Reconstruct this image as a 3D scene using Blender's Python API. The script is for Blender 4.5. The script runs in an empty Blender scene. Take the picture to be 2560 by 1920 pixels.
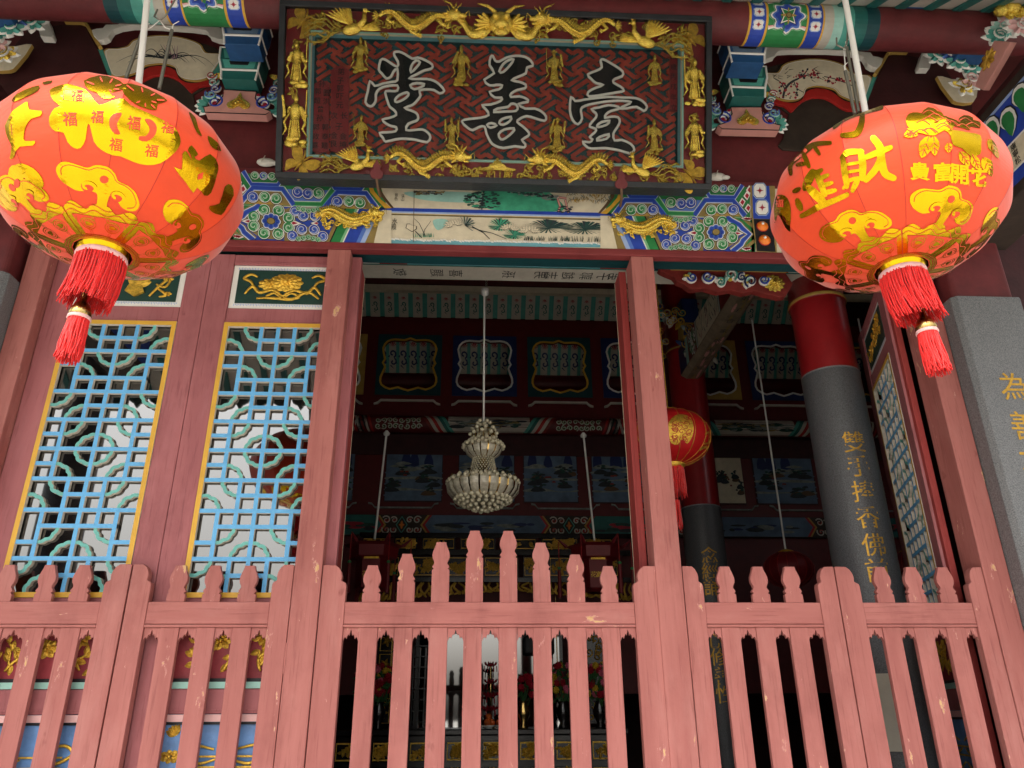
import bpy, bmesh, math, random
from mathutils import Vector, Matrix, Euler
from math import sin, cos, pi, radians, sqrt, atan2
scene = bpy.context.scene
col = scene.collection

# ------------------------------------------------------------------ camera
PITCH, YAW, ROLL, FOC = radians(23.436), radians(3.012), radians(-0.343), 1924.0
CAM = Vector((0, -4.0, 1.6))
_f = Vector((sin(YAW)*cos(PITCH), cos(YAW)*cos(PITCH), sin(PITCH)))
_r = Vector((cos(YAW), -sin(YAW), 0)); _u = _r.cross(_f)
_R = cos(ROLL)*_r + sin(ROLL)*_u; _U = -sin(ROLL)*_r + cos(ROLL)*_u
cam = bpy.data.cameras.new('camera'); camo = bpy.data.objects.new('camera', cam); col.objects.link(camo)
cam.sensor_width = 36; cam.lens = 36*FOC/2560; cam.clip_start = 0.05; cam.clip_end = 2000
camo.matrix_world = Matrix(((_R.x, _U.x, -_f.x, CAM.x), (_R.y, _U.y, -_f.y, CAM.y), (_R.z, _U.z, -_f.z, CAM.z), (0, 0, 0, 1)))
scene.camera = camo

# ------------------------------------------------------------------ daylight: bright overcast sky, soft sun from the front
w = bpy.data.worlds.new('World'); scene.world = w; w.use_nodes = True
wn = w.node_tree.nodes; wl = w.node_tree.links
SUN_EL, SUN_AZ = radians(55), radians(205)          # azimuth measured clockwise from +Y
sky = wn.new('ShaderNodeTexSky'); sky.sky_type = 'NISHITA'; sky.sun_disc = False
sky.sun_elevation = SUN_EL; sky.sun_rotation = SUN_AZ; sky.air_density = 1.6; sky.dust_density = 7.0; sky.ozone_density = 1.0
hs = wn.new('ShaderNodeHueSaturation'); hs.inputs['Saturation'].default_value = 0.3
wl.new(sky.outputs[0], hs.inputs['Color'])
wl.new(hs.outputs[0], wn['Background'].inputs[0]); wn['Background'].inputs[1].default_value = 0.15
sl = bpy.data.lights.new('sun', 'SUN'); so = bpy.data.objects.new('sun', sl); col.objects.link(so)
sl.energy = 1.5; sl.angle = radians(25); sl.color = (1.0, 0.96, 0.90)
so.rotation_euler = Vector((-sin(SUN_AZ)*cos(SUN_EL), -cos(SUN_AZ)*cos(SUN_EL), -sin(SUN_EL))).to_track_quat('-Z', 'Y').to_euler()
vs = scene.view_settings; vs.view_transform = 'Standard'; vs.look = 'None'; vs.gamma = 1.0; vs.exposure = 1.22
scene.cycles.use_denoising = True
scene.cycles.max_bounces = 10; scene.cycles.diffuse_bounces = 4; scene.cycles.glossy_bounces = 5
scene.cycles.transmission_bounces = 8; scene.cycles.caustics_reflective = False; scene.cycles.caustics_refractive = False

# ------------------------------------------------------------------ pixel <-> place
def ray(px, py):
    return _f + _R*((px-1280)/FOC) + _U*((960-py)/FOC)
def at(px, py, Y):
    "the point of the upright plane y = Y that the photograph shows at (px, py)"
    d = ray(px, py); return CAM + d*((Y-CAM.y)/d.y)
def xat(px, py, Y): return at(px, py, Y).x
def zat(px, py, Y): return at(px, py, Y).z
def crop(ox, oy, s):
    return lambda pts: [(ox+a/s, oy+b/s) for a, b in pts]

# ------------------------------------------------------------------ materials
def lin(h):
    h = h.lstrip('#'); c = [int(h[i:i+2], 16)/255 for i in (0, 2, 4)]
    return tuple((x/12.92 if x <= .04045 else ((x+.055)/1.055)**2.4) for x in c)
MATS = {}
def mat(name, c, rough=.6, metal=0., var=.15, vs=9., bump=.15, bs=45., stretch=(1, 1, 1), spec=.4, sheen=0., coat=0., dirt=0., dirtcol='241c18'):
    if isinstance(c, str): c = lin(c)
    m = bpy.data.materials.new(name); m.use_nodes = True; MATS[name] = m
    nt = m.node_tree; N = nt.nodes; L = nt.links; b = N['Principled BSDF']
    g = N.new('ShaderNodeNewGeometry'); mp = N.new('ShaderNodeMapping'); mp.inputs['Scale'].default_value = stretch
    L.new(g.outputs['Position'], mp.inputs[0])
    n = N.new('ShaderNodeTexNoise'); n.inputs['Scale'].default_value = vs; n.inputs['Detail'].default_value = 6; n.inputs['Roughness'].default_value = .62
    L.new(mp.outputs[0], n.inputs['Vector'])
    r = N.new('ShaderNodeValToRGB'); r.color_ramp.elements[0].position = .3; r.color_ramp.elements[1].position = .7
    r.color_ramp.elements[0].color = tuple(max(0, x*(1-var)) for x in c)+(1,); r.color_ramp.elements[1].color = tuple(min(1, x*(1+var)) for x in c)+(1,)
    L.new(n.outputs[0], r.inputs[0]); out = r.outputs[0]
    if dirt > 0:
        n3 = N.new('ShaderNodeTexNoise'); n3.inputs['Scale'].default_value = 2.3; n3.inputs['Detail'].default_value = 8; n3.inputs['Roughness'].default_value = .7
        L.new(g.outputs['Position'], n3.inputs['Vector'])
        r3 = N.new('ShaderNodeValToRGB'); r3.color_ramp.elements[0].position = .48; r3.color_ramp.elements[1].position = .75
        r3.color_ramp.elements[1].color = (dirt, dirt, dirt, 1); L.new(n3.outputs[0], r3.inputs[0])
        mx = N.new('ShaderNodeMixRGB'); L.new(r3.outputs[0], mx.inputs[0]); L.new(out, mx.inputs[1]); mx.inputs[2].default_value = lin(dirtcol)+(1,); out = mx.outputs[0]
    L.new(out, b.inputs['Base Color'])
    b.inputs['Roughness'].default_value = rough; b.inputs['Metallic'].default_value = metal
    b.inputs['Specular IOR Level'].default_value = spec
    if sheen: b.inputs['Sheen Weight'].default_value = sheen; b.inputs['Sheen Roughness'].default_value = .4
    if coat: b.inputs['Coat Weight'].default_value = coat; b.inputs['Coat Roughness'].default_value = .15
    if bump:
        n2 = N.new('ShaderNodeTexNoise'); n2.inputs['Scale'].default_value = bs; n2.inputs['Detail'].default_value = 4
        L.new(mp.outputs[0], n2.inputs['Vector'])
        bp = N.new('ShaderNodeBump'); bp.inputs['Strength'].default_value = bump; bp.inputs['Distance'].default_value = .01
        L.new(n2.outputs[0], bp.inputs['Height']); L.new(bp.outputs[0], b.inputs['Normal'])
    return m

def wood(name, c, c2, stretch, peel=.72, peelcol='d8b585', rough=.62):
    "weathered paint on wood: streaked colour, darker stains, flaked patches that bare the wood"
    m = bpy.data.materials.new(name); m.use_nodes = True; MATS[name] = m
    nt = m.node_tree; N = nt.nodes; L = nt.links; b = N['Principled BSDF']
    g = N.new('ShaderNodeNewGeometry')
    def noise(sc, scale, det=6, ro=.6):
        mp = N.new('ShaderNodeMapping'); mp.inputs['Scale'].default_value = sc; L.new(g.outputs['Position'], mp.inputs[0])
        n = N.new('ShaderNodeTexNoise'); n.inputs['Scale'].default_value = scale; n.inputs['Detail'].default_value = det; n.inputs['Roughness'].default_value = ro
        L.new(mp.outputs[0], n.inputs['Vector']); return n.outputs[0]
    def ramp(i, p0, p1, a=(0, 0, 0, 1), z=(1, 1, 1, 1)):
        r = N.new('ShaderNodeValToRGB'); r.color_ramp.elements[0].position = p0; r.color_ramp.elements[1].position = p1
        r.color_ramp.elements[0].color = a; r.color_ramp.elements[1].color = z; L.new(i, r.inputs[0]); return r.outputs[0]
    def mix(f, a, z, t='MIX'):
        x = N.new('ShaderNodeMixRGB'); x.blend_type = t
        if isinstance(f, float): x.inputs[0].default_value = f
        else: L.new(f, x.inputs[0])
        for k, q in ((1, a), (2, z)):
            if isinstance(q, tuple): x.inputs[k].default_value = q
            else: L.new(q, x.inputs[k])
        return x.outputs[0]
    c = lin(c)+(1,); c2 = lin(c2)+(1,)
    grain = noise(stretch, 9, 8, .65)
    base = mix(ramp(grain, .33, .68), c2, c)
    stain = ramp(noise((1, 1, .55), 1.9, 7, .68), .50, .72, (0, 0, 0, 1), (.72, .72, .72, 1))
    base = mix(stain, base, (c2[0]*.62, c2[1]*.55, c2[2]*.55, 1))
    scuff = ramp(noise(tuple(.3+.7*q for q in stretch), 3.1, 8, .72), .52, .74, (0, 0, 0, 1), (.30, .30, .30, 1))
    base = mix(scuff, base, (min(1, c[0]*1.25), c[1]*1.75, c[2]*1.8, 1))
    lines = ramp(noise(tuple(q if q < 1 else 1.6 for q in stretch), 55, 3, .55), .56, .70, (0, 0, 0, 1), (.38, .38, .38, 1))
    base = mix(lines, base, (c2[0]*.5, c2[1]*.4, c2[2]*.4, 1))
    knot = ramp(noise((1, 1, .5), 13, 3, .5), .69, .75, (0, 0, 0, 1), (.6, .6, .6, 1))
    base = mix(knot, base, (c2[0]*.5, c2[1]*.35, c2[2]*.35, 1))
    chip = noise(tuple(.3+.7*s for s in stretch), 10.5, 7, .72)
    pm = ramp(chip, peel, peel+.012)
    wg = ramp(noise(stretch, 40, 4), .35, .65, lin('b98b55')+(1,), lin(peelcol)+(1,))
    rim = ramp(chip, peel-.022, peel-.006)
    base = mix(rim, base, (min(1, c[0]*1.18), c[1]*1.5, c[2]*1.5, 1))
    base = mix(pm, base, wg)
    L.new(base, b.inputs['Base Color']); b.inputs['Roughness'].default_value = rough; b.inputs['Specular IOR Level'].default_value = .3
    hgt = mix(.35, grain, noise((1, 1, 1), 30, 4)); hgt = mix(pm, hgt, (.1, .1, .1, 1))
    bp = N.new('ShaderNodeBump'); bp.inputs['Strength'].default_value = .28; bp.inputs['Distance'].default_value = .008
    L.new(hgt, bp.inputs['Height']); L.new(bp.outputs[0], b.inputs['Normal'])
    return m
wood('pink_v', 'b06e67', '9d5c56', (1, 1, .08), .648)
wood('pink_h', 'b06e67', '9f5d57', (.08, 1, 1), .655)
wood('pink_door', 'a96668', '97585b', (1, 1, .1), .80)
wood('redwood', '9c3f3c', '8a3431', (1, 1, .08), .70, 'c9a878')
wood('lintel', '873a3a', '6e2c2e', (.08, 1, 1), .77)
mat('maroon', '642628', .6, var=.2, dirt=.35)
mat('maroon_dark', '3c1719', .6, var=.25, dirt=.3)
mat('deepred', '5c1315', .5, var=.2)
mat('red', 'a8231f', .5, var=.2)
mat('red_dull', '7c2b26', .6, var=.3, dirt=.2)
mat('brown_dark', '352a22', .7, var=.3)
mat('brown', '5e4630', .6)
mat('cream', 'd9cdb2', .65, var=.1, vs=14, dirt=.15, dirtcol='9c8a6c')
mat('cream_side', 'd6cdbf', .6, var=.12, vs=30)
mat('white', 'dcd8cf', .6, var=.06, dirt=.1, dirtcol='8a8276')
mat('whitepaint', 'e9e6df', .55, var=.04)
mat('offwhite', 'b9b3a6', .6, var=.1)
mat('black', '17161a', .5, var=.3)
mat('ink', '0f0f14', .4, var=.2)
mat('lacquer', '1a1414', .22, var=.3, coat=.6, bump=.05)
mat('frame_black', '26282b', .5, var=.3, bump=.3)
mat('blue', '2a45a6', .55, var=.18); mat('blue_mid', '5677c4', .55, var=.15); mat('blue_pale', '9db2dc', .55)
mat('navy', '1c2c5c', .5, var=.2); mat('blockblue', '25507f', .5, var=.2)
mat('green', '2c8046', .55, var=.18); mat('green_pale', '7fb98a', .55); mat('green_dark', '1b3b33', .5, var=.2)
mat('teal', '4d9a8c', .55, var=.15); mat('teal_pale', '9cc9bd', .55); mat('teal_dark', '21605a', .55, var=.2); mat('teal_deep', '123f44', .55)
mat('skyteal', '6fa9b5', .6, var=.1)
mat('lattice_blue', '62aadb', .5, var=.1, vs=20); mat('lattice_teal', '67ada4', .5, var=.12, vs=20)
mat('yellow', 'd4a338', .5, var=.1); mat('ochre', 'b08d45', .6, var=.15); mat('khaki', '8d7846', .6, var=.15)
mat('pinkflesh', 'cf9389', .6, var=.08); mat('pinkpale', 'e2b3b0', .6); mat('crimson', 'a31c33', .5, var=.15)
mat('orange', 'd9731f', .35, var=.25)
mat('greywash', '7f857f', .7, var=.4, vs=14); mat('inkwash', '2d3338', .7, var=.4, vs=20); mat('bluewash', '5b6f86', .7, var=.3, vs=6)
mat('greenwash', '3f9a78', .7, var=.35, vs=10); mat('greenink', '24463f', .7, var=.4, vs=16)
mat('carved_red', '8e3138', .55, var=.35, vs=6); mat('carved_blue', '5f86b8', .55, var=.45, vs=5, dirt=.2, dirtcol='c3ccd6')
mat('purplepink', 'b58a97', .6, var=.25, vs=8)
mat('granite', '6f7072', .42, var=.55, vs=160, bump=.08, bs=150, dirt=.2, dirtcol='4c4d50'); mat('granite_in', '58595c', .38, var=.5, vs=150, bump=.06, bs=150)
mat('granite_edge', '94969a', .5, var=.3, vs=160)
mat('gold', 'fdcd5c', .24, metal=.82, var=.3, vs=40, bump=.8, bs=170); mat('gold_leaf', 'e3b446', .34, metal=.7, var=.35, vs=40, bump=.6, bs=120)
mat('foil', 'e3b51a', .22, metal=1, var=.12, vs=5, bump=.22, bs=16, stretch=(1, 1, .5)); mat('goldpaint', 'c79a3a', .4, metal=.5, var=.3, vs=60)
mat('brass', 'cfae6a', .2, metal=1, var=.1)
mat('steel', '8d8b80', .45, metal=.8, var=.2); mat('whitepipe', 'e4e2dd', .35, var=.03)
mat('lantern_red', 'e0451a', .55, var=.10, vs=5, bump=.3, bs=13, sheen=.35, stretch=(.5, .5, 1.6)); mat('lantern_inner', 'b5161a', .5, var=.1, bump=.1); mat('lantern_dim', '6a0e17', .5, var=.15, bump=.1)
mat('fringe_red', 'e0221f', .55, var=.2, vs=120, sheen=.3)
mat('crystal', 'd2c9ac', .06, var=.3, vs=60, bump=.25, bs=160, spec=.9, coat=.8); mat('crystal_pale', 'c3bca8', .15, var=.25, vs=50, bump=.3, bs=140, spec=.9)
mat('paving', 'b9b5ac', .8, var=.15); mat('tile', '51605a', .5, var=.25)
mat('petal_red', 'a3142c', .6, var=.3, vs=60); mat('petal_pink', 'd2667e', .6, var=.3, vs=60); mat('petal_yellow', 'c9a52e', .6, var=.3, vs=60); mat('leaf', '2f5a2c', .6, var=.4, vs=50)
mat('fruit', 'd9682b', .4, var=.2); mat('paper', 'b9b2a3', .7, var=.06); mat('cloth', 'c7c2b8', .7, var=.1)
def glass(name, c, ior, rough, alpha):
    m = bpy.data.materials.new(name); m.use_nodes = True; MATS[name] = m; N = m.node_tree.nodes; L = m.node_tree.links
    N.remove(N['Principled BSDF']); t = N.new('ShaderNodeBsdfTransparent'); t.inputs[0].default_value = lin(c)+(1,)
    gl = N.new('ShaderNodeBsdfGlossy'); gl.inputs['Roughness'].default_value = rough
    fr = N.new('ShaderNodeFresnel'); fr.inputs[0].default_value = ior
    mx = N.new('ShaderNodeMixShader'); L.new(fr.outputs[0], mx.inputs[0]); L.new(t.outputs[0], mx.inputs[1]); L.new(gl.outputs[0], mx.inputs[2])
    L.new(mx.outputs[0], N['Material Output'].inputs[0]); return m
glass('pane_glass', '4a4d50', 2.9, .02, 1); glass('case_glass', 'f2f3f2', 1.25, .01, 1); glass('mirror_glass', '30343a', 4.5, .03, 1)

# ------------------------------------------------------------------ mesh building
def tag(o, label=None, cat=None, group=None, kind=None):
    if label: o['label'] = label
    if cat: o['category'] = cat
    if group: o['group'] = group
    if kind: o['kind'] = kind
    return o
def thing(name, label, cat, loc=(0, 0, 0), rot=(0, 0, 0), group=None):
    o = bpy.data.objects.new(name, None); col.objects.link(o); o.empty_display_size = .1
    o.location = loc; o.rotation_euler = rot; return tag(o, label, cat, group)
def inst(src, parent=None, loc=None, rot=None, scale=None, name=None):
    o = src.copy(); col.objects.link(o); o.parent = parent
    if name: o.name = name
    if loc is not None: o.location = loc
    if rot is not None: o.rotation_euler = rot
    if scale is not None: o.scale = scale
    return o
XZ = lambda a, b, d: (a, d, b)          # an upright face looking towards -Y
class MB:
    def __init__(s): s.v = []; s.f = []; s.m = []; s.s = []; s.mats = []
    def mi(s, m):
        if m not in s.mats: s.mats.append(m)
        return s.mats.index(m)
    def add(s, vs, fs, m, smooth=False):
        o = len(s.v); s.v += [tuple(x) for x in vs]; k = s.mi(m)
        for f in fs: s.f.append([i+o for i in f]); s.m.append(k); s.s.append(smooth)
        return s
    def box(s, a, b, m, M=None, front=None):
        x0, y0, z0 = a; x1, y1, z1 = b
        vs = [Vector(q) for q in ((x0, y0, z0), (x1, y0, z0), (x1, y1, z0), (x0, y1, z0), (x0, y0, z1), (x1, y0, z1), (x1, y1, z1), (x0, y1, z1))]
        if M is not None: vs = [M @ q for q in vs]
        fs = [(0, 1, 5, 4), (1, 2, 6, 5), (2, 3, 7, 6), (3, 0, 4, 7), (4, 5, 6, 7), (3, 2, 1, 0)]
        if front: s.add(vs, fs[:1], front); s.add(vs, fs[1:], m)
        else: s.add(vs, fs, m)
        return s
    def prism(s, poly, d0, d1, m, fm=XZ, side=None, back=True):
        n = len(poly); ar = sum(poly[i][0]*poly[(i+1) % n][1]-poly[(i+1) % n][0]*poly[i][1] for i in range(n))
        if ar < 0: poly = poly[::-1]
        A = [fm(a, b, d0) for a, b in poly]; B = [fm(a, b, d1) for a, b in poly]
        s.add(A, [list(range(n))], m)
        sf = [(i, n+i, n+(i+1) % n, (i+1) % n) for i in range(n)]
        s.add(A+B, sf, side or m)
        if back: s.add(B, [list(range(n))[::-1]], side or m)
        return s
    def flat(s, poly, d, m, fm=XZ):
        n = len(poly); ar = sum(poly[i][0]*poly[(i+1) % n][1]-poly[(i+1) % n][0]*poly[i][1] for i in range(n))
        if ar < 0: poly = poly[::-1]
        s.add([fm(a, b, d) for a, b in poly], [list(range(n))], m); return s
    def stroke(s, pts, wd, d, m, fm=XZ, closed=False, d1=None):
        "a painted line of width wd (number or list); with d1 a raised bar"
        n = len(pts)
        if n < 2: return s
        W = wd if isinstance(wd, (list, tuple)) else [wd]*n
        Lp, Rp = [], []
        for i in range(n):
            a = pts[i-1] if (i > 0 or closed) else pts[i]; b = pts[(i+1) % n] if (i < n-1 or closed) else pts[i]
            dx, dy = b[0]-a[0], b[1]-a[1]; l = math.hypot(dx, dy) or 1e-9; nx, ny = -dy/l*W[i]/2, dx/l*W[i]/2
            Lp.append((pts[i][0]+nx, pts[i][1]+ny)); Rp.append((pts[i][0]-nx, pts[i][1]-ny))
        k = n if closed else n-1
        vs = [fm(a, b, d) for a, b in Lp]+[fm(a, b, d) for a, b in Rp]
        s.add(vs, [(n+i, n+(i+1) % n, (i+1) % n, i) for i in range(k)], m)
        if d1 is not None:
            v2 = vs+[fm(a, b, d1) for a, b in Lp]+[fm(a, b, d1) for a, b in Rp]
            fs = []
            for i in range(k):
                j = (i+1) % n; fs += [(i, j, 2*n+j, 2*n+i), (n+j, n+i, 3*n+i, 3*n+j)]
            if not closed: fs += [(n, 0, 2*n, 3*n), (n-1, 2*n-1, 4*n-1, 3*n-1)]
            s.add(v2, fs, m)
        return s
    def tube(s, pts, r, m, seg=8, cap=True, sq=None, smooth=True):
        pts = [Vector(p) for p in pts]; n = len(pts); Rr = r if isinstance(r, (list, tuple)) else [r]*n
        t0 = (pts[1]-pts[0]).normalized(); up = Vector((0, -1, 0)) if abs(t0.y) < .9 else Vector((1, 0, 0))
        vs = []
        for i in range(n):
            t = (pts[min(i+1, n-1)]-pts[max(i-1, 0)])
            t = t.normalized() if t.length > 1e-9 else t0
            a = t.cross(up); a = a.normalized() if a.length > 1e-6 else Vector((1, 0, 0)); b = a.cross(t).normalized(); 
            if (b-up).length > (b+up).length: pass
            fb = sq if sq else 1
            for k in range(seg):
                q = 2*pi*k/seg; vs.append(pts[i]+a*(cos(q)*Rr[i])+b*(sin(q)*Rr[i]*fb))
        fs = [(i*seg+k, i*seg+(k+1) % seg, (i+1)*seg+(k+1) % seg, (i+1)*seg+k) for i in range(n-1) for k in range(seg)]
        s.add(vs, fs, m, smooth)
        if cap: s.add(vs[:seg], [list(range(seg))[::-1]], m); s.add(vs[-seg:], [list(range(seg))], m)
        return s
    def lathe(s, prof, m, c=(0, 0, 0), n=24, M=None, smooth=True, a0=0):
        vs = []; c = Vector(c)
        for r, z in prof:
            for k in range(n):
                q = a0+2*pi*k/n; p = Vector((r*cos(q), r*sin(q), z)); vs.append((M @ p if M is not None else p)+c)
        fs = [(i*n+k, i*n+(k+1) % n, (i+1)*n+(k+1) % n, (i+1)*n+k) for i in range(len(prof)-1) for k in range(n)]
        return s.add(vs, fs, m, smooth)
    def ball(s, c, r, m, n=8, sc=(1, 1, 1), M=None):
        k = max(4, n//2+1); prof = [(max(1e-4, sin(pi*i/k)), -cos(pi*i/k)) for i in range(k+1)]
        S = Matrix.Diagonal((r*sc[0], r*sc[1], r*sc[2]))
        return s.lathe(prof, m, c, n, (M @ S) if M is not None else S)
    def leaf(s, p, q, wd, m, fm=XZ, d=0, bulge=.01, n=5):
        "a leaf or petal lying in the fm plane with a raised midrib"
        dx, dy = q[0]-p[0], q[1]-p[1]; l = math.hypot(dx, dy) or 1e-9; nx, ny = -dy/l, dx/l
        vs = []; 
        for i in range(n+1):
            t = i/n; hw = wd/2*sin(pi*min(1, t*.92+.06))**.8
            x, y = p[0]+dx*t, p[1]+dy*t
            vs += [fm(x+nx*hw, y+ny*hw, d), fm(x, y, d-bulge*sin(pi*t)**.5), fm(x-nx*hw, y-ny*hw, d)]
        fs = []
        for i in range(n):
            a = 3*i; fs += [(a, a+1, a+4, a+3), (a+1, a+2, a+5, a+4)]
        return s.add(vs, fs, m)
    def build(s, name, parent=None, bevel=0., smooth=False, seg=2, auto=None):
        me = bpy.data.meshes.new(name); me.from_pydata(s.v, [], s.f)
        for k in s.mats: me.materials.append(MATS[k])
        me.polygons.foreach_set('material_index', s.m); me.polygons.foreach_set('use_smooth', [smooth or q for q in s.s])
        me.update(); o = bpy.data.objects.new(name, me); col.objects.link(o); o.parent = parent
        if bevel:
            b = o.modifiers.new('bevel', 'BEVEL'); b.width = bevel; b.segments = seg; b.limit_method = 'ANGLE'; b.angle_limit = radians(40)
        return o
def fixn(o):
    bm = bmesh.new(); bm.from_mesh(o.data); bmesh.ops.remove_doubles(bm, verts=bm.verts, dist=1e-5); bmesh.ops.recalc_face_normals(bm, faces=bm.faces); bm.to_mesh(o.data); bm.free(); return o
def boxo(name, a, b, m, parent=None, bevel=.003, front=None):
    return MB().box(a, b, m, front=front).build(name, parent, bevel) if not bevel else fixn(MB().box(a, b, m, front=front).build(name, parent, bevel))

# ------------------------------------------------------------------ 2-D shapes
def circ(cx, cy, r, n=20, ry=None, a0=0): return [(cx+r*cos(a0+2*pi*i/n), cy+(ry or r)*sin(a0+2*pi*i/n)) for i in range(n)]
def smooth(pts, k=3, closed=True):
    n = len(pts); out = []
    for i in range(n if closed else n-1):
        p0, p1, p2, p3 = (pts[(i-1) % n] if closed or i > 0 else pts[i]), pts[i], pts[(i+1) % n], (pts[(i+2) % n] if closed or i+2 < n else pts[(i+1) % n])
        for j in range(k):
            t = j/k; out.append(tuple(.5*(2*p1[c]+(p2[c]-p0[c])*t+(2*p0[c]-5*p1[c]+4*p2[c]-p3[c])*t*t+(3*p1[c]-p0[c]-3*p2[c]+p3[c])*t**3) for c in (0, 1)))
    if not closed: out.append(pts[-1])
    return out
def spiral(cx, cy, r, turns, a0, sgn=1, n=22, rmin=.15):
    return [(cx+r*(1-(1-rmin)*i/n)*cos(a0+sgn*2*pi*turns*i/n), cy+r*(1-(1-rmin)*i/n)*sin(a0+sgn*2*pi*turns*i/n)) for i in range(n+1)]
def rect(x0, y0, x1, y1): return [(x0, y0), (x1, y0), (x1, y1), (x0, y1)]
def insetp(pts, k):
    cx = sum(p[0] for p in pts)/len(pts); cy = sum(p[1] for p in pts)/len(pts)
    return [(cx+(x-cx)*k, cy+(y-cy)*k) for x, y in pts]
_txt = {}
def glyph(ch, bold=0.):
    "outline of one character as (verts, faces) in a unit box centred on 0"
    key = (ch, bold)
    if key not in _txt:
        cu = bpy.data.curves.new('t', 'FONT'); cu.body = ch; cu.resolution_u = 3; cu.offset = bold; cu.fill_mode = 'FRONT'
        o = bpy.data.objects.new('t', cu); col.objects.link(o)
        dg = bpy.context.evaluated_depsgraph_get(); me = bpy.data.meshes.new_from_object(o.evaluated_get(dg))
        V = [v.co.copy() for v in me.vertices]; Fc = [tuple(p.vertices) for p in me.polygons]
        bpy.data.objects.remove(o); bpy.data.curves.remove(cu); bpy.data.meshes.remove(me)
        if V:
            x0, x1 = min(v.x for v in V), max(v.x for v in V); y0, y1 = min(v.y for v in V), max(v.y for v in V); s = max(x1-x0, y1-y0)
            V = [((v.x-(x0+x1)/2)/s, (v.y-(y0+y1)/2)/s) for v in V]
        _txt[key] = (V, Fc)
    return _txt[key]
def text(mb, ch, x, y, size, d, m, fm=XZ, rot=0., bold=0., sx=1.):
    V, Fc = glyph(ch, bold); c, s_ = cos(rot), sin(rot); A = []
    for a, b in V:
        a *= size*sx; b *= size; A.append(fm(x+a*c-b*s_, y+a*s_+b*c, d))
    f2 = []
    for f in Fc:
        ar = sum(V[f[i]][0]*V[f[(i+1) % len(f)]][1]-V[f[(i+1) % len(f)]][0]*V[f[i]][1] for i in range(len(f)))
        f2.append(f if ar > 0 else f[::-1])
    mb.add(A, f2, m)
def loops_mesh(loops, extrude, offset, m, name, parent, fm, d, bevel=0.):
    "filled outline with holes (even-odd) as a thin solid"
    cu = bpy.data.curves.new('c', 'CURVE'); cu.dimensions = '2D'; cu.fill_mode = 'BOTH'; cu.extrude = extrude; cu.offset = offset; cu.bevel_depth = bevel
    for lp in loops:
        sp = cu.splines.new('POLY'); sp.points.add(len(lp)-1); sp.use_cyclic_u = True
        for p, q in zip(sp.points, lp): p.co = (q[0], q[1], 0, 1)
    o = bpy.data.objects.new('c', cu); col.objects.link(o); dg = bpy.context.evaluated_depsgraph_get()
    me = bpy.data.meshes.new_from_object(o.evaluated_get(dg)); mb = MB()
    mb.add([fm(v.co.x, v.co.y, d-v.co.z) for v in me.vertices], [tuple(p.vertices) for p in me.polygons], m)
    bpy.data.objects.remove(o); bpy.data.curves.remove(cu); bpy.data.meshes.remove(me)
    return fixn(mb.build(name, parent))
rnd = random.Random(7)
# ================================================================== the setting
XC = 0.12                                            # middle of the temple front
tag(boxo('ground', (-400, -400, -.3), (400, 400, 0), 'paving', bevel=0), kind='structure')
tag(boxo('temple_floor', (-9, -1.0, .0), (9, 9, .62), 'granite_edge', bevel=.01), kind='structure')

# ------------------------------------------------------------------ pink picket gates between the door posts
RT, RB, BB, SB = 2.136, 2.030, 2.014, 1.948          # rail top / bottom, bead bottom, scallop bottom
GY0, GY1 = 0.004, 0.046
def gx(px, py=1599): return xat(px, py, 0.0)
def finial(cx, wd, top, parent, lean=0):
    h = wd/2; prof = [(1, RT), (1, top-.142), (.80, top-.137), (1.0, top-.126), (.74, top-.109), (.77, top-.100), (.95, top-.084), (1.0, top-.068), (.95, top-.052), (.78, top-.032), (.62, top-.015), (.56, top)]
    z0 = RT; pr = [(a*h, z) for a, z in prof]
    poly = [(cx-a, z) for a, z in pr]+[(cx+a, z) for a, z in pr[::-1]]
    poly = [(x+lean*(z-RT), z) for x, z in poly]
    o = fixn(MB().prism(poly, GY0+.006, GY1-.008, 'pink_v').build('finial', parent, .001)); return o
def stile(xo, xi, parent, bottom=.70):
    "upright of a gate leaf: straight at the outer side, stepped ogee at the head of the inner side"
    w = xi-xo; T = 2.319
    inner = [(1, bottom), (1, T-.105), (.97, T-.09), (.78, T-.078), (.80, T-.055), (.76, T-.035), (.66, T-.015), (.50, T-.001)]
    poly = [(xo, bottom)]+[(xo+a*w, z) for a, z in inner]+[(xo+.05*w, T), (xo, T-.003)]
    return fixn(MB().prism(poly, 0, GY1+.004, 'pink_v').build('stile', parent, .003))
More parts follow.
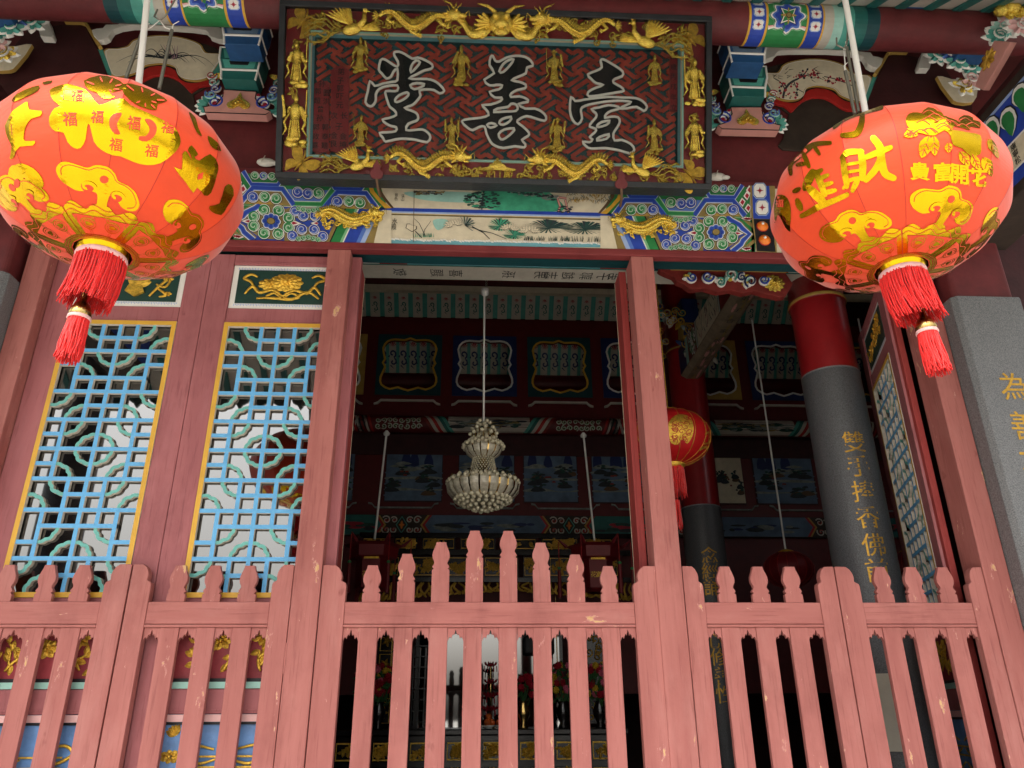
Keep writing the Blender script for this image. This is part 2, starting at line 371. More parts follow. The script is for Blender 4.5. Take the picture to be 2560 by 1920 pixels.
def gate(label, xs, bars, tops, hinge=()):
    "xs: outer and inner edges of both stiles; bars: (x0, x1) of each picket"
    t = thing('picket_gate', label, 'gate', (0, 0, 0), group='pink picket gates across the temple doorways')
    a, b, c, d = xs
    stile(a, b, t); stile(d, c, t)
    fixn(MB().box((b, GY0, RB), (c, GY1, RT), 'pink_h').build('rail', t, .004))
    fixn(MB().box((b, GY0-.004, BB), (c, GY1, RB-.002), 'pink_h').build('bead', t, .005, seg=3))
    fixn(MB().box((b, GY0, .80), (c, GY1, .92), 'pink_h').build('rail', t, .004))
    edges = [b]+[q for p in bars for q in p]+[c]
    for k, (x0, x1) in enumerate(bars):
        j = rnd.uniform(-.0015, .0015)
        fixn(MB().box((x0+j, GY0+.004+abs(j), .92), (x1+j, GY1-.006, BB), 'pink_v').build('picket', t, .0025))
        finial((x0+x1)/2+.003, (x1-x0)*.98, tops[k], t, rnd.uniform(-.012, .012))
    for k in range(len(bars)+1):
        x0, x1 = edges[2*k]+.0012, edges[2*k+1]-.0012; g = x1-x0; H = BB-SB
        pr = [(0, 0), (.05, .22), (.12, .36), (.18, .36), (.225, .22), (.27, .44), (.33, .60), (.38, .60), (.405, .48), (.44, .72), (.47, .88), (.5, 1.0)]
        poly = [(x0, BB-.001)]+[(x0+a*g, SB+z*H*.86) for a, z in pr]+[(x1-a*g, SB+z*H*.86) for a, z in pr[-2::-1]]+[(x1, BB-.001)]
        fixn(MB().prism(poly, GY0+.010, GY1-.012, 'pink_v').build('scallop', t))
    for hx in hinge:
        MB().tube([(hx, -.003, 1.80), (hx, -.003, 1.94)], .006, 'pink_v', 8).build('hinge', t)
    return t
def pxbars(l): return [(gx(a), gx(b)) for a, b in l]
T1 = 2.319
gate('wide middle picket gate with stepped pickets rising to a peak', (gx(791.3), gx(854.8), gx(1592.3), gx(1652)),
     pxbars([(895, 942), (984, 1030), (1071.5, 1118), (1159.3, 1205), (1247.8, 1293.4), (1334, 1379.3), (1421.2, 1467), (1507.5, 1552.3)]),
     [2.319, 2.378, 2.439, 2.5, 2.5, 2.439, 2.378, 2.319])
gate('narrow picket gate just right of the middle gate, before the dark hall', (gx(1721)+.002, gx(1771.6), gx(2066), gx(2114.6)-.001),
     pxbars([(1808, 1854), (1895, 1941), (1979, 2025)]), [T1]*3, (gx(1721)+.004,))
gate('rightmost picket gate, beside the grey granite pillar', (gx(2116.5)+.001, gx(2174), gx(2452.7), gx(2497)),
     pxbars([(2213.6, 2258.5), (2294, 2340.6), (2375, 2420)]), [T1]*3, (gx(2500),))
gate('picket gate just left of the middle gate, before a lattice door', (gx(297.9)+.001, gx(353), gx(664), gx(717)-.002),
     pxbars([(394, 442), (485, 532), (576, 623)]), [T1-.004]*3, (gx(719),))
gate('leftmost picket gate, cut by the left edge of the photo', (gx(-150), gx(-96), gx(232.7), gx(294.6)),
     pxbars([(-58, -10), (-2+10, 54+2), (54+40, 101+40)]) if False else pxbars([(-50, -3), (54, 101), (143, 193)]), [T1-.004]*3)

# ------------------------------------------------------------------ door posts
def post(label, x0, x1, y1=.15, ztop=4.2045):
    o = fixn(MB().box((x0, -.006, .62), (x1, y1, ztop), 'pink_v').build('door_post', None, .005))
    return tag(o, label, 'post', 'pink door posts under the painted beam')
post('pink wooden door post left of the middle opening', -.898, -.760)
post('pink wooden door post right of the middle opening', .947, 1.086)
xr0, xr1 = xat(2396, 1182, 0), xat(2456, 1182, 0)
post('stained red wooden post against the right granite pillar', xr0, xr1, .17)
post('pink wooden post beside the small granite pillar at far left', -2.640, -2.512, .17)
def jamb(label, x0, x1, y0, y1, ztop=4.19):
    o = thing('door_jamb', label, 'jamb', ((x0+x1)/2, y0, .62), group='red inner door jambs')
    fixn(MB().box((x0-(x0+x1)/2, 0, 0), (x1-(x0+x1)/2, y1-y0, ztop-.62), 'redwood').build('board', o, .004))
    fixn(MB().box((x0-(x0+x1)/2+(.0 if x0 > 0 else (x1-x0)-.006), y1-y0+.001, 0), (x0-(x0+x1)/2+(.006 if x0 > 0 else (x1-x0)), y1-y0+.010, ztop-.62), 'cream').build('worn_edge', o))
jamb('red inner jamb with a worn edge, left of the middle opening', -.757, -.715, .152, .30)
jamb('red inner jamb beside the post right of the middle opening', .900, .944, .152, .30)
jamb('red inner jamb at the right, between open lattice door and stained post', xr0-.075, xr0-.035, .16, .22)

# ------------------------------------------------------------------ granite pillars with carved gold couplets
def pillar(label, x0, x1, yf, ztop, chars, first, step, size):
    t = thing('granite_pillar', label, 'pillar', ((x0+x1)/2, yf, .62)); h = (x1-x0)/2; z1 = ztop-.62
    ch = .028
    poly = [(-h+ch, 0), (h-ch, 0), (h, ch), (h, .40), (-h, .40), (-h, ch)]
    fm = lambda a, b, d: (a, b, d)
    fixn(MB().prism(poly, 0, z1, 'granite', fm).build('shaft', t, .004))
    mb = MB(); ok = False
    for k, c in enumerate(chars):
        mb = MB(); text(mb, c, -.0, first-.62-k*step, size, -.0025, 'goldpaint', bold=.004); mb.build('gilt_character', t)
    fixn(MB().box((-h+.03, .03, z1), (h-.03, .38, z1+.62), 'maroon').build('upper_shaft', t, .03, seg=4))
    fixn(MB().box((-h+.015, .015, z1+.60), (h-.015, .395, z1+.64), 'ochre').build('gilt_ring', t, .006))
    return t
px1 = xr1+.004
pillar('square grey granite pillar with gold characters at the right edge', px1, px1+.44, -.13, zat(2440, 740, -.13), '為善不', 3.31, .235, .17)
pillar('grey granite pillar top at the far left edge', -3.06, -2.644, -.13, 3.93, '', 3, .3, .1)

# ------------------------------------------------------------------ lattice doors
LW, LR = 6, 18
def arcpts(cx, cy, qx, qy, n=12):
    "scalloped quarter ring about (cx, cy) towards quadrant (qx, qy) on the lattice grid (row axis points down)"
    P = []
    for i in range(n*2+1):
        a = (pi/2)*i/(n*2); r = .955+.065*abs(sin(6*a))*(.6+.8*sin(2*a))
        P.append((cx+qx*r*cos(a), cy+qy*r*sin(a)))
    return P
ARCS = [(2, 0, -1, 1), (0, 2, 1, -1), (3, 2, -1, 1), (1, 4, 1, -1), (0, 5, 1, 1), (2, 7, -1, -1), (1, 7, 1, 1), (3, 9, -1, -1)]
ARCS = ARCS+[(6-a, b, -c, d) for a, b, c, d in ARCS]; ARCS = ARCS+[(a, 18-b, c, -d) for a, b, c, d in ARCS]
HB = [(2, 4, 1), (0, 6, 2), (0, 1, 3), (5, 6, 3), (1, 5, 4), (0, 6, 5), (2, 4, 6), (0, 6, 7), (0, 1, 8), (5, 6, 8), (0, 6, 9)]
HB = HB+[(a, b, 18-r) for a, b, r in HB if r < 9]
VB = [(2, 0, 2), (4, 0, 2), (1, 2, 5), (5, 2, 5), (2, 4, 7), (4, 4, 7), (1, 7, 11), (5, 7, 11), (2, 11, 14), (4, 11, 14), (1, 13, 16), (5, 13, 16), (2, 16, 18), (4, 16, 18), (3, 0, 18)]
def flowerhead(mb, x, z, r, m, d=0., n=9, rings=3, fm=XZ, sq=.6):
    for q in range(rings):
        rr = r*(1-.28*q); k = n-q
        for i in range(k):
            a = 2*pi*i/k+q*.4; p = (x+rr*.22*cos(a), z+rr*.22*sin(a)*sq); e = (x+rr*cos(a), z+rr*sin(a)*sq)
            mb.leaf(p, e, rr*.55, m, fm, d-.004*q, .006+.003*q)
    c = fm(x, z, d-.012); mb.ball(c, r*.17, m, 8)
def ribbon(mb, pts, wd, m, d=0., fm=XZ, k=5):
    P = smooth(pts, k, False); n = len(P)
    mb.tube([fm(a, b, d-.004-.003*sin(i*.5)) for i, (a, b) in enumerate(P)], [wd/2*(.45+.55*sin(pi*min(1, max(.06, i/(n-1))))**.6) for i in range(n)], m, 6, sq=.55)
def carving(kind, W, H, parent, m='gold_leaf'):
    "gilt relief in a panel W x H centred at 0"
    mb = MB(); w, h = W/2, H/2
    if kind == 'peony':
        flowerhead(mb, .02*W, .14*H, .19*W, m, 0, 12, 4, sq=.62); flowerhead(mb, -.16*W, .08*H, .14*W, m, .002, 9, 3, sq=.55)
        for s in (1, -1):
            ribbon(mb, [(0, -.32*H), (s*.12*W, -.12*H), (s*.26*W, -.20*H), (s*.34*W, -.02*H), (s*.42*W, -.26*H)], .022, m)
            ribbon(mb, [(s*.02*W, -.36*H), (s*.10*W, -.22*H), (s*.18*W, -.34*H), (s*.06*W, -.40*H), (0, -.30*H)], .018, m)
            ribbon(mb, [(s*.30*W, .30*H), (s*.38*W, .38*H), (s*.45*W, .26*H), (s*.37*W, .14*H), (s*.33*W, -.02*H)], .02, m)
        ribbon(mb, [(-.28*W, -.40*H), (-.1*W, -.38*H), (.1*W, -.40*H), (.22*W, -.22*H), (.3*W, -.18*H), (.40*W, -.38*H)], .022, m)
    elif kind == 'fan':
        for i in range(9):
            a = radians(200+i*13); mb.leaf((.06*W, -.06*H), (.06*W+.17*W*cos(a)*-1, -.06*H-.42*H*sin(a)), .05, m)
        mb.prism([(0, -.02*H), (.13*W, -.05*H), (.17*W, -.28*H), (.07*W, -.42*H), (-.04*W, -.25*H)], -.014, 0, m)
        for s, x in ((1, .33*W), (-1, -.2*W)):
            ribbon(mb, [(x-.1*W, -.4*H), (x-.02*W, -.1*H), (x+.05*W, .2*H), (x-.06*W, .4*H), (x-.14*W, .3*H)], .02, m)
            ribbon(mb, [(x-.05*W, .0), (x+.05*W, -.1*H), (x+.1*W, .15*H)], .018, m); ribbon(mb, [(x-.02*W, -.15*H), (x+.08*W, -.35*H), (x, -.4*H)], .018, m)
        flowerhead(mb, .40*W, .18*H, .06*W, m, 0, 6, 2); flowerhead(mb, .42*W, -.3*H, .05*W, m, 0, 6, 2)
        ribbon(mb, [(-.1*W, -.35*H), (-.25*W, -.2*H), (-.3*W, .1*H), (-.4*W, .3*H)], .024, m)
    else:
        r = random.Random(kind)
        for k in range(9):
            x0, z0 = r.uniform(-.42, .42)*W, r.uniform(-.45, -.1)*H; a = r.uniform(.6, 2.5); L = r.uniform(.25, .55)*H; c = r.uniform(-.8, .8)
            P = [(x0+L*t*cos(a+c*t), z0+L*t*sin(a+c*t)) for t in (0, .33, .66, 1)]
            P = [(max(-w*.93, min(w*.93, x)), max(-h*.92, min(h*.92, z))) for x, z in P]; ribbon(mb, P, .016, m)
            for t in (1, 2, 3):
                bx, bz = P[t]; aa = r.uniform(0, 6.28); mb.leaf((bx, bz), (bx+.05*cos(aa), bz+.05*sin(aa)), .03, m)
        for k in range(4): flowerhead(mb, r.uniform(-.36, .36)*W, r.uniform(-.2, .36)*H, .06, m, 0, 7, 2, sq=.8)
    return fixn(mb.build('gilt_carving', parent))
def lattice_door(label, carve, lower, x0=0, width=.91, loc=(0, 0, 0), rotz=0., backing='black', group=None):
    """one folding door leaf, hinge corner at loc, leaf along local +x, face towards local -y"""
    t = thing('lattice_door', label, 'door', loc, (0, 0, rotz), group); P = 'pink_door'
    zt, sw = 4.205, .135; zl0, zl1 = 2.165, 3.735                       # lattice opening
    fixn(MB().box((0, 0, .64), (sw, .055, zt), P).build('stile', t, .004)); fixn(MB().box((width-sw, 0, .64), (width, .055, zt), P).build('stile', t, .004))
    a, b = sw+.001, width-sw-.001
    for z0, z1 in ((4.135, zt), (3.735, 3.835), (2.065, 2.165), (1.625, 1.735), (.64, .76)):
        fixn(MB().box((a, .004, z0), (b, .051, z1), P).build('rail', t, .004)); 
        fixn(MB().box((a, -.001, z0+.012), (b, .003, z0+.020), P).build('bead', t, .001))
    cx = width/2; W = b-a
    # carved head panel
    hp = fixn(MB().box((a, .012, 3.836), (b, .045, 4.134), 'whitepaint').build('head_panel', t, .004)); H = .298
    fixn(MB().box((a+.035, .006, 3.870), (b-.035, .0115, 4.100), 'green_dark').build('ground_board', hp, .002))
    mb = MB()
    for k in range(60):                                                  # blue brush ticks round the white border
        x = a+.03+(W-.06)*k/59
        mb.flat(rect(x, 3.868, x+.004, 3.852+.006*(k % 2)), .0108, 'blue_pale'); mb.flat(rect(x, 4.102, x+.004, 4.118-.005*(k % 2)), .0108, 'blue_pale')
    mb.build('border_ticks', hp)
    c = carving(carve, W-.09, .21, hp); c.location = (cx, .005, 3.985)
    # lattice
    fr = .026; mb = MB()
    for q in (((a, -.004, zl0), (a+fr, .022, zl1)), ((b-fr, -.004, zl0), (b, .022, zl1)), ((a+fr, -.0035, zl1-fr), (b-fr, .022, zl1)), ((a+fr, -.0035, zl0), (b-fr, .022, zl0+fr))): mb.box(*q, 'cream_side', front='yellow')
    lf = mb.build('lattice_frame', t)
    ux = (W-2*fr)/LW; uz = (zl1-zl0-2*fr)/LR; gx_ = lambda c: a+fr+c*ux; gz = lambda r_: zl1-fr-r_*uz; bw = .0110
    for c0, c1, r_ in HB:
        fixn(MB().box((gx_(c0)-(bw if 0 < c0 else 0), .001, gz(r_)-bw), (gx_(c1)+(bw if c1 < 6 else 0), .026, gz(r_)+bw), 'cream_side', front='lattice_blue').build('lattice_bar', t))
    for c0, r0, r1 in VB:
        fixn(MB().box((gx_(c0)-bw, .0018, gz(r1)+(bw if r1 < 18 else 0)), (gx_(c0)+bw, .025, gz(r0)-(bw if r0 > 0 else 0)), 'cream_side', front='lattice_blue').build('lattice_bar', t))
    for cx_, cy_, qx, qy in ARCS:
        Q = [(gx_(u), gz(v)) for u, v in arcpts(cx_, cy_, qx, qy)]
        m2 = MB(); n = len(Q); Lp = []; Rp = []
        for i in range(n):
            u, v = Q[max(0, i-1)], Q[min(n-1, i+1)]; dx, dz = v[0]-u[0], v[1]-u[1]; l = math.hypot(dx, dz)
            Lp.append((Q[i][0]-dz/l*.0092, Q[i][1]+dx/l*.0092)); Rp.append((Q[i][0]+dz/l*.0092, Q[i][1]-dx/l*.0092))
        fixn(m2.prism(Lp+Rp[::-1], .004, .030, 'lattice_teal', side='cream_side').build('lattice_curve', t))
    MB().box((a+.003, .0310, zl0+.003), (b-.003, .0335, zl1-.003), 'pane_glass').build('glass_pane', t)
    MB().box((a+.003, .0535, zl0+.003), (b-.003, .0545, zl1-.003), backing).build('backing', t)
    # waist and skirt panels
    wp = fixn(MB().box((a, .02, 1.736), (b, .045, 2.064), 'carved_red').build('waist_panel', t))
    MB().box((a+.01, .010, 1.738), (b-.01, .0195, 1.768), 'whitepaint', front='teal_pale').build('panel_edge', wp); MB().box((a+.01, .010, 1.769), (b-.01, .0196, 1.784), 'black').build('panel_edge', wp)
    c = carving(lower, W-.06, .27, wp); c.location = (cx, .018, 1.925)
    sp = fixn(MB().box((a, .02, .761), (b, .045, 1.624), 'carved_blue').build('skirt_panel', t))
    MB().box((a+.01, .008, 1.590), (b-.01, .0195, 1.622), 'whitepaint', front='pinkpale').build('panel_edge', sp); MB().box((a+.01, .012, 1.577), (b-.01, .0196, 1.589), 'black').build('panel_edge', sp)
    mb = MB()
    for s in (1, -1):
        for (dx, dz) in ((.24, 1.53),):
            for i in range(5): mb.leaf((cx+s*dx, dz), (cx+s*(dx+.05*cos(.4+i*.35)), dz+.05*sin(.4+i*.35)), .03, 'gold_leaf', d=.018)
        ribbon(mb, [(cx+s*.05, 1.47), (cx+s*.16, 1.49), (cx+s*.2, 1.45), (cx+s*.12, 1.41), (cx+s*.03, 1.43)], .016, 'gold_leaf', .018)
        ribbon(mb, [(cx+s*.02, 1.36), (cx+s*.12, 1.33), (cx+s*.22, 1.37), (cx+s*.26, 1.27)], .016, 'gold_leaf', .018)
        flowerhead(mb, cx+s*.25, 1.44, .05, 'gold_leaf', .018, 7, 2)
    for z in (1.395, 1.44): mb.box((cx-.16, .010, z-.004), (cx+.16, .018, z+.004), 'gold_leaf')
    mb.build('gilt_carving', sp)
    return t
DY = .075
lattice_door('blue lattice door beside the post left of the middle opening, peony carving at its head', 'peony', 'w1', loc=(-1.606, DY, 0), width=.90)
lattice_door('leftmost blue lattice door, its head carving half hidden by the lantern tassel', 'fan', 'w2', loc=(-2.508, DY, 0), width=.90)
lattice_door('open lattice door leaf folded inward behind the right lantern tassel', 'x3', 'w3', loc=(xr0-.09+.27, .19+.86, 0), rotz=radians(-107.5), width=.90, backing='cream')

# ------------------------------------------------------------------ painted beam over the doors
Z0, ZS, Z1 = 4.257, 4.505, 4.752
XL, XR = -3.05, 3.29
lt = fixn(MB().box((XL, -.012, 4.205), (XR, .05, 4.255), 'lintel').build('door_lintel', None, .006)); tag(lt, 'long dark red lintel board under the painted beam', 'lintel')
beam = thing('painted_beam', 'wide painted beam with blue and green scrolls and lotus scene, over the doors', 'beam', (0, 0, 0))
MB().box((XL, 0, Z0), (XR, .22, ZS-.001), 'teal_deep', front='cream').build('lower_board', beam)
fixn(MB().box((XL, 0, ZS), (XR, .22, Z1), 'cream').build('upper_board', beam, .003))
def beamfm(mir, ox=1240, oy=420, s=3.072):
    def f(a, b, d):
        p = at(ox+a/s, oy+b/s, 0); x = 2*XC-p.x if mir else p.x
        y = d*.0011; up = p.z > ZS
        return (x, -y, p.z)
    return f
SWC = [0]
def swirl(mb, x, y, r, c1, c2, a0, sg, d, fm):
    SWC[0] = (SWC[0]+1) % 97; d += SWC[0]*.008
    mb.flat(circ(x, y, r*1.10, 18), d, 'ink', fm); mb.flat(circ(x, y, r*1.0, 18), d+1, 'whitepaint', fm)
    mb.flat(circ(x, y, r*.89, 16), d+2, c1, fm)
    mb.stroke(spiral(x, y, r*.62, 1.15, a0, sg, 16, .2), [r*.26*(1-.6*i/16) for i in range(17)], d+3, c2, fm)
    mb.stroke(spiral(x, y, r*.86, 1.2, a0, sg, 16, .22), [r*.09*(1-.2*i/16) for i in range(17)], d+4, 'whitepaint', fm)
def bud(mb, x, y, L, s, d, fm):
    for k, (m, q) in enumerate((('ink', 1.12), ('whitepaint', 1.0), ('crimson', .6))):
        h = L*.28*q; mb.flat([(x-s*L*.1*q, y), (x+s*L*.15*q, y-h), (x+s*L*.45*q, y-h*.7), (x+s*L*q*.95, y), (x+s*L*.45*q, y+h*.7), (x+s*L*.15*q, y+h)], d+k, m, fm)
def band(mb, pts, wd, cols, d, fm):
    "parallel painted lines, widest first"
    for k, (m, q) in enumerate(cols): mb.stroke(pts, wd*q, d+k, m, fm)
BL = [('ink', 1.12), ('whitepaint', 1.04), ('blue_mid', .84), ('blue', .56)]; GN = [('ink', 1.12), ('whitepaint', 1.04), ('green_pale', .84), ('green', .58)]
def beam_half(mir, name):
    fm = beamfm(mir); mb = MB()
    # lower band ---------------------------------------------------
    mb.flat([(1000, 375), (1990, 385), (1990, 645), (960, 632)], 1, 'blue', fm)
    mb.flat([(1960, 385), (1990, 385), (1990, 648), (1960, 648)], 2, 'green', fm)
    mb.flat([(1770, 385), (1975, 385), (1985, 470), (1985, 645), (1800, 645), (1960, 515)], 2, 'green', fm)
    for y0, y1 in ((384, 400), (626, 646)):
        mb.stroke([(1985, 460 if y0 < 500 else 560), (1905, y0+(10 if y0 < 500 else 0))], 26, 3, 'khaki', fm)
    band(mb, [(1770, 380), (1800, 405), (1868, 442), (1890, 470), (1945, 512), (1895, 560), (1880, 590), (1812, 645)], 52, [('khaki', 1.3), ('ink', 1.0), ('whitepaint', .92), ('blue_mid', .7), ('blue', .45)], 3, fm)
    for yy, sg in ((395, 1), (628, -1)):
        for k in range(3): bud(mb, 1925+k*14, yy+sg*2*k, 50, -1, 8, fm)
    mb.flat(circ(1685, 502, 182, 26, 128), 3, 'khaki', fm)
    for k in range(8):
        a = 2*pi*(k+.5)/8; swirl(mb, 1685+138*cos(a), 502+94*sin(a), 44, 'green', 'green_pale', a+pi/2, 1 if cos(a) > 0 else -1, 4, fm)
    for k in range(8):
        a = 2*pi*k/8
        for j, (m, q) in enumerate((('ink', 1.2), ('whitepaint', 1.02), ('blue_mid', .8), ('blue', .52))): mb.flat(circ(1685+46*cos(a), 502+40*sin(a), 25*q, 14), 9+j, m, fm)
    mb.flat(circ(1685, 502, 31, 16, 27), 13, 'ink', fm); mb.flat(circ(1685, 502, 27, 16, 23), 14, 'khaki', fm)
    bud(mb, 1532, 505, 72, -1, 6, fm); bud(mb, 1842, 508, 60, 1, 6, fm); bud(mb, 1345, 498, 56, 1, 6, fm)
    mb.flat(smooth([(1290, 385), (1550, 385), (1560, 420), (1480, 470), (1380, 470), (1300, 430)], 3), 2, 'khaki', fm); mb.flat(smooth([(1270, 640), (1570, 645), (1570, 590), (1480, 530), (1370, 530), (1290, 570)], 3), 2, 'khaki', fm)
    for x, y, sg in ((1365, 442, 1), (1452, 446, -1), (1303, 398, 1), (1512, 412, -1), (1372, 545, 1), (1462, 548, -1), (1308, 592, 1), (1530, 598, -1)): swirl(mb, x, y, 40, 'blue', 'blue_mid', .6 if sg > 0 else 2.6, sg, 4, fm)
    for yy in (404, 612):
        for k in range(5):
            x = 1340+k*36; q = 1 if yy > 500 else -1; swirl(mb, x, yy-q*(16-abs(k-2)*8)+q*10, 21, 'green', 'green_pale', 1.5, 1, 8, fm)
    # green / blue / ochre bands running slantwise to the lotus scene
    for k, (m, x) in enumerate((('khaki', 1290), ('ink', 1262), ('green', 1252), ('green_pale', 1185), ('whitepaint', 1166), ('blue', 1156), ('blue_mid', 1065), ('blue_pale', 1035), ('khaki', 1000), ('cream', 962))):
        mb.flat([(900, 372), (x-115, 372), (x, 634), (900, 632)] if k < 9 else [(800, 372), (x-90, 372), (x-30, 632), (800, 632)], 3+k*.4, m, fm)
    # upper band ---------------------------------------------------
    d = 1
    mb.flat([(760, 130), (1945, 150), (1950, 384), (800, 356)], d, 'cream', fm)
    mb.flat([(900, 130), (1945, 150), (1950, 384), (830, 358)], d+1, 'green', fm)
    mb.flat([(870, 130), (925, 130), (905, 230), (860, 290), (800, 352), (780, 352), (840, 280), (880, 220)], d+2, 'brown', fm); mb.flat([(800, 352), (880, 290), (930, 230), (960, 130), (990, 130), (960, 240), (905, 300), (850, 356)], d+2, 'yellow', fm)
    for x0 in (905, 1520):
        mb.flat([(x0-10, 372), (x0+85, 240), (x0+300, 243), (x0+400, 376)], d+2, 'khaki', fm)
        band(mb, [(x0, 368), (x0+85, 252), (x0+298, 254), (x0+390, 372)], 46, BL, d+3+x0*.0001, fm)
        for k, (dx, dy, m, p) in enumerate(((130, 78, 'green', 'green_pale'), (212, 70, 'green', 'green_pale'), (298, 76, 'blue', 'blue_mid'))): swirl(mb, x0+dx, 252+dy, 42, m, p, .4+k, -1, d+7, fm)
        mb.flat([(x0+75, 372), (x0+110, 350), (x0+310, 352), (x0+350, 376)], d+6, 'ochre', fm)
    mb.flat([(1225, 240), (1612, 250), (1540, 376), (1300, 370)], d+2, 'blue_mid', fm)
    band(mb, [(1235, 236), (1318, 352), (1528, 358), (1608, 246)], 46, GN, d+2.55, fm)
    for k, (x, y, m, p) in enumerate(((1340, 272, 'green', 'green_pale'), (1418, 280, 'blue', 'blue_mid'), (1492, 274, 'blue', 'blue_mid'))): swirl(mb, x, y, 42, m, p, 1+k, 1, d+7, fm)
    for x0 in (1000, 1610):
        band(mb, [(x0-30, 130), (x0+30, 226), (x0+220, 230), (x0+280, 136)], 36, BL, d+3.4+x0*.0001, fm)
        for k in range(3): swirl(mb, x0+70+k*62, 166, 30, ('green', 'blue', 'green')[k], 'green_pale', 1.2*k, 1, d+7, fm)
    for x, y in ((1925, 225), (1890, 275), (1935, 320), (1945, 180)):
        for k, (m, q) in enumerate((('ink', 60), ('whitepaint', 55), ('crimson', 34))): mb.flat([(x-q*.55, y), (x-q*.1, y-q*.7), (x+q*.4, y-q*.2), (x, y+q*.6)], d+9+k, m, fm)
    mb.stroke([(1240-800, 384-18), (1240+700, 386)], 5, 12, 'khaki', fm) if False else None
    # collar of medallions and bosses ---------------------------------
    mb.flat([(1944, 146), (2135, 150), (2150, 660), (1996, 652), (1958, 400)], 14, 'khaki', fm)
    mb.flat([(1960, 148), (2090, 150), (2112, 404), (1970, 400)], 15, 'blue', fm); mb.flat([(1972, 404), (2112, 406), (2140, 656), (1998, 648)], 15, 'black', fm)
    for (x, y) in ((2018, 188), (2036, 318)):
        o = [(-44, -30), (-26, -52), (26, -52), (44, -30), (46, 30), (28, 52), (-24, 52), (-44, 30)]
        for k, (m, q) in enumerate((('blue_pale', 1.18), ('ink', 1.06), ('whitepaint', 1.0))): mb.flat([(x+a*q, y+b*q) for a, b in o], 16+k, m, fm)
        for i in range(4):
            a = pi/2*i; mb.flat([(x+30*cos(a), y+30*sin(a)), (x+11*cos(a+.5), y+11*sin(a+.5)), (x, y), (x+11*cos(a-.5), y+11*sin(a-.5))], 19, 'crimson', fm); a += pi/4
            mb.flat([(x+19*cos(a), y+19*sin(a)), (x+6*cos(a+.5), y+6*sin(a+.5)), (x, y), (x+6*cos(a-.5), y+6*sin(a-.5))], 19, 'crimson', fm)
    mb.build(name, beam)
    for (x, y) in ((2038, 462), (2055, 568)):
        c = Vector(fm(x, y, 16)); o = MB().lathe([(.036, 0), (.034, .010), (.02, .020), (.001, .024)], 'orange', n=18, M=Matrix.Rotation(pi/2, 3, 'X'), c=(0, 0, 0)).build('painted_boss', beam); o.location = c
        k = MB().lathe([(.038, 0), (.038, .008), (.001, .0085)], 'red', n=18, M=Matrix.Rotation(pi/2, 3, 'X')).build('boss_rim', o)
        k.location = (0, .003, 0); MB().ball((-.004, -.024, .006), .009, 'whitepaint', 8).build('boss_pearl', o)
    # past the collar: plain blue and green stripes towards the pillar
    mb = MB()
    for k in range(6):
        x = 1.99+k*.22; X = (lambda q: 2*XC-q) if mir else (lambda q: q)
        mb.box((min(X(x), X(x+.22)), -.0022, Z0), (max(X(x), X(x+.22)), -.0012, ZS-.002), ('khaki', 'teal', 'green_dark', 'teal_dark', 'teal', 'teal_deep')[k])
        mb.box((min(X(x), X(x+.22)), -.0022, ZS), (max(X(x), X(x+.22)), -.0012, Z1), ('green', 'skyteal', 'blockblue', 'navy', 'blockblue', 'navy')[k])
    mb.build('end_stripes', beam)
beam_half(False, 'painted_scrolls'); beam_half(True, 'painted_scrolls')
# the two scenes in the middle
fm = beamfm(False, 560, 420, 3.072); mb = MB()
mb.stroke([(1140, 316), (3060, 362)], 26, 2, 'blue', fm); mb.stroke([(1140, 334), (3060, 380)], 12, 1.6, 'blue_pale', fm)
mb.stroke([(1150, 352), (3060, 400)], 9, 2, 'khaki', fm); mb.stroke([(1150, 358), (3060, 406)], 3, 3, 'ink', fm)
mb.flat([(1160, 540), (1500, 552), (2200, 575), (3000, 582), (3000, 612), (2200, 606), (1170, 580)], 2, 'skyteal', fm)
r = random.Random(3)
for k in range(90):
    x = 1170+k*20.5; y = 545+(x-1160)*.021+r.uniform(-5, 5); mb.flat([(x, y-7), (x+r.uniform(10, 30), y-3), (x+20, y+r.uniform(4, 14)), (x, y+6)], 3, 'whitepaint', fm)
def lotusleaf(cx, cy, rx, ry, m, n=26):
    for i in range(n):
        a = pi*(1.02*i/(n-1))-.02+pi; e = (cx+rx*cos(a)*r.uniform(.85, 1.05), cy-ry*sin(a)*-1*r.uniform(.8, 1.05)); 
        mb.flat([(cx-4, cy), (e[0]-rx*.06, e[1]), (e[0]+rx*.07, e[1]+3), (cx+4, cy+3)], 4+.05*i, m if i % 3 else 'inkwash', fm)
    for i in range(14):
        a = pi*i/13; e = (cx+rx*.9*cos(a), cy+ry*.55*sin(a)); mb.flat([(cx-3, cy), (e[0]-7, e[1]), (e[0]+8, e[1]+2), (cx+3, cy)], 4+.04*i, 'greenink' if i % 2 else m, fm)
lotusleaf(2490, 465, 190, 68, 'greenink'); lotusleaf(2770, 475, 175, 66, 'greenink'); lotusleaf(2120, 450, 100, 62, 'greenwash'); lotusleaf(2230, 520, 90, 50, 'greenwash')
mb.flat(smooth([(1610, 400), (1700, 395), (1720, 430), (1650, 480), (1615, 450)], 3), 2.5, 'teal_pale', fm)
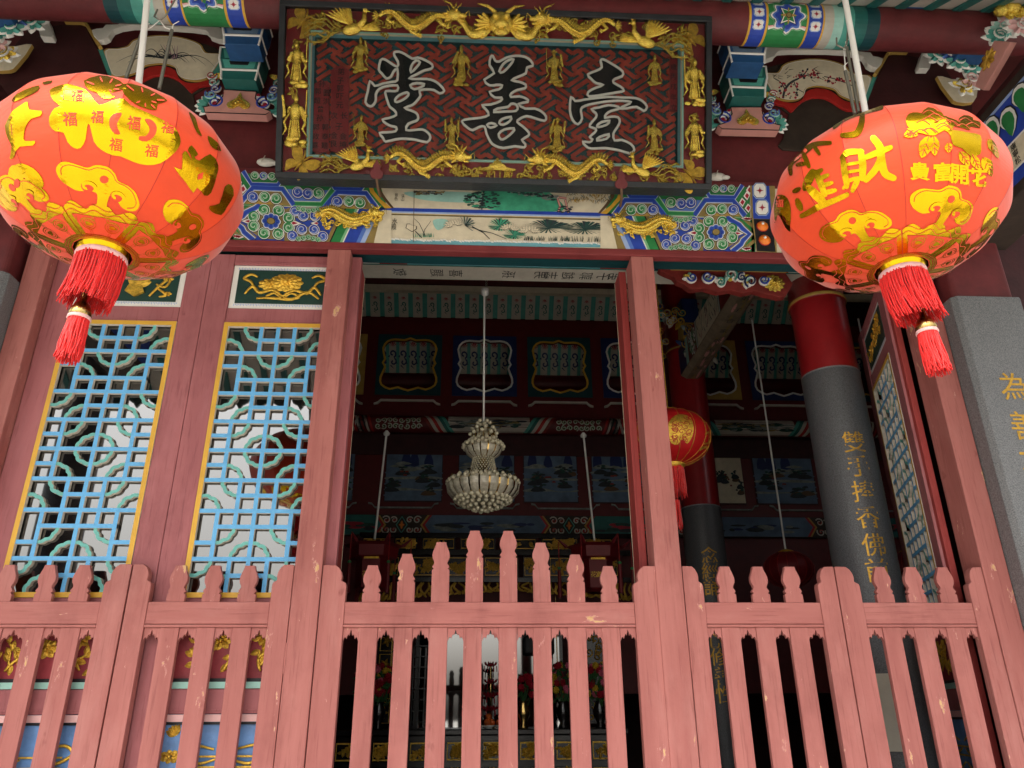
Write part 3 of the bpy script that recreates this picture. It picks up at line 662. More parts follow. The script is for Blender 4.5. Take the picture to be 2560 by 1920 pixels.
def lotus(cx, cy, R, a0=0., half=False):
    for q, (n, k) in enumerate(((9, 1.), (7, .75), (5, .5))):
        for i in range(n):
            a = pi*(.05+.9*i/(n-1))+a0; tip = (cx+R*k*1.25*cos(a), cy-R*k*sin(a)*.85); b0 = (cx+R*.25*cos(a), cy-R*.15*sin(a)); nx, ny = -(tip[1]-b0[1]), tip[0]-b0[0]; l = math.hypot(nx, ny); nx, ny = nx/l*R*.17, ny/l*R*.17; md = ((b0[0]+tip[0])/2, (b0[1]+tip[1])/2)
            for j, (m, g) in enumerate((('ink', 1.0), ('cream', .82))):
                mb.flat([(b0[0]+nx*.4*g, b0[1]+ny*.4*g), (md[0]+nx*g, md[1]+ny*g), (tip[0]-(1-g)*8*cos(a), tip[1]+(1-g)*8), (md[0]-nx*g, md[1]-ny*g), (b0[0]-nx*.4*g, b0[1]-ny*.4*g)], 7+q*2+j+.05*i, m, fm)
lotus(1770, 450, 72, .3); lotus(2190, 480, 66, -.1); lotus(2345, 500, 76, 0)
for i in range(9):
    a = -1.9+i*.32; mb.flat([(1850, 450), (1850+80*cos(a)-10, 450-70*sin(a)*-1), (1850+86*cos(a), 452+66*sin(a)), (1856, 458)], 13, 'greenink' if i % 2 else 'greywash', fm)
mb.stroke([(1905, 455), (1990, 500), (2040, 550)], [10, 7, 5], 6, 'inkwash', fm); mb.stroke([(1950, 480), (2060, 505), (2170, 550)], [6, 5, 4], 6, 'inkwash', fm)
for j, (m, g) in enumerate((('ink', 1.0), ('cream', .86))):
    for a in (-.5, 0, .5): mb.flat([(1435-40*g, 465), (1435-20*g+20*a, 465-34*g), (1435+50*g, 462+18*a), (1435+10, 465+32*g)], 6+j+.1*a, m, fm)
mb.stroke([(1470, 490), (1520, 540)], 7, 6, 'inkwash', fm); mb.stroke([(1460, 392), (1500, 430), (1545, 525)], [2, 4, 5], 6, 'inkwash', fm); mb.stroke([(1590, 410), (1540, 480), (1530, 530)], [2, 4, 5], 6, 'inkwash', fm)
for k in range(26): x = r.uniform(1440, 1620); mb.stroke([(x, 535), (x+r.uniform(-12, 12), 505)], [4, 1], 5, 'greenwash', fm)
for k in range(110): x = r.uniform(2300, 3000); mb.stroke([(x, 560+(x-2300)*.02), (x+r.uniform(-10, 14), 530+r.uniform(-6, 16))], [4, 2], 6, ('inkwash', 'greenink')[k % 2], fm)
# hill landscape above
mb.flat(smooth([(2050, 150), (2400, 150), (2560, 240), (2600, 330), (2300, 330), (2050, 322), (1980, 260)], 3), 3, 'greenwash', fm)
mb.flat(smooth([(1380, 190), (1600, 180), (2000, 200), (2000, 262), (1700, 262), (1500, 240)], 3), 1.5, 'teal_pale', fm)
for k in range(120):
    x, y = r.uniform(1840, 2110), 0; y = 170+abs(x-2000)*.35+r.uniform(0, 150-abs(x-2000)*.55); mb.flat(circ(x, y, r.uniform(10, 26), 7, r.uniform(4, 9)), 5+.01*k, ('greenink', 'inkwash', 'greenwash')[k % 3], fm)
mb.stroke([(1990, 200), (1980, 325)], 10, 6, 'inkwash', fm)
for k in range(60): x = r.uniform(1470, 1700); mb.flat(circ(x, 190+r.uniform(-8, 18), r.uniform(8, 22), 6, 5), 4+.01*k, ('inkwash', 'khaki', 'greywash')[k % 3], fm)
for k in range(90): x = r.uniform(2180, 2560); mb.flat(circ(x, 170+(x-2180)*.18+r.uniform(-22, 22), r.uniform(8, 26), 6, 6), 5+.01*k, ('greenink', 'inkwash', 'greywash')[k % 3], fm)
for k in range(90): x = r.uniform(2640, 2960); y = 185+r.uniform(0, 70); mb.stroke([(x, y), (x+r.uniform(-26, 26), y+r.uniform(10, 30))], [8, 2], 4+.01*k, ('khaki', 'greywash', 'ochre')[k % 3], fm)
for p in ([(2560, 240), (2580, 300), (2565, 345)], [(2620, 250), (2630, 300), (2645, 350)], [(2570, 230), (2630, 240)]): mb.stroke(p, 18, 7, 'ink', fm); mb.stroke(p, 13, 8, 'pinkflesh', fm)
for k in range(20): mb.flat(circ(2600+r.uniform(-40, 70), 320+r.uniform(-20, 28), 14, 6, 5), 9+.01*k, 'inkwash', fm)
for c, x, y in (('溪', 1375, 220), ('山', 1372, 247), ('景', 1325, 213), ('色', 1322, 240)): text(mb, c, x, y, 26, 6, 'ink', lambda a, b, d, y0=y: fm(a, 2*y0-b, d))
for c, x, y, s in (('水', 1312, 413, 44), ('殿', 1302, 457, 46), ('清', 1238, 432, 34), ('風', 1238, 480, 36)): text(mb, c, x, y, s, 6, 'ink', lambda a, b, d, y0=y: fm(a, 2*y0-b, d))
mb.stroke([(1462, 180), (1456, 582)], 4, 16, 'brown', fm)
mb.build('painted_scene', beam)
# ================================================================== eaves, frieze and brackets above the beam
SL = .63
def soff(y): return 5.715+SL*(y+.55)
eave = thing('eave_roof', 'green rafters and white boards under the eaves along the top edge', 'roof', (0, 0, 0))
x0e, x1e = -4.6, 4.9
ya, yb = -2.65, .32
MB().add([(x0e, ya, soff(ya)), (x1e, ya, soff(ya)), (x1e, yb, soff(yb)), (x0e, yb, soff(yb)), (x0e, ya, soff(ya)+.12), (x1e, ya, soff(ya)+.12), (x1e, yb, soff(yb)+.12), (x0e, yb, soff(yb)+.12)],
         [(3, 2, 1, 0)], 'offwhite').add([(x0e, ya, soff(ya)+.12), (x1e, ya, soff(ya)+.12), (x1e, yb, soff(yb)+.12), (x0e, yb, soff(yb)+.12)], [(0, 1, 2, 3)], 'tile').build('sheathing', eave)
rb = MB().add([(-.026, ya, soff(ya)-.022), (.026, ya, soff(ya)-.022), (.026, yb, soff(yb)-.022), (-.026, yb, soff(yb)-.022), (-.028, ya, soff(ya)-.002), (.028, ya, soff(ya)-.002), (.028, yb, soff(yb)-.002), (-.028, yb, soff(yb)-.002)],
              [(3, 2, 1, 0), (0, 1, 5, 4), (1, 2, 6, 5), (3, 0, 4, 7)], 'teal_dark').build('rafter', eave); rb.location.x = x0e+.1
for k in range(1, 52): inst(rb, eave, (x0e+.1+k*.182, 0, 0))
dt = fixn(MB().prism(smooth([(-.09, .0), (-.075, -.055), (-.03, -.08), (0, -.125), (.03, -.08), (.075, -.055), (.09, 0), (.07, .05), (-.07, .05)], 2), -.02, .01, 'tile').build('drip_tile', eave)); dt.location = (x0e+.1, ya-.02, soff(ya)+.02)
for k in range(1, 50): inst(dt, eave, (x0e+.1+k*.19, ya-.02, soff(ya)+.02))
MB().box((x0e, ya-.03, soff(ya)+.04), (x1e, ya+.06, soff(ya)+.2), 'tile').build('eave_edge', eave)
for xq, lb in ((-3.42, 'left'), (3.70, 'right')):                    # porch columns out of view, mirrored in the door glass
    t = thing('porch_column', 'round granite porch column out in front of the doors, %s side' % lb, 'column', (xq, -2.3, 0), group='granite porch columns under the eaves')
    MB().lathe([(.19, .12), (.185, 4.55)], 'granite_in', n=32).build('shaft', t); MB().lathe([(.30, 0), (.30, .05), (.25, .10), (.22, .12), (.19, .13)], 'granite_edge', n=32).build('base', t)
# boards above the beam
fr = fixn(MB().box((x0e, .05, Z1+.001), (x1e, .16, 6.1), 'maroon').build('frieze_board', None, .0)); tag(fr, 'dark maroon frieze boards between painted beam and rafters', 'board')
rail = fixn(MB().box((x0e, .0, Z1+.002), (x1e, .049, Z1+.055), 'maroon').build('frieze_moulding', None, .01)); tag(rail, 'thin maroon moulding along the top of the painted beam', 'moulding')
# round purlin with painted collars
PY, PZ, PR = -.55, 5.58, .128
pur = thing('round_purlin', 'round maroon purlin with blue flower collars, under the rafters', 'beam', (0, PY, PZ))
RX = Matrix.Rotation(pi/2, 3, 'Y')
MB().lathe([(PR, x0e), (PR, x1e)], 'maroon', n=40, M=RX).build('log', pur)
def purfm(mir):
    def f(a, b, d):                      # a: metres along x, b: angle (0 = facing the viewer, positive up)
        r_ = PR+.0012*d; x = 2*XC-a if mir else a
        return (x, -r_*cos(b), r_*sin(b))
    return f
def purpaint(mir):
    f = purfm(mir); mb = MB()
    def patch(a0, a1, b0, b1, d, m, n=14): 
        for i in range(n): mb.flat(rect(a0, b0+(b1-b0)*i/n, a1, b0+(b1-b0)*(i+1)/n), d, m, f)
    B0, B1 = -2.2, .9
    cs = ((1.64, 1.655, 'yellow'), (1.655, 1.745, 'blue'), (1.745, 1.76, 'yellow'), (1.76, 2.0, 'green'), (2.0, 2.012, 'yellow'), (2.012, 2.10, 'blue'), (2.10, 2.112, 'yellow'), (2.112, 2.17, 'offwhite'), (2.17, 2.23, 'teal_pale'), (2.23, 2.30, 'teal'), (2.30, 2.38, 'teal_dark'), (2.38, 2.46, 'teal_deep'))
    for a, b, m in cs: patch(a, b, B0, B1, 1, m)
    for xa in (1.70, 2.056):
        for bc in (-.85, -.28, .3):
            o = [(-.03, -.13), (-.018, -.2), (.018, -.2), (.03, -.13), (.03, .13), (.018, .2), (-.018, .2), (-.03, .13)]
            for k, (m, q) in enumerate((('blue_pale', 1.15), ('whitepaint', .95))): mb.flat([(xa+u*q, bc+v*q) for u, v in o], 2+k, m, f)
            for i in range(8):
                t = pi/4*i; L = 1 if i % 2 == 0 else .6; mb.flat([(xa+.02*L*cos(t), bc+.15*L*sin(t)), (xa+.006*cos(t+.6), bc+.045*sin(t+.6)), (xa, bc), (xa+.006*cos(t-.6), bc+.045*sin(t-.6))], 4, 'crimson', f)
    cx, cb = 1.88, -.42
    lob = lambda q: [(cx+q*(.098+.014*cos(8*t))*cos(t), cb+q*(.70+.1*cos(8*t))*sin(t)) for t in [2*pi*i/40 for i in range(40)]]
    for k, (m, q) in enumerate((('green_pale', 1.1), ('ink', 1.03), ('whitepaint', 1.0), ('blue_mid', .9), ('blue', .76))): mb.flat(lob(q), 2+k, m, f)
    for i in range(4):
        t = pi/4+pi/2*i; c_, s_ = cos(t), sin(t)
        for k, (m, q) in enumerate((('ink', 1.1), ('whitepaint', 1.0), ('green', .8))):
            mb.flat([(cx+.066*q*c_, cb+.50*q*s_), (cx+.03*q*cos(t+.7), cb+.24*q*sin(t+.7)), (cx, cb), (cx+.03*q*cos(t-.7), cb+.24*q*sin(t-.7))], 7+k, m, f)
        t = pi/2*i; mb.flat([(cx+.055*cos(t), cb+.42*sin(t)), (cx+.014*cos(t+.8), cb+.11*sin(t+.8)), (cx, cb), (cx+.014*cos(t-.8), cb+.11*sin(t-.8))], 10, 'ochre', f)
    mb.flat(circ(cx, cb, .018, 14, .13), 11, 'ink', f); mb.flat(circ(cx, cb, .014, 14, .10), 12, 'khaki', f)
    for sx in (-1, 1):
        for sb in (-1.05, .25):
            for j in range(3): mb.flat([(cx+sx*.115, sb+j*.08), (cx+sx*.075, sb+.1+j*.06), (cx+sx*.095, sb+.2), (cx+sx*.12, sb+.18)], 3+j, ('whitepaint', 'pinkpale', 'crimson')[j], f)
    mb.build('painted_collar', pur)
purpaint(False); purpaint(True)
# --- bay panels with the fan paintings ---------------------------------------
C4 = lambda P: [(1760+a/2.765, b/2.765) for a, b in P]
def upfm(mir, Y0=0.0):
    def f(a, b, d):
        p = at(1760+a/2.765, b/2.765, Y0); x = 2*XC-p.x if mir else p.x
        return (x, Y0+d, p.z)
    return f
def fan_panel(mir, label, plum):
    t = thing('fan_panel', label, 'panel', (0, 0, 0), group='fan-shaped painted panels above the beam'); f = upfm(mir, .0)
    P = lambda poly, d0, d1, m, nm, side=None: fixn(MB().prism(poly, d0, d1, m, f, side=side).build(nm, t, .003))
    P(smooth([(420, 480), (520, 420), (700, 395), (900, 410), (1040, 470), (1180, 520), (1120, 760), (1060, 1000), (560, 1010), (560, 930), (600, 760), (480, 680)], 2), .034, .049, 'brown_dark', 'recess')
    P(smooth([(420, 640), (490, 668), (560, 695), (640, 700), (690, 670), (710, 625), (780, 600), (870, 612), (920, 645), (980, 688), (1080, 702), (1115, 690), (1120, 745), (1000, 752), (930, 715), (850, 668), (760, 662), (690, 690), (640, 735), (610, 760), (560, 720), (470, 700)], 2), .012, .033, 'red', 'cusped_border')
    fan = [(400, 512), (500, 508), (530, 480), (545, 455), (600, 430), (700, 412), (800, 411), (900, 428), (975, 458), (1010, 498), (1080, 520), (1160, 540), (1112, 690), (1040, 692), (980, 672), (940, 650), (915, 620), (870, 602), (780, 590), (705, 610), (685, 660), (640, 688), (560, 690), (490, 664), (440, 590)]
    fs = smooth(fan, 3)
    P(fs, .0, .02, 'cream', 'fan_board', 'ochre')
    mb = MB(); mb.stroke(fs, 9, -.001, 'ochre', f, closed=True); mb.stroke(insetp(fs, .965), 4, -.0011, 'whitepaint', f, closed=True)
    r = random.Random(5 if plum else 6)
    if plum:
        for p, w_ in (([(545, 680), (560, 620), (600, 570), (660, 540), (700, 505), (720, 470)], [16, 16, 13, 10, 7, 4]), ([(560, 620), (530, 570), (480, 540)], [8, 6, 3]), ([(660, 540), (720, 520), (800, 510)], [7, 5, 3]), ([(830, 530), (900, 545), (980, 575), (1040, 600)], [6, 6, 5, 4]), ([(620, 560), (640, 610), (690, 640)], [7, 5, 3])): mb.stroke(smooth(p, 3, False), [w_[min(len(w_)-1, i//3)] for i in range(len(smooth(p, 3, False)))], -.0012, 'inkwash', f)
        for k in range(90):
            if k < 34: x, y = 520+r.uniform(0, 130), 680-r.uniform(0, 110)
            elif k < 60: x, y = 610+r.uniform(0, 180), 480+r.uniform(0, 60)
            else: x, y = 830+r.uniform(0, 220), 525+r.uniform(-15, 75)*(.5)+k*.3-10
            mb.flat(circ(x, y, r.uniform(5, 10), 6), -.0013-.000005*k, ('petal_red', 'crimson', 'inkwash')[k % 3], f)
        for k in range(26): x, y = r.uniform(470, 820), r.uniform(470, 560); a = r.uniform(-.8, .8); mb.stroke([(x, y), (x+34*cos(a), y-34*sin(a))], [5, 1], -.0012, 'ink', f)
    else:
        for k in range(26):
            a = r.uniform(.3, 2.9); L = r.uniform(120, 330); x, y = 760+r.uniform(-40, 40), 560
            P_ = [(x+L*q*cos(a)*1.2, y-min(1, q*1.6)*L*.35*sin(a)+q*q*L*.35) for q in (0, .25, .5, .75, 1)]
            P_ = [(max(450, min(1120, u)), max(440, v)) for u, v in P_]; mb.stroke(smooth(P_, 3, False), [8-7*i/12 for i in range(13)], -.0012-.000005*k, 'ink' if k % 2 else 'inkwash', f)
        for k in range(10): x = 690+r.uniform(0, 60); mb.stroke([(x, 560), (x+r.uniform(-10, 60), 470)], [7, 2], -.0013, 'purplepink' if k % 3 else 'inkwash', f)
    mb.build('ink_painting', t)
    P(smooth([(378, 446), (398, 372), (440, 362), (492, 352), (516, 328), (700, 330), (976, 345), (1000, 352), (1052, 392), (1128, 400), (1146, 424), (1216, 442), (1176, 506), (1112, 482), (1084, 432), (960, 392), (700, 384), (502, 390), (470, 428)], 2), -.05, -.005, 'white', 'scroll_ribbon')
    P([(1165, 530), (1215, 530), (1130, 700), (1108, 690)], -.004, .02, 'teal', 'teal_strip'); P([(360, 490), (400, 512), (440, 590), (490, 668), (460, 668), (330, 520)], -.004, .02, 'teal', 'teal_strip')
    P([(1160, 530), (1258, 372), (1290, 357), (1395, 362), (1395, 388), (1300, 384), (1270, 392), (1182, 540)], -.035, -.005, 'ochre', 'gilt_moulding')
    P([(1190, 545), (1270, 395), (1400, 390), (1620, 430), (1850, 740), (1840, 900), (1100, 900), (1130, 700)], -.012, .028, 'maroon_dark', 'brace_board')
    P([(1434, 520), (1440, 540), (1512, 540), (1530, 480), (1600, 350), (1692, 236), (1592, 230), (1520, 330), (1460, 440)], -.09, -.04, 'white', 'white_tongue')
fan_panel(False, 'fan panel painted with red plum blossom, right of the signboard', True)
fan_panel(True, 'fan panel painted with dark orchid leaves, left of the signboard', False)
# --- bracket sets --------------------------------------------------------------
def dou(W, H, D, m, m2, parent, loc, name='bracket_block'):
    "flared bearing block: framed face above, narrow foot below, white arrises"
    w, h, d = W/2, H/2, D/2
    def ring(k, z, kd): return [(-w*k, -d*kd, z), (w*k, -d*kd, z), (w*k, d, z), (-w*k, d, z)]
    zs = [(1.0, h, 1.0), (.97, h*.2, .98), (.86, -h*.38, .70), (.86, -h*.46, .68), (.80, -h, .62)]
    vs = [q for k in zs for q in ring(*k)]; n = len(zs)
    fs = [(4*i+j, 4*i+(j+1) % 4, 4*i+4+(j+1) % 4, 4*i+4+j) for i in range(n-1) for j in range(4)]+[(0, 1, 2, 3), (4*n-4, 4*n-3, 4*n-2, 4*n-1)]
    t = MB().add(vs, fs, m).build(name, parent, .003); fixn(t); t.location = loc
    e = MB(); R_ = .0075
    for i in (0, 2): 
        q = [Vector(p) for p in ring(*zs[i])]; e.tube([q[0], q[1]], R_*(.7 if i == 0 else 1.1), 'whitepaint', 6); e.tube([q[1], q[2]], R_, 'whitepaint', 6); e.tube([q[3], q[0]], R_, 'whitepaint', 6)
    for j in range(2): e.tube([Vector(ring(*z)[j]) for z in zs], R_, 'whitepaint', 6)
    e.build('white_arris', t)
    def face(k, z0, z1, off, mm, nm):
        a, b = zs[0], zs[1]; P = []
        for (x, z) in ((-k*1.06, z1), (k*1.06, z1), (k*.9, z0), (-k*.9, z0)):
            y = -d*(1.0-.02*(h-z)/(.8*h)) if z > h*.2 else -d*(.98-.28*(h*.2-z)/(h*.58)); P.append((x*w, y-off, z))
        MB().add(P, [(0, 1, 2, 3)], mm).build(nm, t)
    face(.80, h*.24, h*.88, .002, m2, 'painted_face'); face(.76, -h*.31, h*.14, .004, m2, 'painted_face'); face(.46, -h*.16, h*.05, .008, 'black', 'dark_inset')
    return t
def curl(mb, x, z, r, a0, sg, m1, m2, y, fmx=lambda x: x):
    P = spiral(x, z, r, 1.3, a0, sg, 20, .25); n = len(P)
    mb.tube([(fmx(a), y-.004, b) for a, b in P], [r*.24*(1-.5*i/(n-1)) for i in range(n)], m1, 7, sq=.8)
    mb.tube([(fmx(a), y-.016, b) for a, b in P], [r*.13*(1-.5*i/(n-1)) for i in range(n)], m2, 6, sq=.8)
def bracket_set(mir, label):
    f = upfm(mir, -.06); p = Vector(f(290, 830, 0)); X = p.x
    t = thing('bracket_set', label, 'bracket', (X, .05, Z1), group='painted bracket sets above the beam')
    L = lambda x, y, z: (x-X, y-.05, z-Z1)
    # pink foot plate with gilt heart
    pl = [(180, 755), (392, 755), (398, 800), (440, 860), (520, 880), (512, 915), (120, 905), (88, 880), (150, 860), (188, 800)]
    q = [f(a, b, 0) for a, b in pl]; poly = [(c[0]-X, c[2]-Z1) for c in q]
    fp = fixn(MB().prism(poly, -.13, -.06, 'pinkflesh').build('foot_plate', t, .004))
    zc = f(290, 838, 0)[2]-Z1
    hb = MB(); hp = lambda k: smooth([(0, .078*k), (.02*k, .03*k), (.07*k, -.012*k), (.066*k, -.045*k), (.03*k, -.052*k), (0, -.03*k), (-.03*k, -.052*k), (-.066*k, -.045*k), (-.07*k, -.012*k), (-.02*k, .03*k)], 2)
    hb.prism([(a, zc+b) for a, b in hp(1)], -.142, -.131, 'gold'); hb.prism([(a, zc-.006+b) for a, b in hp(.62)], -.149, -.142, 'goldpaint'); 
    for k in (-1, 0, 1): hb.ball((k*.014, -.15, zc-.02+.014*(k == 0)), .009, 'gold', 8)
    fixn(hb.build('gilt_heart', fp))
    ol = MB(); ol.stroke([(a, b) for a, b in poly], .008, -.1305, 'ink', closed=True); ol.build('black_outline', fp)
    # scrolled leaves either side
    for s in (-1, 1):
        mb = MB(); bx, bz = s*.155, zc+.02
        curl(mb, bx, bz-.015, .052, 1.6 if s > 0 else 1.5, s, 'whitepaint', 'blue', -.115); curl(mb, bx+s*.04, bz+.05, .036, .5 if s > 0 else 2.6, -s, 'teal_pale', 'blue_mid', -.115)
        mb.ball((bx, -.105, bz-.015), .03, 'crimson', 10, (1, .5, 1)); mb.ball((bx-s*.045, -.11, bz+.045), .022, 'whitepaint', 8, (1, .6, 1)); mb.ball((bx-s*.045, -.12, bz+.058), .012, 'crimson', 8)
        for k in range(7):
            a = (-.9+k*.42); e = (bx+s*(.03+.115*cos(a)*1.0), bz-.01+.105*sin(a)); b0 = (bx+s*.03+s*.03*cos(a), bz-.01+.03*sin(a))
            mb.leaf(b0, e, .045, 'whitepaint', d=-.085, bulge=.02); mb.leaf(b0, (b0[0]+(e[0]-b0[0])*.86, b0[1]+(e[1]-b0[1])*.86), .033, 'teal', d=-.092, bulge=.022)
        mb.tube([(bx-s*.07, -.11, bz-.06), (bx, -.115, bz-.075), (bx+s*.07, -.11, bz-.06), (bx+s*.1, -.1, bz-.03)], [.008, .014, .012, .004], 'teal', 7)
        mb.build('leaf_scroll', t)
        mb = MB()
        for k in range(3): curl(mb, s*(.19+.02*k), zc+.16+.055*k, .034, .4, s, 'whitepaint', ('blue', 'teal', 'crimson')[k], -.075)
        mb.leaf((s*.14, zc+.30), (s*.24, zc+.27), .05, 'gold', d=-.07, bulge=.02); mb.build('leaf_scroll', t)
    # blocks and arms
    g0, g1 = f(295, 560, 0)[2]-Z1, f(295, 748, 0)[2]-Z1; gw = abs(f(430, 560, 0)[0]-f(165, 560, 0)[0])
    dou(gw, (g0-g1)*.98, .17, 'teal_dark', 'teal', t, (0, -.16, (g0+g1)/2))
    b0, b1 = f(265, 315, 0)[2]-Z1, f(265, 495, 0)[2]-Z1; dzz = (b0-b1)
    fixn(MB().box((-.07, -.34, g0+.001), (.07, -.02, b1+.03), 'maroon').build('bracket_arm', t, .01))
    fb = upfm(mir, -.30); zb0, zb1 = fb(265, 318, 0)[2]-Z1, fb(265, 492, 0)[2]-Z1; bw = abs(fb(400, 318, 0)[0]-fb(130, 318, 0)[0]); xb = fb(265, 400, 0)[0]-X
    dou(bw, zb0-zb1, .17, 'blockblue', 'bluewash', t, (xb, -.37, (zb0+zb1)/2))
    fixn(MB().box((-.06, -.5, zb0), (.06, .0, zb0+.12), 'maroon_dark').build('bracket_arm', t, .01))
    return t
bracket_set(False, 'painted bracket with green and blue blocks, right of the signboard'); bracket_set(True, 'painted bracket with green and blue blocks, left of the signboard')
# --- transverse arms over the pillars ------------------------------------------
def atx(px, py, X):
    d = ray(px, py); return CAM+d*(X/d.x)
def cross_arm(mir, label):
    s = -1 if mir else 1; XF = 3.05; GX = lambda x: 2*XC-x if mir else x
    t = thing('cross_beam', label, 'beam', (GX(XF+.15), 0, 4.30), group='painted cross beams over the pillars')
    L = lambda p: (GX(p[0])-GX(XF+.15), p[1], p[2]-4.30)
    fixn(MB().box((-.15, -1.95, 0), (.15, -.02, .65), 'brown_dark').build('timber', t, .008))
    f = lambda a, b, d: (-s*(.1505+.0012*d), a, b)                   # inner side face: a along y, b up
    mb = MB(); mb.flat(rect(-1.9, .06, -.10, .575), 0, 'blue', f); mb.stroke([(-1.9, .575), (-.1, .575)], .02, 1, 'blue_pale', f)
    mb.flat(rect(-1.7, .14, -.22, .30), 1, 'cream', f); mb.stroke(rect(-1.7, .14, -.22, .30), .012, 2, 'whitepaint', f, closed=True)
    for k, c in enumerate('雲山勝景福壽康寧松鶴延年'):
        yy, zz = -.40-(k//3)*.13, .272-(k % 3)*.048; text(mb, c, yy, zz, .046, 3, 'ink', (lambda a, b, d: f(a, b, d)) if mir else (lambda a, b, d, yy=yy: f(2*yy-a, b, d)), 0, .01)
    for k in range(14):
        y = -.16-k*.13; z = .43+.05*(k % 2); q0 = 1
        for j, (m, q) in enumerate((('ink', 1.12), ('whitepaint', 1), ('green', .74))): mb.flat(smooth([(y, z-.10), (y-.07*q, z-.02), (y-.05*q, z+.07*q), (y+.02, z+.09*q), (y+.06*q, z+.03), (y+.03, z-.03)], 2), 3+j+.1*k, m, f)
    for k in range(6): y = -.30-.02*k; mb.flat(smooth([(y, .33), (y-.06, .36+.03*k), (y-.02, .42+.01*k), (y+.05, .38)], 2), 6+k*.1, ('crimson', 'pinkpale', 'whitepaint')[k % 3], f)
    mb.build('painted_side', t)
    # pink plate with gilt emblem, on an arm above the beam
    fixn(MB().box((-.05, -1.5, .66), (.10, -.02, .80), 'maroon_dark').build('upper_arm', t, .01))
    c4x = lambda a, b, X: atx(1760+a/2.765, b/2.765, X)
    q = [c4x(a, b, XF) for a, b in ((1872, 600), (1930, 430), (2005, 280), (2118, 292), (2060, 400), (1930, 625))]; poly = [(p.y, p.z-4.30) for p in q]
    pk = fixn(MB().prism(poly, 0, .04, 'pinkflesh', lambda a, b, d: (-s*(.15-d), a, b)).build('pink_plate', t, .003)); c = c4x(1965, 410, XF); g = MB()
    for k in range(8): g.leaf((c.y, c.z-4.3), (c.y+.075*cos(.2+k*.785), c.z-4.3+.06*sin(.2+k*.785)), .04, 'goldpaint', lambda a, b, d: (-s*(.152-d), a, b), 0, .012)
    g.build('gilt_emblem', pk)
    for (a, b, Y, W, H, D) in ((1850, 235, -.42, .24, .27, .26), (1380, 20, -.62, .22, .2, .2)):
        p = at(1760+a/2.765, b/2.765, Y); dou(W, H, D, 'blockblue', 'navy', t, L(p))
    q = [at(1760+a/2.765, b/2.765, -.05) for a, b in smooth([(1600, 540), (1700, 560), (1850, 570), (1880, 640), (1850, 720), (1740, 720), (1690, 680)], 2)]
    fixn(MB().prism([(L(p)[0], L(p)[2]) for p in q], -.07, -.04, 'cream', side='ochre').build('side_fan', t, .003))
    r = random.Random(8)
    spots = [(1640, 300, -.3), (1700, 380, -.3), (1750, 430, -.3), (1620, 390, -.28), (1690, 290, -.3), (1560, 60, -.5), (1640, 110, -.5), (1720, 60, -.5), (1480, 90, -.5), (1400, 150, -.45), (1800, 150, -.45), (2060, 210, -.7), (2110, 170, -.7), (2030, 260, -.7), (2180, 190, -.8), (1830, 470, -.25), (1840, 560, -.22), (1790, 600, -.2)]
    for k, (a, b, Y) in enumerate(spots):
        p = L(at(1760+a/2.765, b/2.765, Y)); mb = MB(); m = ('teal', 'blue_mid', 'teal', 'teal', 'blue', 'green', 'red_dull', 'teal', 'red', 'ochre', 'red_dull', 'teal_pale', 'pinkpale', 'teal', 'pinkpale', 'teal', 'pinkpale', 'gold')[k]
        curl(mb, p[0], p[2], .042, k, 1 if k % 2 else -1, 'whitepaint', m, p[1]-.02)
        for j in range(6): an = k+j*.9; mb.leaf((p[0], p[2]), (p[0]+.105*cos(an), p[2]+.085*sin(an)), .055, 'whitepaint', d=p[1]+.004, bulge=.02); mb.leaf((p[0], p[2]), (p[0]+.09*cos(an), p[2]+.072*sin(an)), .04, m, d=p[1]-.004, bulge=.022)
        mb.build('leaf_scroll', t)
    p = L(at(1760+2110/2.765, 60/2.765, -.75)); mb = MB(); flowerhead(mb, p[0], p[2], .12, 'gold', p[1], 7, 3, sq=.8)
    for k in range(7): mb.ball((p[0]+r.uniform(-.08, .08), p[1]-.01, p[2]+r.uniform(-.06, .06)), .04, 'gold', 8)
    mb.build('gilt_knob', t)
cross_arm(False, 'blue painted cross beam with white scroll at the upper right corner'); cross_arm(True, 'blue painted cross beam with white scroll at the upper left corner')
for mir, lb in ((0, 'right'), (1, 'left')):
    pa, pb = at(1762 if not mir else 640, 438 if not mir else 402, -.02), at(1822 if not mir else 690, 446 if not mir else 410, -.02)
    o = MB().ball((0, 0, 0), .04, 'cloth', 12, (1.5, .7, .7)); o.ball((.05, -.01, -.012), .024, 'cloth', 10, (1.4, .8, .5)); o.tube([(-.02, -.03, -.02), (0, -.034, .025)], .003, 'offwhite', 6)
    o = o.build('cloth_bundle'); o.location = (pa+pb)/2; tag(o, 'small wrapped white bundle on the moulding %s of the signboard' % lb, 'bundle', 'white bundles beside the signboard')

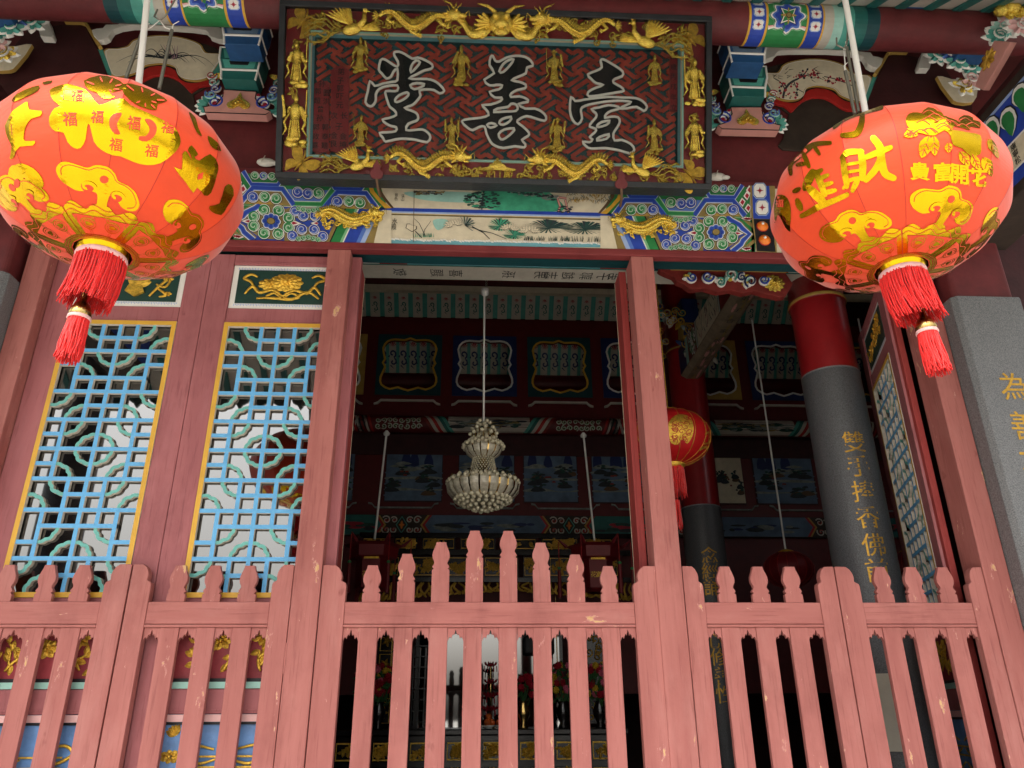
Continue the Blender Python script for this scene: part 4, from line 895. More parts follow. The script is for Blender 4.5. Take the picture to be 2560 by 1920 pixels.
# ================================================================== the signboard
TIL = radians(21)
PO = at(1235, 458, -.30); vU = Vector((0, -sin(TIL), cos(TIL))); vN = Vector((0, -cos(TIL), -sin(TIL)))
def ploc(px, py, d=0.):
    dd = ray(px, py); o = PO-vN*d; t = (o-CAM).dot(vN)/dd.dot(vN); p = CAM+dd*t-o
    return (p.x, p.dot(vU))
sign = thing('signboard', 'large framed signboard with three black characters and gilt figures', 'signboard', PO, (TIL, 0, 0))
u0 = (ploc(697, 2)[0]+ploc(689, 443)[0])/2; u1 = ploc(1780, 250)[0]; v0 = (ploc(689, 443)[1]+ploc(1780, 474)[1])/2; v1 = (ploc(697, 0)[1]+ploc(1780, 39)[1])/2
fwid = .035
for a, b in (((u0, -.002, v0), (u1, .16, v0+fwid)), ((u0, -.002, v1-fwid), (u1, .16, v1)), ((u0, -.004, v0+fwid), (u0+fwid, .16, v1-fwid)), ((u1-fwid, -.004, v0+fwid), (u1, .16, v1-fwid))): fixn(MB().box(a, b, 'frame_black').build('outer_frame', sign, .004))
D1 = .035                                             # depth of the red border behind the frame front
P1 = lambda px, py: ploc(px, py, D1)
iu0 = (P1(774, 72)[0]+P1(767, 393)[0])/2; iu1 = P1(1707.7, 270)[0]; iv0 = (P1(767, 393)[1]+P1(1707, 422)[1])/2; iv1 = (P1(774, 72)[1]+P1(1707, 116)[1])/2
mat('signred', '80242a', .35, var=.2, coat=.3)
for a, b in (((u0+fwid, D1, v0+fwid), (u1-fwid, D1+.02, iv0)), ((u0+fwid, D1, iv1), (u1-fwid, D1+.02, v1-fwid)), ((u0+fwid, D1, iv0), (iu0, D1+.02, iv1)), ((iu1, D1, iv0), (u1-fwid, D1+.02, iv1))): MB().box(a, b, 'signred').build('red_border', sign)
mb = MB(); mw = .036; DF = .075
def mould(a, b, c, d): mb.add([a, b, c, d], [(0, 1, 2, 3)], mcur)
A = [(iu0, iv0), (iu1, iv0), (iu1, iv1), (iu0, iv1)]; ins = lambda k: [(iu0+k, iv0+k), (iu1-k, iv0+k), (iu1-k, iv1-k), (iu0+k, iv1-k)]
steps = [(0, D1-.012, 'teal_pale'), (.012, D1-.014, 'cream'), (.018, D1-.004, 'skyteal'), (.028, D1+.02, 'teal_deep'), (mw, DF, 'teal_deep')]
for (k0, d0, m0), (k1, d1, m1) in zip(steps[:-1], steps[1:]):
    a, b = ins(k0), ins(k1)
    for i in range(4): j = (i+1) % 4; mb.add([(a[i][0], d0, a[i][1]), (a[j][0], d0, a[j][1]), (b[j][0], d1, b[j][1]), (b[i][0], d1, b[i][1])], [(0, 1, 2, 3)], m0)
a = ins(0); 
for i in range(4): j = (i+1) % 4; mb.add([(a[i][0], D1-.012, a[i][1]), (a[j][0], D1-.012, a[j][1]), (a[j][0], D1+.001, a[j][1]), (a[i][0], D1+.001, a[i][1])], [(0, 1, 2, 3)], 'cream')
mb.build('inner_moulding', sign)
MB().box((iu0+.02, DF, iv0+.02), (iu1-.02, DF+.02, iv1-.02), 'teal_deep').build('field_board', sign)
MB().box((u0+.01, .12, v0+.01), (u1-.01, .155, v1-.01), 'frame_black').build('back_board', sign)
# fretwork: key pattern of interlocked hooked crosses' arms, laid slantwise
mat('fretred', '9a3b2c', .5, var=.4, vs=14)
FX0, FX1, FZ0, FZ1 = iu0+mw, iu1-mw, iv0+mw, iv1-mw
mb = MB(); s_ = .118; a_ = s_/3; ux, uz, vx, vz = cos(radians(35)), sin(radians(35)), -cos(radians(35)), sin(radians(35)); wd = .024
def clipbar(p, q):
    X0, Y0 = p[0]*ux+p[1]*vx, p[0]*uz+p[1]*vz; X1, Y1 = q[0]*ux+q[1]*vx, q[0]*uz+q[1]*vz
    cx, cz = (FX0+FX1)/2, (FZ0+FZ1)/2; X0 += cx; X1 += cx; Y0 += cz; Y1 += cz
    t0, t1 = 0., 1.; dx, dz = X1-X0, Y1-Y0
    for pp, qq in ((-dx, X0-FX0-.004), (dx, FX1-.004-X0), (-dz, Y0-FZ0-.004), (dz, FZ1-.004-Y0)):
        if abs(pp) < 1e-9:
            if qq < 0: return
        else:
            r_ = qq/pp
            if pp < 0: t0 = max(t0, r_)
            else: t1 = min(t1, r_)
    if t1-t0 < .03: return
    P0, P1_ = (X0+dx*t0, Y0+dz*t0), (X0+dx*t1, Y0+dz*t1)
    mb.stroke([P0, P1_], wd*rnd.uniform(.92, 1.05), DF-.007+rnd.uniform(-.0006, .0006), 'fretred', d1=DF)
N_ = 22
for i in range(-N_, N_):
    for j in range(-N_, N_):
        x, y = i*s_, j*s_
        if (i+j) % 2 == 0:
            clipbar((x+a_, y), (x+a_, y+s_)); clipbar((x+s_-a_, y), (x+s_-a_, y+s_))
        else:
            clipbar((x, y+a_), (x+s_, y+a_)); clipbar((x, y+s_-a_), (x+s_, y+s_-a_))
        clipbar((x-a_, y), (x+a_, y)); clipbar((x, y-a_), (x, y+a_))
tag(mb.build('fretwork', sign), kind='stuff')
# the three characters, outlined in white
K2 = lambda P: [ploc(680+a/3.457, b/3.457, .06) for a, b in P]; K3 = lambda P: [ploc(1200+a/3.457, b/3.457, .06) for a, b in P]
CH = [([(1060,460),(1100,455),(1150,475),(1215,515),(1260,505),(1330,530),(1385,565),(1380,600),(1320,615),(1250,650),(1185,685),(1260,690),(1340,690),(1400,705),(1450,740),(1490,790),(1450,815),(1400,785),(1330,780),(1275,790),(1285,830),(1260,870),(1215,915),(1145,940),(1200,960),(1250,985),(1265,1020),(1250,1050),(1180,1075),(1160,1130),(1230,1130),(1300,1125),(1345,1150),(1370,1190),(1340,1235),(1250,1215),(1160,1205),(1070,1210),(985,1230),(960,1195),(930,1155),(1000,1150),(1070,1140),(1075,1105),(1030,1095),(990,1075),(955,1040),(1020,1025),(1075,1000),(1060,960),(1020,930),(1000,880),(985,830),(985,795),(1040,795),(1085,790),(1085,745),(1000,750),(930,775),(900,820),(900,870),(880,910),(850,925),(810,890),(830,800),(850,705),(890,750),(960,730),(1040,715),(1085,700),(1085,600),(1050,630),(1030,670),(990,685),(950,640),(925,610),(940,530),(975,520),(1030,555),(1085,585),(1090,540),(1060,490)],
       [[(1245,530),(1280,545),(1250,590),(1200,635),(1205,580)], [(1195,745),(1250,725),(1320,735),(1290,760),(1230,778)], [(1065,870),(1100,830),(1170,805),(1180,830),(1140,865),(1080,890)]], K2, []),
      ([(110,490),(130,530),(165,540),(230,505),(310,490),(390,500),(440,535),(455,575),(405,590),(395,640),(330,670),(270,700),(340,715),(395,740),(385,770),(320,785),(270,815),(265,845),(340,840),(400,860),(415,885),(330,905),(390,945),(470,945),(530,970),(570,1015),(555,1050),(480,1030),(400,1010),(340,1035),(320,1060),(370,1100),(420,1150),(415,1180),(360,1215),(390,1250),(380,1280),(300,1270),(200,1285),(130,1265),(90,1230),(55,1160),(40,1100),(-10,1105),(-63,1130),(-108,1110),(-158,1055),(-98,1035),(2,1025),(75,1000),(50,950),(17,915),(92,910),(177,880),(187,850),(127,850),(82,800),(162,780),(192,745),(142,740),(82,745),(37,695),(122,640),(82,570),(92,500)],
       [[(290,520),(260,570),(200,630),(165,625),(200,560),(250,525)], [(300,905),(325,930),(310,965),(220,970),(115,975),(150,945),(240,930),(265,905)], [(270,1015),(255,1055),(200,1085),(165,1070),(190,1035)], [(60,1085),(100,1070),(145,1090),(90,1110)], [(295,1115),(280,1150),(220,1200),(180,1210),(160,1165),(210,1125)]], K3, []),
      ([(960,950),(1030,935),(1110,915),(1190,930),(1195,948),(1130,965),(1090,990),(1075,1025),(1130,1015),(1190,1020),(1205,1060),(1180,1110),(1150,1160),(1160,1220),(1220,1215),(1300,1250),(1330,1300),(1290,1330),(1200,1305),(1080,1285),(960,1290),(915,1270),(885,1230),(945,1235),(970,1210),(945,1190),(990,1150),(1000,1120),(945,1100),(965,1060),(1000,1020),(1000,985)],
       [[(1120,1050),(1090,1085),(1020,1105),(1010,1090),(1050,1060)], [(1115,1165),(1090,1205),(1005,1220),(1030,1190)]], K3,
       [[(1050,520),(1085,530),(1170,580),(1230,625),(1225,665),(1160,690),(1150,720),(1210,755),(1240,790),(1180,805),(1060,825),(940,840),(935,800),(1000,765),(1065,740),(1000,725),(960,690),(930,650),(1000,620),(1050,590),(1040,540)],
        [(785,840),(820,880),(900,868),(1000,855),(1100,845),(1220,850),(1340,855),(1400,880),(1440,930),(1410,965),(1350,930),(1270,942),(1200,945),(1260,915),(1305,890),(1230,878),(1130,880),(1030,893),(940,910),(880,935),(870,970),(880,1030),(845,1080),(800,1045),(775,960)]])]
for k, (out, holes, K, extra) in enumerate(CH):
    loops = [smooth(K(out), 2)]+[smooth(K(h), 2) for h in holes]+[smooth(K(e), 2) for e in extra]
    o = loops_mesh(loops, .010, 0, 'ink', 'character', sign, XZ, .060)
    e_ = MB()
    for lp in loops: e_.stroke(lp, .0135, .0465, 'whitepaint', closed=True, d1=.056)
    e_.build('white_outline', o)
# small inscriptions
mb = MB()
for (x0, y0, x1, y1) in ((512, 565, 668, 1322), (358, 690, 498, 1322)):
    q = K2([(x0, y0+40), ((x0+x1)/2, y0), (x1, y0+40), (x1-8, y1-15), ((x0+x1)/2, y1), (x0-8, y1-15)]); mb.prism(q, .058, DF, 'signred')
q = K3([(1642, 450), (1705, 455), (1705, 965), (1642, 960)]); mb.prism(q, .058, DF, 'signred')
def ktext(c, K, x, y, s): q = K([(x, y)])[0]; text(mb, c, q[0], q[1], s/3.457*.0024, .0565, 'ink', bold=.01)
for c, x, y in zip('弟子郭吓元长次子金坤金良', (598, 592, 590, 588, 585, 625, 537, 580, 615, 612, 537, 535), (620, 700, 765, 835, 910, 1000, 1000, 1095, 1178, 1252, 1170, 1242)): ktext(c, K2, x, y, 60)
for c, x, y in zip('孙郭超圆洪曾孙郭政喜郭泰题', (435, 396, 392, 475, 470, 420, 414, 382, 380, 374, 460, 460, 456), (727, 790, 870, 805, 878, 945, 1020, 1100, 1180, 1256, 1100, 1180, 1260)): ktext(c, K2, x, y, 56)
for c, y in zip('太歲丙戌年立', (490, 580, 665, 750, 840, 930)): ktext(c, K3, 1672, y, 56)
mb.build('inscription', sign)
# gilt figures
def figure(h, seed, parent, loc, wide=1.):
    r = random.Random(seed); mb = MB(); g = 'gold'; k = h; S = Matrix.Diagonal((1*wide, .5, 1))
    for i in range(9): mb.ball((r.uniform(-.17, .17)*k*wide, r.uniform(-.05, 0)*k, r.uniform(0, .13)*k), r.uniform(.05, .085)*k, g, 8, (1.2, .7, .7))
    sw = r.uniform(-.04, .04)*k
    prof = [(.11, .12), (.125, .2), (.10, .34), (.085, .46), (.105, .56), (.125, .66), (.10, .74), (.04, .79), (.035, .81)]
    vs_ = [(a*k, b*k) for a, b in prof]; mb.lathe(vs_, g, (0, 0, 0), 10, S)
    mb.ball((sw*.5, -.01*k, .855*k), .058*k, g, 10, (.9, .9, 1.1))
    hat = r.choice((0, 1, 2))
    if hat == 0: mb.lathe([(.06*k, .89*k), (.05*k, .93*k), (.02*k, .99*k), (.001, 1.0*k)], g, (sw*.5, 0, 0), 8)
    elif hat == 1: mb.box((sw*.5-.09*k, -.02*k, .90*k), (sw*.5+.09*k, .02*k, .925*k), g); mb.ball((sw*.5, 0, .94*k), .045*k, g, 8)
    else: mb.ball((sw*.5, 0, .93*k), .03*k, g, 8)
    for s in (-1, 1):
        up = r.random() < .5; e = (s*(.16+r.uniform(0, .05))*k*wide, -.03*k, .52*k); hnd = (s*r.uniform(.08, .24)*k*wide, -.06*k, (.82 if up else .48)*k+r.uniform(-.05, .08)*k)
        mb.tube([(s*.10*k*wide, 0, .70*k), e, hnd], [.05*k, .048*k, .03*k], g, 7)
        P = [(s*.10*k*wide, -.02*k, .6*k), (s*.2*k*wide, -.03*k, .42*k), (s*.15*k*wide, -.04*k, .3*k), (s*.24*k*wide, -.02*k, .16*k)]; mb.tube(P, [.018*k, .028*k, .024*k, .01*k], g, 6)
    if r.random() < .6: x = r.choice((-1, 1))*.2*k*wide; mb.tube([(x, -.05*k, .35*k), (x*1.1, -.06*k, 1.0*k)], .012*k, g, 6)
    for i in range(5): x = -.08*k+i*.04*k; mb.tube([(x*1.3, -.055*k, .14*k), (x*.8, -.05*k, .45*k)], .012*k, g, 5)
    o = mb.build('gilt_figure', parent); o.location = loc; return o
def sgn_fig(px, py, h, seed, d, wide=1.):
    u, v = ploc(px, py, d); hh = h*.00243; return figure(hh, seed, sign, (u, d-.012, v-hh/2), wide)
for i, (x, y, h) in enumerate(((901, 139, 87), (1154, 165, 98), (1385, 171, 90), (1635, 178, 78), (903, 327, 75), (1130, 334, 78), (1392, 337, 84), (1634, 343, 87))): sgn_fig(x, y, h*1.04, 20+i, .048)
for i, (x, y, h) in enumerate(((743.6, 160, 124), (739, 299, 139), (1733.7, 205, 130), (1735, 338, 116))): sgn_fig(x, y, h*.97, 50+i, D1, .95)
def butterfly(sz, parent, loc, rot):
    mb = MB(); g = 'gold_leaf'
    for s in (-1, 1):
        for P in ([(0, .02), (.18, .34), (.42, .46), (.5, .3), (.40, .06), (.1, -.02)], [(0, -.02), (.3, -.02), (.42, -.18), (.34, -.34), (.24, -.46), (.16, -.3), (.05, -.12)]):
            Q = smooth([(s*a*sz, b*sz) for a, b in P], 3); mb.prism(Q, -.006, 0, g); 
            for k in (.78, .55): mb.stroke(insetp(Q, k), .007*sz/.2, -.0085, g, closed=True)
        mb.tube([(0, -.01, .1*sz), (s*.08*sz, -.012, .34*sz), (s*.16*sz, -.01, .42*sz)], .006*sz/.2, g, 5)
    mb.tube([(0, -.01, .16*sz), (0, -.016, 0), (0, -.012, -.28*sz)], [.03*sz, .06*sz, .02*sz], g, 8)
    o = fixn(mb.build('gilt_butterfly', parent)); o.location = loc; o.rotation_euler = (0, rot, 0); return o
for x, y, a in ((758, 58, radians(38)), (752, 411, radians(-142+180)), (1725, 101, radians(-40)), (1722, 437, radians(40+90))):
    u, v = ploc(x, y, D1); butterfly(.185, sign, (u, D1, v), a)
def dragon(L, parent, loc, flip, seed, name='gilt_dragon', m='gold', fat=.74, wv=8.6, extra=7, amp=.115):
    r = random.Random(seed); mb = MB(); F = -1 if flip else 1; n = 34; P = []
    for i in range(n+1):
        t = i/n; P.append((F*(-.48+.80*t)*L, -.02, (amp*sin(t*wv+.4)*(1-.35*t)+.02)*L*.9))
    R_ = [L*.050*fat*(.22+.95*sin(pi*min(1, .12+.75*i/n))**.8) for i in range(n+1)]
    mb.tube(P, R_, m, 9, sq=.8)
    for i in range(2, n-1):
        p = Vector(P[i]); tg = Vector(P[i+1])-Vector(P[i-1]); nn = Vector((-tg.z, 0, tg.x)).normalized(); nn = nn if nn.z > 0 else -nn; mb.leaf((p.x+nn.x*R_[i]*.7, p.z+nn.z*R_[i]*.7), (p.x+nn.x*(R_[i]+.045*L)-F*.02*L, p.z+nn.z*(R_[i]+.075*L)), .034*L, m, d=-.02, bulge=.006)
        for sg in (-.5, .3): mb.ball((p.x+nn.x*R_[i]*sg, -.02-R_[i]*.72, p.z+nn.z*R_[i]*sg), R_[i]*.34, m, 6)
    h = Vector(P[-1]); hx, hz = h.x+F*.05*L, h.z+.05*L
    mb.ball((hx, -.03, hz), .075*L, m, 10, (1.15, .8, .85)); mb.ball((hx+F*.085*L, -.035, hz-.012*L), .042*L, m, 9, (1.4, .9, .7)); mb.ball((hx+F*.07*L, -.03, hz-.06*L), .028*L, m, 8, (1.6, .8, .5)); mb.ball((hx+F*.02*L, -.06, hz+.03*L), .018*L, m, 8)
    for k in range(8): a = 1.2+k*.36; mb.leaf((hx-F*.03*L, hz), (hx+F*(.02+.16*cos(a))*L, hz+.15*L*sin(a)), .035*L, m, d=-.03, bulge=.012)
    for sg in (0, 1): mb.tube([(hx, -.045, hz+.05*L), (hx-F*.05*L, -.045, hz+.12*L), (hx-F*(.12+.03*sg)*L, -.04, hz+(.14+.03*sg)*L)], [.013*L, .01*L, .004*L], m, 6)
    mb.tube([(hx+F*.11*L, -.04, hz), (hx+F*.16*L, -.04, hz+.05*L), (hx+F*.17*L, -.04, hz-.04*L)], [.008*L, .006*L, .003*L], m, 5)
    for q, sx in ((7, -1), (13, 1), (20, -1), (27, 1)):
        p = Vector(P[q]); e = (p.x+F*sx*.07*L, -.03, p.z-.09*L); c = (e[0]+F*.05*L, -.035, e[2]-.03*L); mb.tube([p, e, c], [.03*L*fat, .022*L, .014*L], m, 7)
        for k in range(4): a = -.9+k*.5; mb.tube([c, (c[0]+F*.045*L*cos(a), -.04, c[2]+.045*L*sin(a))], [.010*L, .003*L], m, 5)
    for k in range(extra): x, z = r.uniform(-.5, .45)*L*F, r.uniform(-.16, .12)*L; mb.tube([(a, -.008-.004*(k % 4), b) for a, b in spiral(x, z, .042*L, 1.2, r.uniform(0, 6), 1, 9)], .010*L, m, 5); aa = r.uniform(0, 6.28); mb.leaf((x, z), (x+.07*L*cos(aa), z+.07*L*sin(aa)), .04*L, m, d=-.012, bulge=.008)
    t0 = Vector(P[0])
    for k in range(5): a = 2.2+k*.45; mb.leaf((t0.x, t0.z), (t0.x+F*.09*L*cos(a), t0.z+.10*L*sin(a)), .03*L, m, d=-.02)
    o = fixn(mb.build(name, parent)); o.location = loc; return o
def phoenix(L, parent, loc, flip, seed):
    mb = MB(); F = -1 if flip else 1; m = 'gold'; r = random.Random(seed)
    mb.ball((.05*L*F, -.02, -.06*L), .09*L, m, 10, (1.5, .7, .8), Matrix.Rotation(-.3*F, 3, 'Y')); mb.tube([(.13*L*F, -.02, -.03*L), (.2*L*F, -.025, .06*L), (.2*L*F, -.025, .15*L)], [.05*L, .035*L, .028*L], m, 8)
    mb.ball((.21*L*F, -.025, .18*L), .036*L, m, 8); mb.tube([(.24*L*F, -.025, .18*L), (.28*L*F, -.025, .165*L)], [.014*L, .003*L], m, 6)
    for k in range(4): mb.leaf((.2*L*F, .2*L), ((.16+.035*k)*L*F, .28*L-.01*k*L), .02*L, m, d=-.025)
    for k in range(8): a = 1.75+k*.13; mb.leaf((.05*L*F, -.02*L), ((.05+.28*cos(a)*(1+.05*k))*L*F, (-.02+.28*sin(a))*L), .045*L, m, d=-.03-.001*k, bulge=.008)
    for k in range(6): a = .1-k*.12+.5; mb.leaf((.1*L*F, -.06*L), ((.12+.30*cos(a))*L*F, (-.06+.22*sin(a))*L), .04*L, m, d=-.02-.001*k, bulge=.006)
    for k in range(5):
        P = [(-.06*L*F, -.015, -.07*L)]+[(F*(-.06-.11*q)*L, -.015, (-.07+(.05*k-.1)*q*.5+.045*sin(q*2+k))*L) for q in (1, 2, 3, 4)]
        P2 = smooth([(p[0], p[2]) for p in P], 4, False); mb.tube([(a, -.015, b) for a, b in P2], [.014*L]*len(P2), m, 6)
        for q in range(2, len(P2), 2): a = P2[q]; mb.leaf(a, (a[0]-F*.05*L, a[1]+.04*L*(1 if q % 4 else -1)), .03*L, m, d=-.012)
    o = fixn(mb.build('gilt_phoenix', parent)); o.location = loc; return o
PXM = .00243
for (x, y, w_, fl, sd) in ((1055, 62, 205, False, 1), (1432, 77, 205, True, 2), (1075, 413, 190, False, 3), (1420, 424, 190, True, 4)):
    u, v = ploc(x, y, D1); dragon(w_*PXM*1.06, sign, (u, D1, v), fl, sd, extra=14)
for (x, y, w_, fl, sd) in ((872, 66, 195, False, 5), (1622, 99, 195, True, 6), (888, 408, 158, False, 7), (1612, 424, 158, True, 8)):
    u, v = ploc(x, y, D1); phoenix(w_*PXM, sign, (u, D1, v), fl, sd)
mb = MB(); u, v = ploc(1252, 66, D1); m = 'gold'                    # frontal dragon head
mb.ball((0, -.03, 0), .075, m, 14, (1, .7, .95)); mb.ball((0, -.065, -.02), .04, m, 10, (1.2, .8, .8)); mb.ball((0, -.05, -.06), .035, m, 10, (1.3, .7, .6))
for s in (-1, 1):
    mb.ball((s*.035, -.075, .025), .019, m, 8); mb.tube([(s*.03, -.04, .06), (s*.08, -.04, .10), (s*.14, -.035, .115)], [.014, .011, .004], m, 6)
    for k in range(7): a = -.9+k*.3; mb.leaf((s*.05, -.01), (s*(.05+.11*cos(a)), -.01+.11*sin(a)), .032, m, d=-.03, bulge=.014)
    P = smooth([(s*.09, -.05), (s*.17, -.07), (s*.22, -.01), (s*.27, .03)], 5, False); mb.tube([(a, -.02, b) for a, b in P], [.03-.02*i/len(P) for i in range(len(P))], m, 8)
    for k in range(8): a = P[2+k]; mb.leaf(a, (a[0]+s*.01, a[1]+.06), .02, m, d=-.02)
    mb.tube([(s*.02, -.08, -.045), (s*.022, -.08, -.075)], [.008, .002], m, 5)
o = fixn(mb.build('gilt_dragon_head', sign)); o.location = (u, D1, v)
mb = MB(); u, v = ploc(1243, 438, D1)                               # little pavilion between clouds
for x in (-.05, -.018, .018, .05): mb.tube([(x, -.012, -.04), (x, -.012, .02)], .006, 'gold', 6)
mb.prism(smooth([(-.12, .035), (-.10, .02), (0, .026), (.10, .02), (.12, .035), (.06, .045), (.045, .065), (0, .072), (-.045, .065), (-.06, .045)], 2), -.03, 0, 'gold'); mb.prism([(-.03, .07), (.03, .07), (.022, .09), (-.022, .09)], -.02, 0, 'gold'); mb.ball((0, -.01, .1), .014, 'gold', 8)
for s in (-1, 1):
    for k in range(4): mb.tube([(a, -.012, b) for a, b in spiral(s*(.15+.045*k), -.01+.02*(k % 2), .026, 1.2, .5+k, s, 10)], .008, 'gold', 6)
    ribbon(mb, [(s*.13, -.03), (s*.18, .0), (s*.24, -.01), (s*.3, .025)], .016, 'gold')
o = mb.build('gilt_pavilion', sign); o.location = (u, D1, v); o.scale = (.9, .9, .9)
rg = random.Random(77)                                              # small gilt clouds filling the border
for x0_, y0_, x1_, y1_, n_ in ((780, 48, 1720, 86, 22), (790, 410, 1715, 440, 22), (738, 95, 733, 390, 9), (1733, 130, 1735, 400, 9)):
    for k in range(n_):
        q = (k+.5)/n_; u, v = ploc(x0_+(x1_-x0_)*q+rg.uniform(-5, 5), y0_+(y1_-y0_)*q+rg.uniform(-15, 15), D1); mb = MB(); a0 = rg.uniform(0, 6.28)
        P = spiral(0, 0, .026, 1.2, a0, rg.choice((-1, 1)), 11, .2); mb.tube([(a, -.006, b) for a, b in P], [.007-.004*i/11 for i in range(12)], 'gold', 5)
        for j in range(3): aa = a0+1.1*j; mb.leaf((0, 0), (.045*cos(aa), .045*sin(aa)), .02, 'gold', d=-.003, bulge=.006)
        o = mb.build('gilt_cloud', sign); o.location = (u, D1, v)
for x, y in ((942, 426), (1553, 451)):                               # gourd-shaped catches and their iron rods
    u, v = ploc(x, y, -.01); mb = MB()
    pr = [(.002, .062), (.008, .05), (.012, .04), (.022, .03), (.024, .018), (.018, .008), (.03, -.004), (.038, -.02), (.034, -.04), (.02, -.05), (.01, -.052)]
    mb.prism([(a, b) for a, b in pr]+[(-a, b) for a, b in pr[::-1]], -.018, -.004, 'maroon')
    o = fixn(mb.build('gourd_catch', sign, .004)); o.location = (u, 0, v)
    MB().tube([(0, -.012, -.05), (.006, .0, -.10), (.012, .08, -.13)], .008, 'brown', 7).build('iron_rod', o)
MB().box((u0+fwid-.003, .008, v0+fwid-.003), (u1-fwid+.003, .011, v1-fwid+.003), 'case_glass').build('glass_front', sign)
# gilt dragons on the beam
for (x, y, fl, lb) in ((879, 552, False, 'left'), (1604, 572, True, 'right')):
    p = at(x, y, -.01); t = dragon(.40, None, p, fl, 11+fl, 'gilt_dragon', 'gold', 1.5, 6.5, 44)
    tag(t, 'gilt carved dragon on the painted beam, %s of the lotus scene' % lb, 'carving', 'gilt dragons on the painted beam')
# ================================================================== hanging lanterns
from mathutils.geometry import tessellate_polygon
def subdiv(P2, maxlen):
    "triangulate a 2-D outline and split it until no edge is longer than maxlen"
    tr = tessellate_polygon([[Vector((a, b, 0)) for a, b in P2]])
    bm = bmesh.new(); vv = [bm.verts.new((a, b, 0)) for a, b in P2]
    for t in tr:
        try: bm.faces.new([vv[i] for i in t])
        except ValueError: pass
    for _ in range(7):
        ed = [e for e in bm.edges if e.calc_length() > maxlen]
        if not ed: break
        bmesh.ops.subdivide_edges(bm, edges=ed, cuts=1); bmesh.ops.triangulate(bm, faces=[f for f in bm.faces if len(f.verts) > 3])
    bm.verts.index_update(); V = [(v.co.x, v.co.y) for v in bm.verts]; Fc = [[v.index for v in f.verts] for f in bm.faces]; bm.free()
    return V, Fc
NG = 16
class Lantern:
    def __init__(s, c, a, b): s.c = Vector(c); s.a = a; s.b = b
    def S(s, phi, th, d=0.):
        k = (phi % (2*pi/NG))-pi/NG; fac = 1-1.0*(1-cos(pi/NG)/cos(k)) if True else 1
        wv = .006*sin(th*9+phi*3)*cos(th)
        r_ = (s.a*cos(th)**.92*fac if cos(th) > 0 else 0)+d*cos(th)+wv*.25; return Vector((r_*cos(phi), r_*sin(phi), s.b*sin(th)+d*sin(th)))
    def px(s, x, y):
        "angles of the point of the lantern seen at pixel (x, y)"
        d = ray(x, y).normalized(); o = CAM-s.c; A = (d.x*d.x+d.y*d.y)/s.a**2+d.z**2/s.b**2; B = 2*((o.x*d.x+o.y*d.y)/s.a**2+o.z*d.z/s.b**2); C = (o.x**2+o.y**2)/s.a**2+o.z**2/s.b**2-1
        D = max(0, B*B-4*A*C); t = (-B-sqrt(D))/(2*A); p = o+d*t
        return atan2(p.y, p.x), math.asin(max(-1, min(1, p.z/s.b)))
    def decal(s, mb, poly, m, d, maxlen=14):
        V, Fc = subdiv(poly, maxlen); mb.add([s.S(*s.px(a, b), d) for a, b in V], Fc, m, False)
    def pdecal(s, mb, poly, m, d, maxlen=.045):
        V, Fc = subdiv(poly, maxlen); mb.add([s.S(a, b, d) for a, b in V], Fc, m, False)
    def pstroke(s, mb, pts, wd, m, d):
        mb.stroke(pts, wd, d, m, lambda a, b, dd: tuple(s.S(a, b, dd)))
    def brush(s, mb, pts, wd, m, d, org, sc):
        P = smooth([(org[0]+a/sc, org[1]+b/sc) for a, b in pts], 4, False); n = len(P); W = [wd/sc*(.75+.25*sin(pi*i/(n-1))) for i in range(n)]
        mb.stroke(P, W, d, m, lambda a, b, dd: tuple(s.S(*s.px(a, b), dd)))
        for q in (0, -1): s.decal(mb, circ(P[q][0], P[q][1], W[q]/2, 10), m, d+.0002, 30)
    def chars(s, mb, ch, x, y, size, m, d, rot=0., bold=.02):
        text(mb, ch, x, y, size, d, m, lambda a, b, dd: tuple(s.S(*s.px(a, 2*y-b), dd)), rot, bold)
def fringe(mb, R, L, n, seed, wind, m='fringe_red', z0=0., r0=.0042, spread=1.06):
    r = random.Random(seed)
    for k in range(n):
        a = 2*pi*k/n+r.uniform(-.02, .02); rr = R*r.uniform(.9, 1.03); l = L*r.uniform(.86, 1.05); w_ = wind*r.uniform(.6, 1.3)
        P = [(rr*cos(a), rr*sin(a), z0)]
        for q in (.35, .7, 1): P.append((rr*cos(a)*(1+(spread-1)*q)+w_*q*q+r.uniform(-.004, .004), rr*sin(a)*(1+(spread-1)*q)+r.uniform(-.006, .006), z0-l*q))
        mb.tube(P, [r0, r0, r0*.95, r0*.7], m, 4, cap=False)
CLOUD = None
